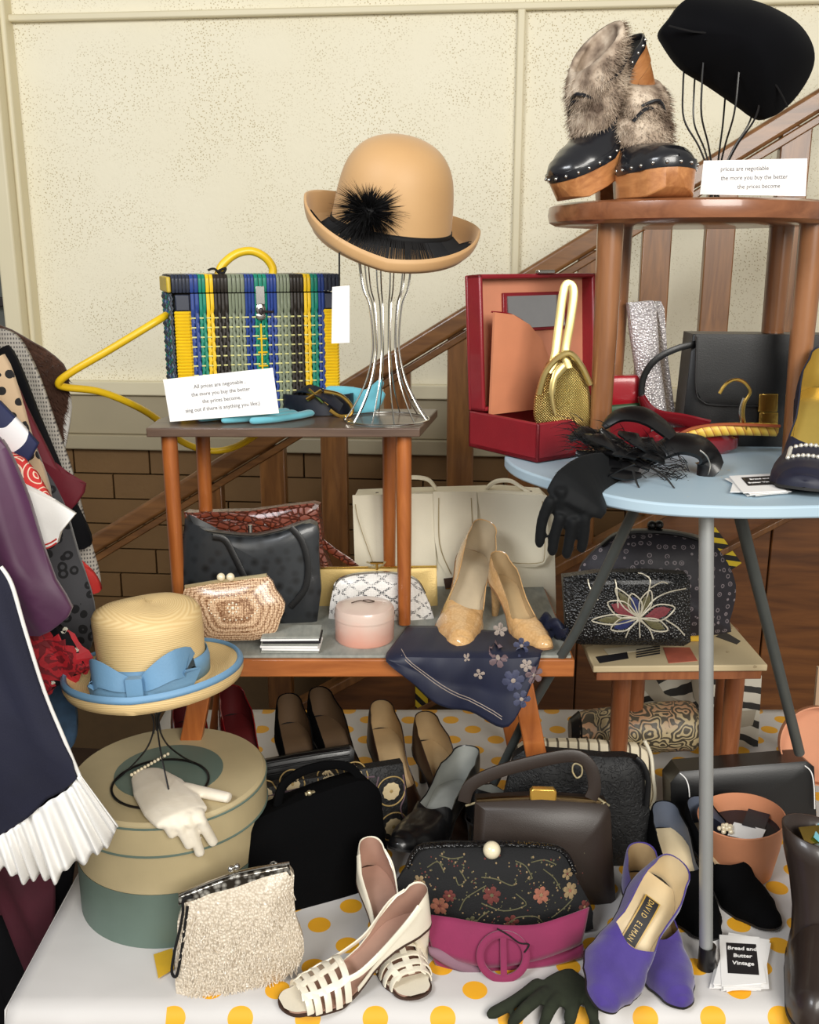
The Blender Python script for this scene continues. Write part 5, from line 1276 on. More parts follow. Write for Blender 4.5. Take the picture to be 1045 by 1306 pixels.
for px in ([(457, 636), (462, 660), (480, 712)], [(560, 628), (561, 685), (575, 722)], [(600, 628), (601, 680), (592, 716)], [(624, 706), (680, 709), (691, 696), (688, 632)]): strap('stitching', bg, px, .0007, .0007, plain('tan thread', (176, 158, 118), .7) if 'tan thread' not in bpy.data.materials else bpy.data.materials['tan thread'], sa, [-.0545]*len(px), pw=1, n=5)
for px in ([(494, 628), (502, 614), (520, 608), (545, 610), (556, 622)], [(620, 622), (632, 613), (650, 612), (664, 620), (674, 626)]): strap('carry_handle', bg, px, .009, .003, M['cream'], sa, [-.01]*5, up=(0, 0, 1))
for (x, y) in ((488, 629), (670, 627)): 
    p = loc2(bg, x, y); b = MB(); b.box((p[0], -.012, p[1]), (.022, .012, .006)); b.build('handle_mount', [M['solebrown']], sa, bevel=.001)
b = MB(); P = outl(bg, [(566, 728), (585, 726), (588, 748), (570, 750)]); b.slab(P, -.056, -.052); b.build('buckle_plate', [M['solebrown']], sa)
strap('buckle', bg, [(568, 742), (583, 742), (584, 766), (572, 770), (566, 758)], .0016, .0016, M['gold'], sa, [-.056]*5, closed=True, pw=1)
# navy floral scarf
k = NM('navy silk'); k.col(k.mix(k.noise(20), (13, 17, 38), (22, 28, 54))); M['silk'] = k.set(.55, sheen=.03)
scm = T(0, 0, 0); sf = MB()
top = [PZ(520, 800, ZB+.003), PZ(552, 800, ZB+.008), PZ(590, 802, ZB+.003), PZ(630, 806, ZB+.006), PZ(665, 804, ZB+.003), PZ(716, 800, ZB+.004)]
edge = [Vector((PZ(x, 838, ZB+.003).x, 1.2515, ZB+.003)) for x in (492, 530, 570, 615, 655, 690)]
bot = [(493, 840), (522, 868), (556, 893), (600, 908), (648, 922), (687, 850)]
bot = [PY(x, y, 1.246-.004*math.sin(i*1.9)) for i, (x, y) in enumerate(bot)]
def qd(u, v):
    def row(pts): P = cr(pts, 6); return P[min(int(u*(len(P)-1)+.5), len(P)-1)]
    a_, e_, c__ = row(top), row(edge), row(bot)
    w = .0025*math.sin(u*22)*math.sin(v*9)
    if v < .35: p = a_.lerp(e_, v/.35); p = Vector((p.x, p.y, p.z+abs(w)+.002))
    else:
        t_ = (v-.35)/.65; p = e_.lerp(c__, t_); p = Vector((p.x, p.y-.004-.006*math.sin(u*16+1)*t_-abs(w), p.z))
    return p
sf.grid(qd, 30, 30); sco = sf.build('scarf', [M['silk']], None, solid=.0008); props(sco, 'navy silk scarf with grey flowers hanging over the bench front under the nude shoes', 'scarf')
M['petal'] = plain('muted rose petal print', (104, 84, 88), .6, var=.2, vs=90); M['petalw'] = plain('cream petal print', (150, 136, 126), .6, var=.1); M['petalg'] = plain('slate petal print', (58, 62, 88), .6, var=.2, vs=90)
dcs = Decal(sf, .0010)
for (x, y, r, n_, m1, rot) in ((636, 842, .014, 5, 0, 0), (668, 832, .012, 5, 2, .4), (655, 868, .016, 6, 2, .2), (682, 862, .013, 5, 0, .5), (665, 890, .013, 5, 2, 0), (672, 850, .009, 5, 1, .8), (612, 862, .008, 4, 1, .3), (596, 842, .005, 4, 1, .9), (640, 812, .010, 5, 1, .2)):
    yy = 1.24; p = PY(x, y, yy); dcs.flower(p.x, p.z, r, n_, m1, 1, rot)
for o_ in (0, .004): dcs.line([(PY(x, y, 1.24).x, PY(x, y, 1.24).z-o_) for x, y in ((512, 836), (545, 862), (585, 886), (640, 912))], .0006, 1)
dcs.build('flower_print', [M['petal'], M['petalw'], M['petalg']], sco)
b = MB(); rr = random.Random(8)
def crum(u, v):
    a = 2*PI*u; p = PZ(684+40*v, 796-6*math.sin(v*5), ZB+.018); r = .018*(1-.4*abs(v-.5)*2)+.006*math.sin(a*3+v*14)
    return Vector((p.x, p.y+r*math.cos(a), p.z-.006+r*.75*math.sin(a)))
b.grid(crum, 24, 16); b.build('scarf_bunch', [M['silk']], sco, solid=.0008)
# ================================================================ RIGHT STOOL GOODS
def printmat(name, base, cols, scale=90, rough=.6, thr=.5):
    k = NM(name); n1 = k.noise(scale, detail=4, rough=.65, dist=1.2); n2 = k.noise(scale*.35, detail=2)
    c = k.ramp(n2, [(.40, cols[0]), (.5, cols[1]), (.6, cols[2])]); k.col(k.mix(k.step(n1, thr, thr+.06), base, c)); k.bump(n1, .25, .001); return k.set(rough)
k = NM('dark floral brocade'); v_ = k.vor(85, rnd=.5); cc = k.vor(85, out=1, rnd=.5); rg = k.math('LESS_THAN', k.math('ABSOLUTE', k.math('SUBTRACT', v_, .26)), .05); ctr = k.math('LESS_THAN', v_, .10)
k.col(k.mix(k.math('MULTIPLY', k.math('MAXIMUM', rg, ctr), k.math('GREATER_THAN', k.noise(150), .36)), k.mix(k.noise(12), (26, 23, 30), (42, 38, 46)), (128, 118, 122))); k.bump(k.noise(200), .3, .001); M['darkfloral'] = k.set(.55)
bg = plane((830, 800), Y=1.40, yaw=-6, tilt=4); fp = thing('frame_purse', 'dark floral brocade purse with a black clasp frame, behind the beaded flower purse', 'purse', bg)
b = MB(); b.puff(outl(bg, [(735, 770), (738, 730), (748, 712), (770, 692), (800, 680), (850, 678), (895, 684), (920, 705), (938, 745), (930, 790), (915, 808), (745, 806)]), .07, .006, 2.6, smooth=3, noise=.0012); b.build('body', [M['darkfloral']], fp)
strap('frame', bg, [(768, 694), (785, 680), (812, 675), (850, 676), (880, 682), (897, 690)], .004, .007, M['feather'], fp, [-.006, -.012, -.014, -.014, -.012, -.006], pw=1)
b = MB(); p = loc2(bg, 834, 668); b.ball((p[0]-.004, -.01, p[1]), .007, 7); b.ball((p[0]+.006, -.012, p[1]+.001), .007, 7); b.build('ball_clasp', [M['feather']], fp)
k = NM('black bugle beads'); v_ = k.vor(330); k.col(k.mix(k.step(v_, .0, .6), (22, 22, 24), (5, 5, 6))); k.bump(v_, .9, .002); M['bugle'] = k.set(.3, coat=.2)
bg = plane((800, 822), Y=1.315, yaw=-1, tilt=3); lp = thing('beaded_purse', 'black beaded purse with a red, blue and gold flower on the papered stool', 'purse', bg)
b = MB(); b.puff(outl(bg, [(717, 734), (760, 728), (820, 727), (874, 730), (878, 740), (879, 816), (870, 821), (740, 819), (722, 814)]), .040, .010, 5, smooth=0); dc = Decal(b, .0008); b.build('body', [M['bugle']], lp)
L2 = lambda x, y: loc2(bg, x, y)
MB_ = [plain('red bead', (124, 54, 60), .35, var=.4, vs=500), plain('blue bead', (36, 44, 92), .35, var=.4, vs=500), plain('gold bead', (96, 90, 60), .35, var=.4, vs=500), plain('silver bead', (206, 198, 178), .3, .3, var=.2)]
ctr = (812, 783); petals = [((772, 763), 16, 0), ((857, 770), 16, 0), ((802, 752), 14, 1), ((776, 797), 13, 1), ((848, 798), 12, 2), ((782, 745), 11, 2), ((826, 748), 12, 2), ((752, 786), 10, 2)]
for (tx, ty), w, mi in petals:
    vx, vy = tx-ctr[0], ty-ctr[1]; l_ = math.hypot(vx, vy); nx, ny = -vy/l_, vx/l_
    pl = [ctr, (ctr[0]+vx*.45+nx*w*.6, ctr[1]+vy*.45+ny*w*.6), (ctr[0]+vx*.75+nx*w*.5, ctr[1]+vy*.75+ny*w*.5), (tx, ty), (ctr[0]+vx*.75-nx*w*.5, ctr[1]+vy*.75-ny*w*.5), (ctr[0]+vx*.45-nx*w*.6, ctr[1]+vy*.45-ny*w*.6)]
    q = [L2(*p) for p in pl]; dc.poly([(a*.75+q[3][0]*.25*0+q[0][0]*0+sum(z[0] for z in q)/6*.25, b_*.75+sum(z[1] for z in q)/6*.25) for a, b_ in q], mi); dc.line(q+[q[0]], .0011, 3, 3)
for px in ([(812, 783), (830, 760), (850, 750), (872, 747)], [(812, 783), (826, 740), (820, 730), (812, 728)], [(826, 745), (840, 738), (848, 740)], [(812, 783), (812, 795), (813, 808)], [(812, 785), (824, 796), (830, 810)], [(812, 785), (800, 796), (795, 808)], [(845, 785), (860, 795), (870, 806)], [(760, 760), (750, 745), (748, 735)], [(785, 770), (784, 750), (782, 735)]): dc.line([L2(*p) for p in px], .0010, 3)
dc.build('bead_flower', MB_, lp)
bx = PZ(886, 822, ZM); b = MB(); b.box((0, 0, .008), (.022, .02, .016)); o = b.build('small_box', [M['yprint']], None, T(bx.x, bx.y+.02, ZM+.0008), bevel=.001); props(o, 'tiny yellow box beside the beaded purse behind the steel leg', 'box')
# printed shopping bag with the striped shirt behind the stool
k = NM('black and white striped print'); x_, y_, z_s = k.sep(); w_ = k.math('FRACT', k.math('MULTIPLY', k.math('ADD', k.math('ADD', z_s, k.math('MULTIPLY', k.noise(9), .05)), k.math('MULTIPLY', k.math('ABSOLUTE', k.math('SUBTRACT', x_, .03)), .25)), 30))
k.col(k.mix(k.math('LESS_THAN', w_, .42), (196, 192, 178), (34, 34, 32))); M['stripe'] = k.set(.5)
k = NM('sepia skin print'); M['sepia'] = plain('pale grey print tone', (168, 160, 142), .5, var=.2, vs=14); M['sepiad'] = plain('dark print tone', (40, 40, 40), .5)
bg = plane((895, 968), Y=1.60, yaw=0, tilt=3); pr_ = thing('printed_bag', 'paper bag printed with a person in a striped shirt behind the papered stool', 'bag', bg)
b = MB(); b.slab(outl(bg, [(818, 862), (972, 862), (966, 972), (825, 975)]), 0, .05); b.build('body', [M['stripe']], pr_)
o = lambda m, px, dy: (lambda b_: (b_.slab(outl(bg, px), -dy, -dy+.0006), b_.build('print', [m], pr_))[1])(MB())
o(M['sepia'], [(820, 864), (834, 862), (848, 885), (880, 898), (874, 904), (838, 898), (822, 880)], .0008)
b = MB(); b.puff(outl(bg, [(882, 868), (890, 860), (900, 862), (904, 880), (900, 896), (892, 900), (885, 890)]), .0012, .0004, 3); b.build('print', [M['sepia']], pr_, T(0, -.001, 0))
o(M['sepiad'], [(880, 904), (930, 900), (934, 972), (880, 972)], .0009); o(M['sepia'], [(930, 908), (965, 905), (960, 925), (932, 930)], .0011)
# paisley rolled purse
k = NM('gold paisley brocade'); n_ = k.noise(16, detail=1); nn_ = k.n('TexNoise'); k.l(k.tc, nn_.inputs['Vector']); nn_.inputs['Scale'].default_value = 26; vm_ = k.n('VectorMath', operation='SCALE'); k.l(nn_.outputs[1], vm_.inputs[0]); vm_.inputs['Scale'].default_value = .05; va_ = k.n('VectorMath', operation='ADD'); k.l(k.tc, va_.inputs[0]); k.l(vm_.outputs[0], va_.inputs[1]); v_ = k.vor(30, va_.outputs[0], rnd=.9); sw = k.math('SINE', k.math('ADD', k.math('MULTIPLY', v_, 34), k.math('MULTIPLY', n_, 10)))
k.col(k.mix(k.step(sw, -.1, .3), (70, 62, 48), k_ := k.mix(k.step(n_, .45, .55), (176, 158, 120), (166, 128, 96)))); k.bump(sw, .2, .001); M['paisley'] = k.set(.5)
pc0 = PZ(815, 972, ZT+.0); pp = thing('paisley_purse', 'rolled gold paisley brocade purse lying under the papered stool', 'purse', T(pc0.x, 1.50, ZT))
inv = pp.matrix_world.inverted(); Pp = [inv @ PY(x, y, 1.50) for x, y in ((736, 932), (752, 932), (800, 930), (860, 926), (882, 926), (890, 926))]
b = MB(); b.sweep(cr(Pp, 4), [.030, .031, .032, .034, .036, .037, .038, .039, .040, .041, .041, .042, .042, .042, .042, .042, .041, .038, .032, .022, .008], n=20); b.build('body', [M['paisley']], pp)
b = MB(); b.sweep([Pp[0]+Vector((-.012, 0, 0)), Pp[0]+Vector((.004, 0, 0))], [.020, .033], n=16); b.build('end_panel', [M['black']], pp)
# ================================================================ STALL TABLE GOODS
# black rectangular clutch with white piping (right)
bg = plane((940, 1052), Y=1.345, yaw=-2, tilt=10); bk = thing('piped_handbag', 'long black leather handbag with white piping behind the black suede shoes', 'handbag', bg)
b = MB(); b.puff(outl(bg, [(850, 990), (862, 976), (1020, 963), (1030, 970), (1034, 1055), (1030, 1062), (852, 1066)]), .070, .028, 6, smooth=0, rings=(1, .98, .93, .8, .5)); b.build('body', [M['black']], bk)
for px in ([(862, 978), (869, 985), (872, 1000), (872, 1030)], [(1014, 966), (1024, 974), (1027, 990), (1028, 1020)]): strap('piping', bg, px, .0009, .0009, M['white'], bk, [-.028, -.033, -.0365, -.037], pw=1)
# terracotta bowl-like box with jewellery
M['terra'] = plain('terracotta pink card', (206, 138, 100), .55, var=.06)
tc = PZ(961, 1134, ZT); tbx = thing('round_box', 'open terracotta round box holding jewellery between the shoes and the boot', 'box', T(tc.x, tc.y+.045, ZT) @ Matrix.Rotation(R(-6), 4, 'Y'))
b = MB(); b.lathe([(0, 0), (.040, 0), (.052, .046), (.060, .088), (.0585, .089), (.050, .046), (.038, .006), (0, .006)], 56); b.build('body', [M['terra']], tbx, weld=True)
b = MB(); b.lathe([(0, .064), (.0525, .064), (.053, .058)], 40); b.build('filling', [M['navybelt']], tbx)
inv = tbx.matrix_world.inverted(); br = thing('pearl_brooch', 'cluster brooch of white pearls inside the terracotta box', 'brooch', tbx.matrix_world @ T(-.024, -.008, .072))
b = MB()
for i in range(12): a = 2*PI*i/11; r = .009 if i < 11 else 0; b.ball((r*math.cos(a)*(1 if i % 2 else .5), r*math.sin(a)*(1 if i % 2 else .5), .002+.003*(i % 2 == 0)), .0035, 6)
b.build('pearls', [M['pearl']], br)
for i, (x, y, r, m) in enumerate(((.012, -.006, 40, 'white'), (.020, -.012, 15, 'inkblack'), (.002, -.016, -35, 'white'), (.024, .010, 60, 'navybelt'))):
    b = MB(); b.box((0, 0, 0), (.044, .030, .0008)); o = b.build('small_card', [M[m]], None, tbx.matrix_world @ T(x, y, .067+.0018*i) @ Matrix.Rotation(R(r), 4, 'Z') @ Matrix.Rotation(R(6), 4, 'X')); props(o, ['white card lying in the terracotta box, lower right of the pearl brooch', 'black card in the terracotta box, right of the white cards', 'white card in the terracotta box, nearest the pearl brooch', 'dark blue card at the back of the terracotta box'][i], 'card')
# another terracotta lid at the right edge, wooden post
tl = frame(PY(1045, 950, 1.38), 20, 0, 0); b = MB(); b.lathe([(0, 0), (.058, 0), (.060, .004), (.060, .026), (.058, .026), (.057, .006), (0, .005)], 48)
o = b.build('round_tray', [M['terra']], None, tl @ Matrix.Rotation(R(68), 4, 'X') @ Matrix.Rotation(R(-30), 4, 'Y') @ T(0, 0, -.01), weld=True); props(o, 'terracotta shallow round tray standing on edge at the right, behind the boot', 'tray')
P0 = PY(1043, 925, 1.5); b = MB(); b.bar((P0.x+.006, 1.5, ZT), PY(1052, 850, 1.5), .024, .008, up=(0, 1, 0)); o = b.build('wooden_slat', [plain('pale wood', (190, 160, 130), .6)], None, bevel=.001); props(o, 'pale narrow wooden slat standing at the far right edge', 'slat')
# brown boot at the right
k = NM('dark brown boot leather'); k.col(k.mix(k.noise(16), (34, 26, 23), (58, 46, 40))); k.bump(k.noise(40), .2, .002); M['boot'] = k.set(.38, coat=.25)
b0 = PZ(1030, 1284, ZT); bo = thing('ankle_boot', 'dark brown leather ankle boot standing at the right edge of the table', 'boot', T(b0.x, b0.y, ZT))
inv = bo.matrix_world.inverted(); secs = []
Yc = b0.y
b = MB(); rows = []
# sections from top opening down to the foot: centre, rx, ry
tp = [(1049, 1062, 1.075, .048, .040), (1050, 1085, 1.072, .046, .040), (1053, 1120, 1.065, .042, .038), (1055, 1160, 1.055, .040, .037), (1057, 1195, 1.045, .043, .042), (1059, 1222, 1.03, .048, .055), (1059, 1248, 1.015, .050, .064)]
N_ = 28
for (x, y, Y_, rx_, ry_) in tp:
    c = inv @ PY(x, y, Y_); rows.append([c+Vector((rx_*math.cos(2*PI*j/N_), ry_*math.sin(2*PI*j/N_), -.010*math.cos(2*PI*j/N_) if y < 1070 else 0)) for j in range(N_)])
c = rows[-1][0]; zc_ = .012
last = [Vector((p.x*1.0, p.y, .012)) for p in rows[-1]]; rows.append(last)
# outer
vs = [p for r in rows for p in r]; fs = [(i*N_+j, i*N_+(j+1) % N_, (i+1)*N_+(j+1) % N_, (i+1)*N_+j) for i in range(len(rows)-1) for j in range(N_)]
b.add(vs, fs); b.build('shaft', [M['boot']], bo, solid=.002, weld=True, sharp=80)
ft = MB()
def toe(u, v):
    # foot projecting to the front left (towards the camera)
    a = PI*u; f = v; c0 = Vector((.030, .050, 0)); d = Vector((-.42, -.90, 0)).normalized(); s_ = d.orthogonal(); s_ = Vector((-d.y, d.x, 0))
    w = .037*(1-.30*f)*math.sqrt(max(0, 1-max(0, (f-.62)/.38)**2)); h = (.062-.032*f)*math.sqrt(max(0.0, 1-max(0, (f-.80)/.20)**2))+.004
    return c0+d*(.108*f)+s_*w*math.cos(a)+Vector((0, 0, .006+h*math.sin(a)))
ft.grid(toe, 16, 24); ft.build('foot', [M['boot']], bo, sharp=80)
b = MB(); b.grid(lambda u, v: toe(0 if u < .5 else 1, v)*1 if False else Vector((toe(0, v).lerp(toe(1, v), u).x, toe(0, v).lerp(toe(1, v), u).y, .001)), 6, 24); b.build('sole', [M['soleblack']], bo, solid=.006)
q = PY(1053, 1092, 1.075); b = MB()
for i, (dx, dy, rt, m) in enumerate(((-.01, -.01, 20, 'silver'), (.008, .0, -30, 'white'), (.0, .012, 60, 'aqua'), (-.012, .01, 10, 'gold'))):
    bb = MB(); bb.box((0, 0, 0), (.034, .022, .0015), Matrix.Rotation(R(rt), 3, 'Z') @ Matrix.Rotation(R(35), 3, 'X')); o = bb.build('foil_packet', [M[m]], None, T(q+Vector((dx, dy, .012+.004*i)))); props(o, ['silver packet', 'white packet', 'blue packet', 'gold packet'][i]+' tucked inside the top of the brown boot', 'packet')
# brown top-handle handbag
bg = plane((695, 1160), Y=1.165, yaw=-3, tilt=9, dy=.02); bh_ = thing('brown_handbag', 'dark brown leather handbag with a gold clasp and arched handle, centre of the table', 'handbag', bg)
b = MB(); b.puff(outl(bg, [(606, 1018), (690, 1014), (772, 1020), (777, 1030), (780, 1090), (784, 1150), (770, 1160), (600, 1160)]), .07, .016, 4, smooth=0, rings=(1, .985, .95, .88, .75, .5, .25)); b.build('body', [M['brownlea']], bh_)
M['bronze'] = metal('dull bronze frame', (120, 100, 70), .35)
strap('frame', bg, [(608, 1018), (660, 1015), (720, 1015), (772, 1020)], .0022, .004, M['bronze'], bh_, [-.006]*4)
for s__ in ([(594, 1024), (612, 1019)], [(752, 1008), (776, 1024)]): strap('frame_bar', bg, s__, .0016, .0016, M['goldpale'], bh_, [-.010]*2, pw=1)
p = loc2(bg, 692, 1009); b = MB(); b.slab([(p[0]+dx, p[1]+dz) for dx, dz in ((-.018, -.006), (-.016, -.009), (.016, -.009), (.018, -.006), (.018, .005), (.014, .009), (-.014, .009), (-.018, .005))], -.016, -.004); b.build('clasp', [plain('amber gold clasp', (206, 160, 72), .25, .6)], bh_, bevel=.002)
strap('handle', bg, [(592, 1018), (600, 998), (630, 982), (680, 968), (730, 960), (752, 975), (757, 1000), (752, 1014)], [.009]*36, .003, M['brownlea'], bh_, [-.012]*8, k=5)
strap('handle_ring', bg, [(733, 968), (740, 972), (740, 982), (734, 986), (729, 979), (729, 971)], .0012, .0012, M['goldpale'], bh_, [-.018]*6, closed=True, pw=1)
# black brocade shoulder bag and striped cream bag
k = NM('black brocade'); n_ = k.noise(110, detail=2, dist=1.5); k.col(k.mix(k.step(n_, .48, .52), (8, 8, 9), (17, 17, 18))); k.bump(k.step(n_, .45, .55), .6, .001); M['brocade'] = k.set(.6)
bg = plane((740, 1080), Y=1.265, yaw=-4, tilt=8); bb_ = thing('brocade_bag', 'black brocade fabric bag behind the brown handbag', 'bag', bg)
b = MB(); b.puff(outl(bg, [(655, 962), (700, 956), (770, 962), (815, 966), (822, 1010), (828, 1100), (650, 1100)]), .05, .012, 4, smooth=2); b.build('body', [M['brocade']], bb_)
strap('strap', bg, [(808, 960), (818, 970), (824, 990), (822, 1020)], .004, .003, M['black'], bb_, [-.02]*4)
k = NM('cream striped cotton'); x_ = k.sep()[0]; w_ = k.math('FRACT', k.math('MULTIPLY', x_, 62)); k.col(k.mix(k.math('LESS_THAN', w_, .22), (216, 204, 176), (92, 82, 66))); k.bump(k.noise(60), .3, .002); M['cstripe'] = k.set(.8)
bg = plane((745, 1060), Y=1.40, yaw=-2, tilt=6); cs = thing('striped_bag', 'cream cotton bag with dark stripes behind the black brocade bag', 'bag', bg)
b = MB(); b.puff(outl(bg, [(660, 952), (700, 944), (740, 944), (790, 948), (826, 956), (832, 1010), (830, 1060), (660, 1060)]), .04, .008, 3, smooth=2, noise=.002); b.build('body', [M['cstripe']], cs)
strap('cord', bg, [(820, 940), (828, 958), (831, 985), (833, 1010), (826, 1030)], .0028, .0028, M['cream'], cs, [-.015]*5, pw=1)
# floral tapestry purse
M['tapblack'] = plain('black needlepoint', (14, 14, 16), .85, bs=.5, bscale=500)
bg = plane((632, 1172), Y=1.105, yaw=0, tilt=14); tp_ = thing('tapestry_purse', 'black floral needlepoint purse with a large pearl clasp behind the magenta belt', 'purse', bg)
b = MB(); b.puff(outl(bg, [(540, 1076), (600, 1074), (660, 1074), (706, 1078), (724, 1090), (735, 1120), (752, 1150), (755, 1172), (735, 1190), (560, 1192), (530, 1175), (512, 1140), (506, 1125), (522, 1100)]), .060, .006, 2.8, smooth=2, rings=(1, .97, .91, .82, .7, .56, .4, .2)); dc = Decal(b, .0007); b.build('body', [M['tapblack']], tp_)
strap('frame', bg, [(520, 1104), (528, 1086), (542, 1076), (600, 1073), (660, 1073), (704, 1077), (722, 1088), (732, 1110)], .0035, .006, M['bugle'], tp_, [-.004, -.007, -.009, -.010, -.010, -.009, -.007, -.004], pw=1)
b = MB(); p = loc2(bg, 626, 1078); b.ball((p[0], -.018, p[1]), .0115, 14); b.build('pearl_clasp', [M['pearl']], tp_)
TM = [plain('salmon stitch', (150, 92, 72), .8, var=.3, vs=300), plain('tan stitch', (140, 118, 84), .8, var=.3, vs=300), plain('dark red stitch', (104, 46, 40), .8, var=.3, vs=300), plain('olive stitch', (92, 88, 60), .8, var=.3, vs=300)]
L2 = lambda x, y: loc2(bg, x, y); rt = random.Random(12)
for (x, y, r, m1, mc) in ((687, 1131, .013, 0, 1), (560, 1146, .014, 0, 2), (535, 1117, .009, 1, 0), (625, 1130, .014, 2, 3), (725, 1130, .012, 1, 0), (744, 1152, .010, 2, 1), (722, 1110, .009, 1, 2), (572, 1132, .010, 2, 1), (650, 1165, .012, 2, 3), (600, 1165, .010, 3, 1)): p = L2(x, y); dc.flower(p[0], p[1], r*.85, rt.choice((5, 6)), m1, mc, rt.random())
for px in ([(585, 1100), (592, 1112), (584, 1118), (580, 1108)], [(612, 1108), (630, 1110), (650, 1118), (656, 1112)], [(612, 1140), (640, 1150), (668, 1142), (655, 1128)], [(640, 1175), (655, 1160), (680, 1158), (690, 1168)], [(545, 1100), (558, 1092), (566, 1104)], [(655, 1090), (668, 1096), (676, 1110)], [(675, 1092), (692, 1090), (706, 1096)], [(560, 1085), (575, 1088), (590, 1086)], [(700, 1160), (715, 1150), (728, 1140)], [(585, 1150), (592, 1135), (606, 1125), (618, 1118)], [(690, 1100), (704, 1112), (712, 1126)], [(598, 1178), (610, 1160), (622, 1150)]):
    dc.line([L2(*p) for p in px], .0008, 3)
    for i in range(7):
        f = rt.random(); a, c_ = rt.choice(list(zip(px, px[1:]))); x = a[0]+(c_[0]-a[0])*f+rt.uniform(-5, 5); y = a[1]+(c_[1]-a[1])*f+rt.uniform(-5, 5); p = L2(x, y); dc.disc(p[0], p[1], .0014, 5, rt.choice((1, 3, 1)))
for i in range(420):
    p = L2(rt.uniform(520, 748), rt.uniform(1084, 1176)); m_i = rt.choice((1, 2, 3, 3)); v_ = math.sin(p[0]*95+3*math.sin(p[1]*80))
    if v_ > .1: dc.disc(p[0], p[1], rt.uniform(.0007, .0014), 5, m_i)
dc.build('stitched_flowers', TM, tp_)
# magenta belt with ring buckle
M['mag'] = plain('magenta suede', (130, 28, 74), .8, sheen=.3, var=.12, bs=.2, bscale=400); M['magin'] = plain('pale mauve belt lining', (130, 96, 110), .8)
bg = plane((640, 1245), Y=1.03, yaw=0, tilt=24); mb_ = thing('magenta_belt', 'wide magenta suede belt with a round ring buckle in front of the tapestry purse', 'belt', bg)
def band(name, top_px, bot_px, ys, m, k_=5, th=.002):
    A_ = cr([Vector((*loc2(bg, *p), 0)) for p in top_px], k_); B_ = cr([Vector((*loc2(bg, *p), 0)) for p in bot_px], k_); Y_ = cr([Vector((y, 0, 0)) for y in ys], k_); n_ = len(A_)
    b_ = MB(); b_.grid(lambda u, v: (lambda i: Vector((A_[i].x+(B_[i].x-A_[i].x)*v, Y_[i].x-.003*math.sin(PI*v), A_[i].y+(B_[i].y-A_[i].y)*v)))(round(u*(n_-1))), n_-1, 6); return b_.build(name, [m], mb_, solid=th, sharp=70)
band('front_band', [(540, 1165), (575, 1168), (630, 1176), (680, 1176), (720, 1166), (752, 1158)], [(552, 1212), (580, 1222), (625, 1230), (680, 1222), (715, 1212), (742, 1205)], [-.002, -.008, -.012, -.012, -.008, .004], M['mag'])
band('lower_band', [(545, 1200), (585, 1225), (640, 1228), (700, 1218), (745, 1205)], [(556, 1232), (590, 1242), (640, 1238), (700, 1232), (745, 1222)], [.004, -.002, -.002, 0, .006], M['mag'])
band('loop_inside', [(546, 1206), (565, 1210), (590, 1222), (612, 1232)], [(548, 1216), (570, 1230), (592, 1238), (612, 1240)], [-.004, -.006, -.006, -.004], M['magin'])
strap('ring_buckle', bg, [(640+29*math.cos(2*PI*i/16), 1214+28*math.sin(2*PI*i/16)) for i in range(16)], .0048, .0035, M['mag'], mb_, [-.020]*16, closed=True, pw=.8)
strap('buckle_bar', bg, [(640, 1188), (641, 1240)], .0040, .002, M['mag'], mb_, [-.020]*2)
strap('thread_tie', bg, [(632, 1178), (646, 1186), (660, 1196), (672, 1198), (666, 1208)], .0010, .0010, M['fringe'], mb_, [-.024]*5, pw=1)
# dark green gloves at the front edge
M['dkgreen'] = plain('dark olive knit', (36, 42, 26), .95, var=.25, vs=80, bs=.3, bscale=300)
def gz(px, h=.007): return PZ(px[0], px[1], ZT+h) if px[1] < 1282 else PY(px[0], px[1], .952)
ch = [[(gz((705, 1245)), .030, .006), (gz((725, 1262)), .030, .007), (gz((745, 1276)), .024, .007)]]
for px in ([(690, 1252), (660, 1275), (622, 1296)], [(700, 1262), (672, 1285), (650, 1308)], [(715, 1268), (700, 1290), (692, 1315)], [(735, 1270), (728, 1295), (724, 1320)], [(750, 1268), (756, 1290), (760, 1315)]): ch.append([(gz(p), .0085-.0006*i, .0065) for i, p in enumerate(px)])
glove('glove', 'dark olive knitted gloves draped over the front edge of the table', ch, M['dkgreen'], cat='gloves', remesh=.002)
# cream beaded purse with silver frame
k = NM('cream iridescent beads'); v_ = k.vor(300); sp_ = k.math('LESS_THAN', k.vor(70), .10); k.col(k.mix(sp_, k.mix(v_, (234, 222, 202), (186, 170, 148)), (255, 250, 240))); k.bump(v_, .9, .002); M['cbead'] = k.set(.25, coat=.3)
k = NM('filigree silver'); v_ = k.vor(150); k.col(k.mix(k.step(v_, .1, .6), (232, 228, 218), (70, 64, 56))); k.bump(v_, -.9, .003); M['filigree'] = k.set(.25, .85)
bg = plane((300, 1275), Y=1.005, yaw=10, tilt=10); ev = thing('beaded_evening_bag', 'cream beaded evening bag with a silver filigree frame at the front left', 'purse', bg)
b = MB(); b.puff(outl(bg, [(236, 1146), (300, 1124), (368, 1103), (374, 1130), (377, 1165), (387, 1195), (383, 1225), (350, 1252), (290, 1280), (250, 1291), (231, 1282), (224, 1250), (226, 1200)]), .046, .007, 3, smooth=2, rings=(1, .97, .91, .82, .7, .5, .25)); dc = Decal(b); ebd = b.build('body', [M['cbead']], ev)
rb3 = random.Random(4); bb = MB()
xs = [p[0] for p in outl(bg, [(230, 1280), (384, 1200)])]
for i in range(1500):
    x = rb3.uniform(xs[0]+.004, xs[1]); z = loc2(bg, 300, rb3.uniform(1135, 1285))[1]
    h = dc.b.ray_cast(Vector((x, -1, z)), Vector((0, 1, 0)))
    if h[0] is None or h[0].y > -.004: continue
    p = h[0]; d = Vector((rb3.gauss(0, .5), -.25, -1)).normalized()*rb3.uniform(.004, .009); bb.sweep([p, p+d+Vector((0, -.0012, 0))], .0006, n=3)
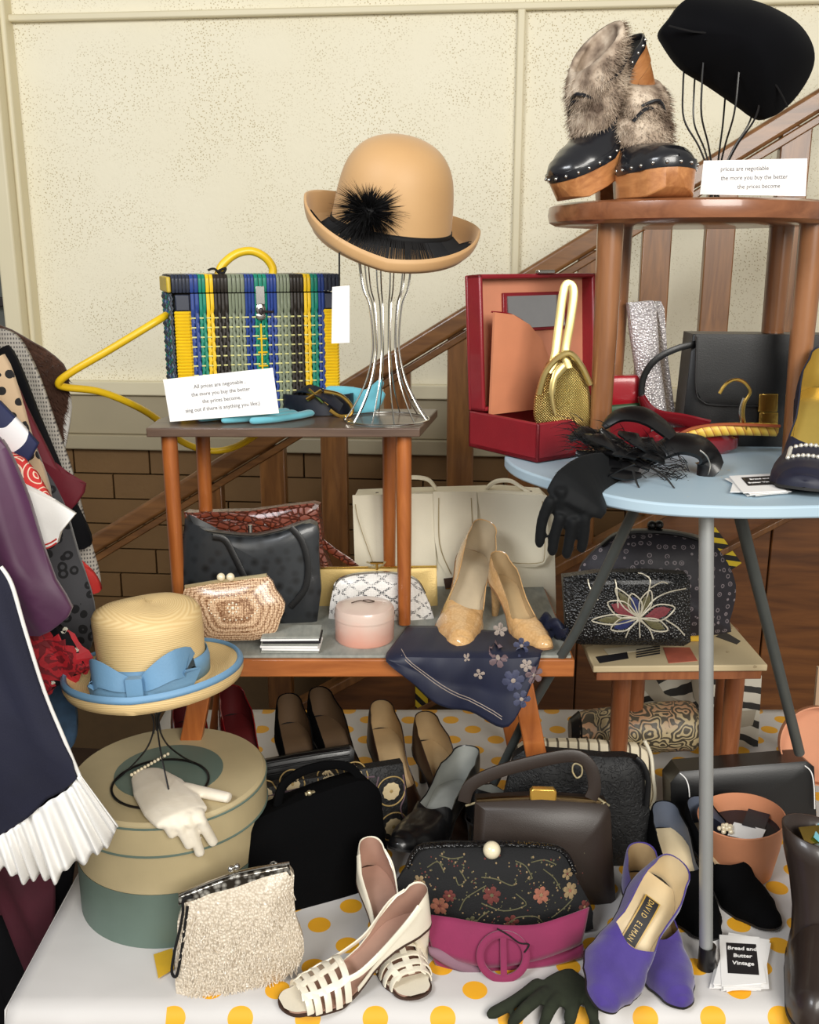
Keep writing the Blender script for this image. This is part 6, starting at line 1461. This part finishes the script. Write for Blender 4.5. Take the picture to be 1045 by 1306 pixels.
bb.build('bead_fringe', [M['cbead']], ebd, kind='stuff')
b = MB(); b.slab(outl(bg, [(234, 1148), (228, 1152), (228, 1140), (300, 1113), (368, 1100), (371, 1110), (372, 1116), (305, 1136)]), -.009, .006); b.build('frame', [M['filigree']], ev, bevel=.002)
strap('frame_edge', bg, [(228, 1139), (300, 1112), (369, 1099)], .0016, .003, M['silver'], ev, [-.003]*3, pw=1)
b = MB(); p = loc2(bg, 298, 1110); b.ball((p[0]-.003, -.004, p[1]+.004), .004, 7); b.ball((p[0]+.004, -.004, p[1]+.006), .004, 7); b.build('kiss_clasp', [M['silver']], ev)
p = loc2(bg, 349, 1103); b = MB(); b.sweep([(p[0]+.004*math.cos(a), 0, p[1]+.004*math.sin(a)) for a in [2*PI*i/12 for i in range(12)]], .001, n=5, closed=True, up=(0, 1, 0)); b.build('chain_loop', [M['silver']], ev)
strap('cord_handle', bg, [(246, 1138), (235, 1142), (234, 1158), (230, 1180), (224, 1205), (220, 1232), (226, 1238), (231, 1215), (236, 1180), (240, 1150)], .0018, .0018, M['fringe'], ev, [-.012]*10, pw=1)
# large black suede handbag
bg = plane((400, 1150), Y=1.185, yaw=24, tilt=9); bsx = thing('suede_handbag', 'large black suede handbag with a small gold clasp behind the cream beaded bag', 'handbag', bg)
b = MB(); b.puff(outl(bg, [(300, 1060), (308, 1045), (360, 1022), (400, 1006), (450, 990), (470, 994), (480, 1010), (484, 1060), (494, 1120), (470, 1138), (395, 1170), (310, 1190), (296, 1120)]), .075, .020, 4, smooth=2); b.build('body', [M['blacksuede']], bsx)
strap('handle', bg, [(352, 1026), (360, 1000), (385, 982), (420, 974), (446, 978), (458, 992)], .006, .004, M['blacksuede'], bsx, [-.005]*6)
b = MB(); p = loc2(bg, 393, 1012); b.box((p[0], -.010, p[1]), (.014, .006, .012)); b.ball((p[0]-.002, -.014, p[1]+.006), .004, 7); b.ball((p[0]-.014, -.012, p[1]-.002), .003, 6); b.build('clasp', [M['goldpale']], bsx, bevel=.001)
strap('frame_tip', bg, [(300, 1054), (306, 1060), (314, 1062)], .0012, .0012, M['silver'], bsx, [-.018]*3, pw=1)
# embroidered bag with gold medallions
bg = plane((430, 1100), Y=1.285, yaw=14, tilt=6); eb = thing('embroidered_bag', 'black bag embroidered with gold flower medallions behind the suede handbag', 'bag', bg)
b = MB(); b.puff(outl(bg, [(322, 1005), (380, 992), (460, 978), (512, 970), (517, 1000), (519, 1050), (505, 1072), (420, 1100), (330, 1110)]), .04, .010, 4, smooth=0); dc = Decal(b, .0008); b.build('body', [M['brocade']], eb)
L2 = lambda x, y: loc2(bg, x, y); GM = [plain('gold thread', (176, 148, 92), .6, .2, var=.2), plain('cream thread', (206, 186, 146), .7), plain('mauve thread', (96, 74, 84), .7)]
for (x, y, r) in ((496, 1003, .014), (499, 1048, .014), (452, 986, .011), (418, 990, .010), (372, 996, .011), (338, 1010, .011), (340, 1045, .010)):
    p = L2(x, y); dc.flower(p[0], p[1], r, 10, 1, 0); dc.line([(p[0]+r*1.6*math.cos(a), p[1]+r*1.6*math.sin(a)) for a in [2*PI*i/12 for i in range(13)]], .0011, 0, 3)
for px in ([(480, 985), (476, 1005), (484, 1025), (478, 1050), (486, 1068)], [(512, 984), (514, 1010), (508, 1026), (516, 1046)], [(340, 1010), (380, 1000), (430, 990), (475, 985)], [(330, 1040), (345, 1018), (355, 1000)], [(420, 985), (435, 1000), (425, 1010)]): dc.line([L2(*p) for p in px], .0013, 2)
dc.build('medallions', GM, eb)
# black and patent clutch behind
bg = plane((390, 1000), Y=1.40, yaw=6, tilt=20); pt = thing('patent_clutch', 'ridged black patent clutch lying behind the embroidered bag', 'purse', bg)
b = MB(); b.puff(outl(bg, [(320, 972), (380, 960), (446, 950), (452, 956), (450, 990), (325, 1010)]), .030, .010, 5); b.build('body', [M['feather']], pt)
for d_ in (0, 8, 16): strap('ridge', bg, [(324, 974+d_), (385, 963+d_), (446, 954+d_)], .0022, .0022, M['feather'], pt, [-.014]*3, pw=1)
# white gloves on the hatbox
k = NM('cream satin glove'); k.col(k.mix(k.noise(50), (222, 210, 186), (240, 232, 216))); k.bump(k.noise(180), .3, .001); M['wglove'] = k.set(.6, sheen=.2)
def hz_(px, h=.006):
    p = PZ(px[0], px[1], zL+h); c = Vector((hbx.location.x, hbx.location.y)); rc_ = rb_+.010
    if (p.to_2d()-c).length > rc_:
        r0 = ray(*px); a = r0.x**2+r0.y**2; ox, oy = EY.x-c.x, EY.y-c.y; b_ = ox*r0.x+oy*r0.y; cc_ = ox*ox+oy*oy-rc_**2; dd_ = b_*b_-a*cc_
        if dd_ > 0: p = EY+r0*((-b_-math.sqrt(dd_))/a)
    return p
ch = [[(hz_((184, 984)), .018, .006), (hz_((202, 1005)), .034, .010), (hz_((220, 1028)), .038, .011), (hz_((236, 1046)), .034, .010)]]
for px in ([(202, 1030), (222, 1066)], [(220, 1036), (243, 1080)], [(236, 1036), (256, 1090)], [(250, 1036), (273, 1076)], [(232, 1005), (294, 1018)]):
    n_ = 6; ch.append([(hz_((px[0][0]+(px[1][0]-px[0][0])*i/n_, px[0][1]+(px[1][1]-px[0][1])*i/n_)), .0104-.0004*i, .0075-.0002*i) for i in range(n_+1)])
go_ = glove('glove', 'cream satin gloves lying on the hatbox lid with fingers over its edge', ch, M['wglove'], cat='gloves', remesh=.0018)
b = MB()
for i in range(12): b.ball(go_.matrix_world.inverted() @ (PZ(168+4.2*i, 988-2.4*i, zL+.011)), .0024, 5)
b.build('pearl_trim', [M['pearl']], go_)
# yellow tag under the cream bag
b = MB(); P = [PZ(x, y, ZT+.002) for x, y in ((196, 1218), (220, 1210), (222, 1236), (202, 1248))]; b.add(P+[p+Vector((0, 0, .001)) for p in P], [(0, 1, 2, 3), (7, 6, 5, 4), (0, 4, 5, 1), (1, 5, 6, 2), (2, 6, 7, 3), (3, 7, 4, 0)])
o = b.build('paper_tag', [M['yprint']], None); props(o, 'yellow paper tag on the cloth beside the cream beaded bag', 'tag')
# ================================================================ CLOTHES RAIL ON THE LEFT
XR = -.74
rl = thing('clothes_rail', 'steel clothes rail carrying the garments at the left of the stall', 'rail', T(XR, 1.1, 0))
tube('rail_bar', [(0, -.45, 1.74), (0, .42, 1.74)], .011, M['steel'], rl)
for y in (-.44, .41): tube('post', [(0, y, .012), (0, y, 1.74)], .011, M['steel'], rl); tube('foot', [(-.22, y, .012), (.10, y, .012)], .011, M['steel'], rl)
def garment(name, label, px, Y, mat, th=.035, cat='garment', fold=(.008, 26), yaw=0, smooth=3, ztop=1.71, c=None, group=None, fl=0):
    Mx = frame(Vector((-.5, Y, 1.2)), yaw); top = [proj((XR+dx, Y, z)) for dx, z in ((.05, ztop-.04), (.0, ztop), (-.10, ztop-.06))]
    low = proj((XR-.10, Y, 1.72-.75)) if fl == 0 else (top[2][0], fl)
    P = outl(Mx, list(px)+[low, top[2], top[1], top[0]])
    a, f = fold; b = MB()
    b.puff(P, th, .004, 3, smooth=smooth, rings=(1, .985, .95, .9, .83, .74, .64, .52, .4, .26, .12), bend=lambda x, z: a*math.sin(f*6.28*(x+.35*z))+.5*a*math.sin(f*13*(x+.2*z)+1), c=c)
    o = b.build(name, [mat], None, Mx, sharp=75); props(o, label, cat, group); return o, b, Mx
M['navycloth'] = plain('navy dress cloth', (22, 24, 46), .8, var=.15, bs=.2, bscale=500); M['plum'] = plain('plum satin', (82, 42, 74), .5, sheen=.2, var=.1)
M['wcloth'] = plain('white cotton', (232, 230, 226), .8, var=.03, bs=.1, bscale=400); M['wine'] = plain('wine red cloth', (104, 16, 34), .7, var=.15); M['blackcloth'] = plain('black cloth', (14, 14, 18), .85, spec=.2)
M['bluecloth'] = plain('mottled blue cloth', (48, 76, 104), .8, var=.5, vs=60); M['redcloth'] = plain('bright red cloth', (188, 40, 34), .7, var=.1); M['maroon'] = plain('maroon cloth', (74, 20, 36), .8, var=.3, vs=20)
def leopard(name, base, spot, sc=56):
    k = NM(name); n_ = k.noise(30, detail=1); v_ = k.vor(sc, rnd=.9); v2 = k.math('ADD', v_, k.math('MULTIPLY', k.math('SUBTRACT', n_, .5), .7)); rg = k.math('MULTIPLY', k.math('GREATER_THAN', v2, .16), k.math('LESS_THAN', v2, .40))
    k.col(k.mix(rg, base, spot)); return k.set(.85, sheen=.2)
M['leo'] = leopard('beige leopard print', (196, 170, 138), (20, 18, 20)); M['leog'] = leopard('grey leopard print', (66, 66, 70), (12, 12, 16), 64)
k = NM('brown fur pile'); k.col(k.mix(k.noise(40, k.map((1, 1, .4))), (44, 26, 18), (92, 58, 40))); M['bfur'] = k.set(.9, sheen=.1)
k = NM('grey check cloth'); x_, y_, z_s = k.sep(); k.col(k.mix(k.math('MULTIPLY', k.math('LESS_THAN', k.math('FRACT', k.math('MULTIPLY', x_, 260)), .5), k.math('LESS_THAN', k.math('FRACT', k.math('MULTIPLY', z_s, 170)), .5)), (176, 170, 160), (96, 92, 90))); M['check'] = k.set(.85)
k = NM('red swirl print'); v_ = k.vor(38, rnd=.9); k.col(k.mix(k.math('GREATER_THAN', k.math('SINE', k.math('MULTIPLY', v_, 30)), .72), (206, 44, 42), (238, 214, 190))); M['swirl'] = k.set(.7)
k = NM('white with navy shapes'); n_ = k.noise(20, detail=0, dist=.6); k.col(k.mix(k.math('GREATER_THAN', n_, .57), (238, 236, 238), (26, 34, 76))); M['navyprint'] = k.set(.7)
G = 'garments on the clothes rail'
fo, fb_, fm_ = garment('fur_coat', 'dark brown fur coat at the back of the clothes rail, by the window', [(-40, 400), (0, 414), (40, 436), (82, 464), (88, 500), (78, 540), (80, 600), (30, 640), (-40, 660)], 1.46, M['bfur'], .10, 'coat', (.004, 12), ztop=1.46)
fm = MB(); rf = random.Random(6); bv = BVHTree.FromPolygons([Vector(v) for v in fb_.v], fb_.f); inv = fm_.inverted()
for i in range(6500):
    px, py = rf.uniform(-10, 92), rf.uniform(405, 560); q = loc2(fm_, px, py); h = bv.ray_cast(Vector((q[0], -1, q[1])), Vector((0, 1, 0)))
    if h[0] is None: continue
    p = h[0]; nrm = h[1]; nrm = nrm if nrm.y < 0 else -nrm; d = (nrm*.5+Vector((rf.gauss(.2, .3), 0, -.7+rf.gauss(0, .25)))).normalized()*rf.uniform(.010, .018)
    s_ = Vector((.0009, 0, .0003)); o = len(fm.v); fm.v += [tuple(p-s_), tuple(p+s_), tuple(p+d)]; fm.f.append((o, o+1, o+2)); fm.m.append(0)
fm.build('fur_pile', [M['bfur']], fo, kind='stuff')
garment('cream_jacket', 'cream fleecy jacket edge showing just behind the brown fur coat', [(60, 470), (84, 498), (90, 520), (86, 560), (74, 590), (40, 600)], 1.52, M['wcloth'], .05, 'jacket', (.003, 12), ztop=1.42)
garment('check_coat', 'grey checked coat with a long lapel edge beside the brown fur coat', [(-20, 418), (12, 422), (32, 440), (52, 480), (72, 540), (92, 600), (112, 680), (128, 740), (118, 752), (60, 740), (-20, 700)], 1.38, M['check'], .03, 'coat', (.003, 15), ztop=1.5)
garment('black_coat', 'long black coat between the checked coat and the wine red dress', [(-20, 428), (10, 440), (28, 468), (52, 530), (74, 585), (96, 640), (116, 682), (108, 700), (60, 700), (-20, 700)], 1.34, M['blackcloth'], .03, 'coat', (.003, 15))
garment('wine_dress', 'wine red dress with a narrow pointed lapel on the rail', [(-20, 450), (14, 474), (36, 520), (60, 570), (82, 610), (108, 618), (100, 640), (84, 652), (60, 640), (-20, 640)], 1.30, M['wine'], .03, 'dress', (.003, 15), smooth=2)
garment('leopard_coat', 'grey leopard print coat hanging long above the straw hat', [(-20, 600), (30, 590), (60, 600), (84, 650), (100, 710), (118, 770), (119, 815), (108, 832), (70, 830), (-20, 800)], 1.29, M['leog'], .04, 'coat', (.004, 15))
garment('leopard_blouse', 'beige leopard print blouse with black spots near the window', [(-20, 446), (4, 452), (24, 500), (42, 560), (64, 620), (60, 660), (20, 660), (-20, 640)], 1.25, M['leo'], .03, 'top', (.003, 15))
garment('black_skirt', 'black skirt hanging behind the ruffled hem at the lower left', [(-20, 840), (70, 850), (86, 900), (92, 960), (98, 1060), (92, 1130), (70, 1180), (40, 1240), (12, 1300), (-20, 1320)], 1.27, M['blackcloth'], .05, 'skirt', (.006, 12), fl=1320)
garment('maroon_skirt', 'maroon skirt at the lower left beside the table corner', [(-20, 1000), (40, 1020), (66, 1100), (68, 1180), (60, 1225), (40, 1245), (20, 1200), (-20, 1160)], 1.22, M['maroon'], .04, 'skirt', (.006, 14), fl=1200)
garment('blue_scarf', 'mottled blue fabric hanging below the rose print garment', [(40, 850), (82, 870), (96, 880), (97, 930), (90, 955), (60, 960), (-20, 950)], 1.20, M['bluecloth'], .03, 'scarf', (.004, 18), fl=955)
garment('red_cuff_top', 'bright red fringed cloth showing beside the leopard print coat', [(60, 700), (104, 722), (118, 730), (129, 752), (116, 757), (100, 750), (60, 740)], 1.32, M['redcloth'], .02, 'top', (.002, 14), fl=740)
ro, rb2_, rm_ = garment('rose_dress', 'black dress printed with a large red rose below the plum blouse', [(-20, 790), (40, 796), (80, 800), (94, 815), (110, 846), (106, 856), (88, 864), (70, 876), (40, 890), (-20, 880)], 1.14, M['blackcloth'], .03, 'dress', (.003, 15), smooth=2, fl=885)
dcr = Decal(rb2_, .001); RM = [plain('rose red print', (170, 22, 34), .7, var=.3, vs=70), plain('deep rose print', (110, 10, 22), .7), plain('leaf print', (200, 196, 180), .7)]
c = loc2(rm_, 80, 838)
dcr.rose(c[0], c[1], .034)
for (x, y, r) in ((50, 808, .018), (106, 850, .010), (58, 872, .014)): q = loc2(rm_, x, y); dcr.rose(q[0], q[1], r, 0, 1, 4)
for (x, y) in ((62, 798), (84, 802), (100, 826), (70, 868)): q = loc2(rm_, x, y); dcr.disc(q[0], q[1], .003, 6, 2)
dcr.build('rose_print', RM, ro)
garment('white_collar_shirt', 'white shirt with navy shapes and a pointed collar on the rail', [(-20, 500), (0, 512), (26, 540), (48, 566), (40, 582), (28, 600), (10, 600), (-20, 560)], 1.17, M['navyprint'], .03, 'shirt', (.002, 14), smooth=1)
garment('swirl_shirt', 'red shirt with pale swirls between the white shirt and the white cuff', [(-20, 560), (30, 585), (46, 604), (70, 646), (50, 672), (30, 655), (-20, 640)], 1.15, M['swirl'], .03, 'shirt', (.002, 14), smooth=1)
cfo, cfb, cfm = garment('white_cuff_shirt', 'white shirt cuff with red stripes sticking out over the leopard print', [(-20, 640), (40, 658), (70, 638), (97, 655), (78, 678), (74, 692), (58, 700), (44, 670), (-20, 690)], 1.13, M['wcloth'], .02, 'shirt', (.001, 14), smooth=1, fl=700)
dcc = Decal(cfb, .001)
for o_ in (0, 5): dcc.line([loc2(cfm, x, y-o_) for x, y in ((57, 699), (66, 696), (74, 691))], .0010, 0)
dcc.build('cuff_stripes', [M['redcloth']], cfo)
garment('plum_blouse', 'plum purple satin blouse hanging over the navy dress', [(-20, 540), (0, 562), (18, 590), (38, 640), (52, 690), (70, 740), (91, 776), (76, 796), (54, 808), (20, 815), (-20, 815)], 1.08, M['plum'], .04, 'blouse', (.005, 14), smooth=2)
no, nb_, nm_ = garment('navy_dress', 'navy dress with white piping and a white pleated ruffle hem, nearest on the rail', [(-30, 690), (0, 722), (14, 745), (30, 800), (56, 880), (80, 940), (100, 990), (60, 1020), (20, 1052), (-10, 1068), (-60, 1080)], .985, M['navycloth'], .05, 'dress', (.005, 12), smooth=2, fl=1080)
strap('piping', nm_, [(2, 722), (16, 745), (32, 800), (57, 880), (81, 938), (102, 988)], .0022, .0022, M['wcloth'], no, [-.002]*6, pw=1)
A_ = cr([Vector((*loc2(nm_, *p), 0)) for p in ((103, 985), (88, 1004), (60, 1022), (30, 1045), (0, 1064), (-40, 1078))], 24)
B_ = cr([Vector((*loc2(nm_, *p), 0)) for p in ((152, 1056), (128, 1084), (92, 1104), (58, 1122), (18, 1112), (-30, 1120))], 24); n_ = len(A_)
def ruf(u, v):
    i = round(u*(n_-1)); p = A_[i].lerp(B_[i], v); w = (.002+.007*v)*math.sin(u*74+2*math.sin(u*9))+.007*v*math.sin(u*23); t_ = (A_[min(i+1, n_-1)]-A_[max(i-1, 0)]).normalized()
    return Vector((p.x+t_.x*w*.4, -.004+w, p.y+t_.y*w*.4+.004*v*math.sin(u*31+1)))
b = MB(); b.grid(ruf, n_-1, 14); b.build('ruffle', [M['wcloth']], no, solid=.001, sharp=80)
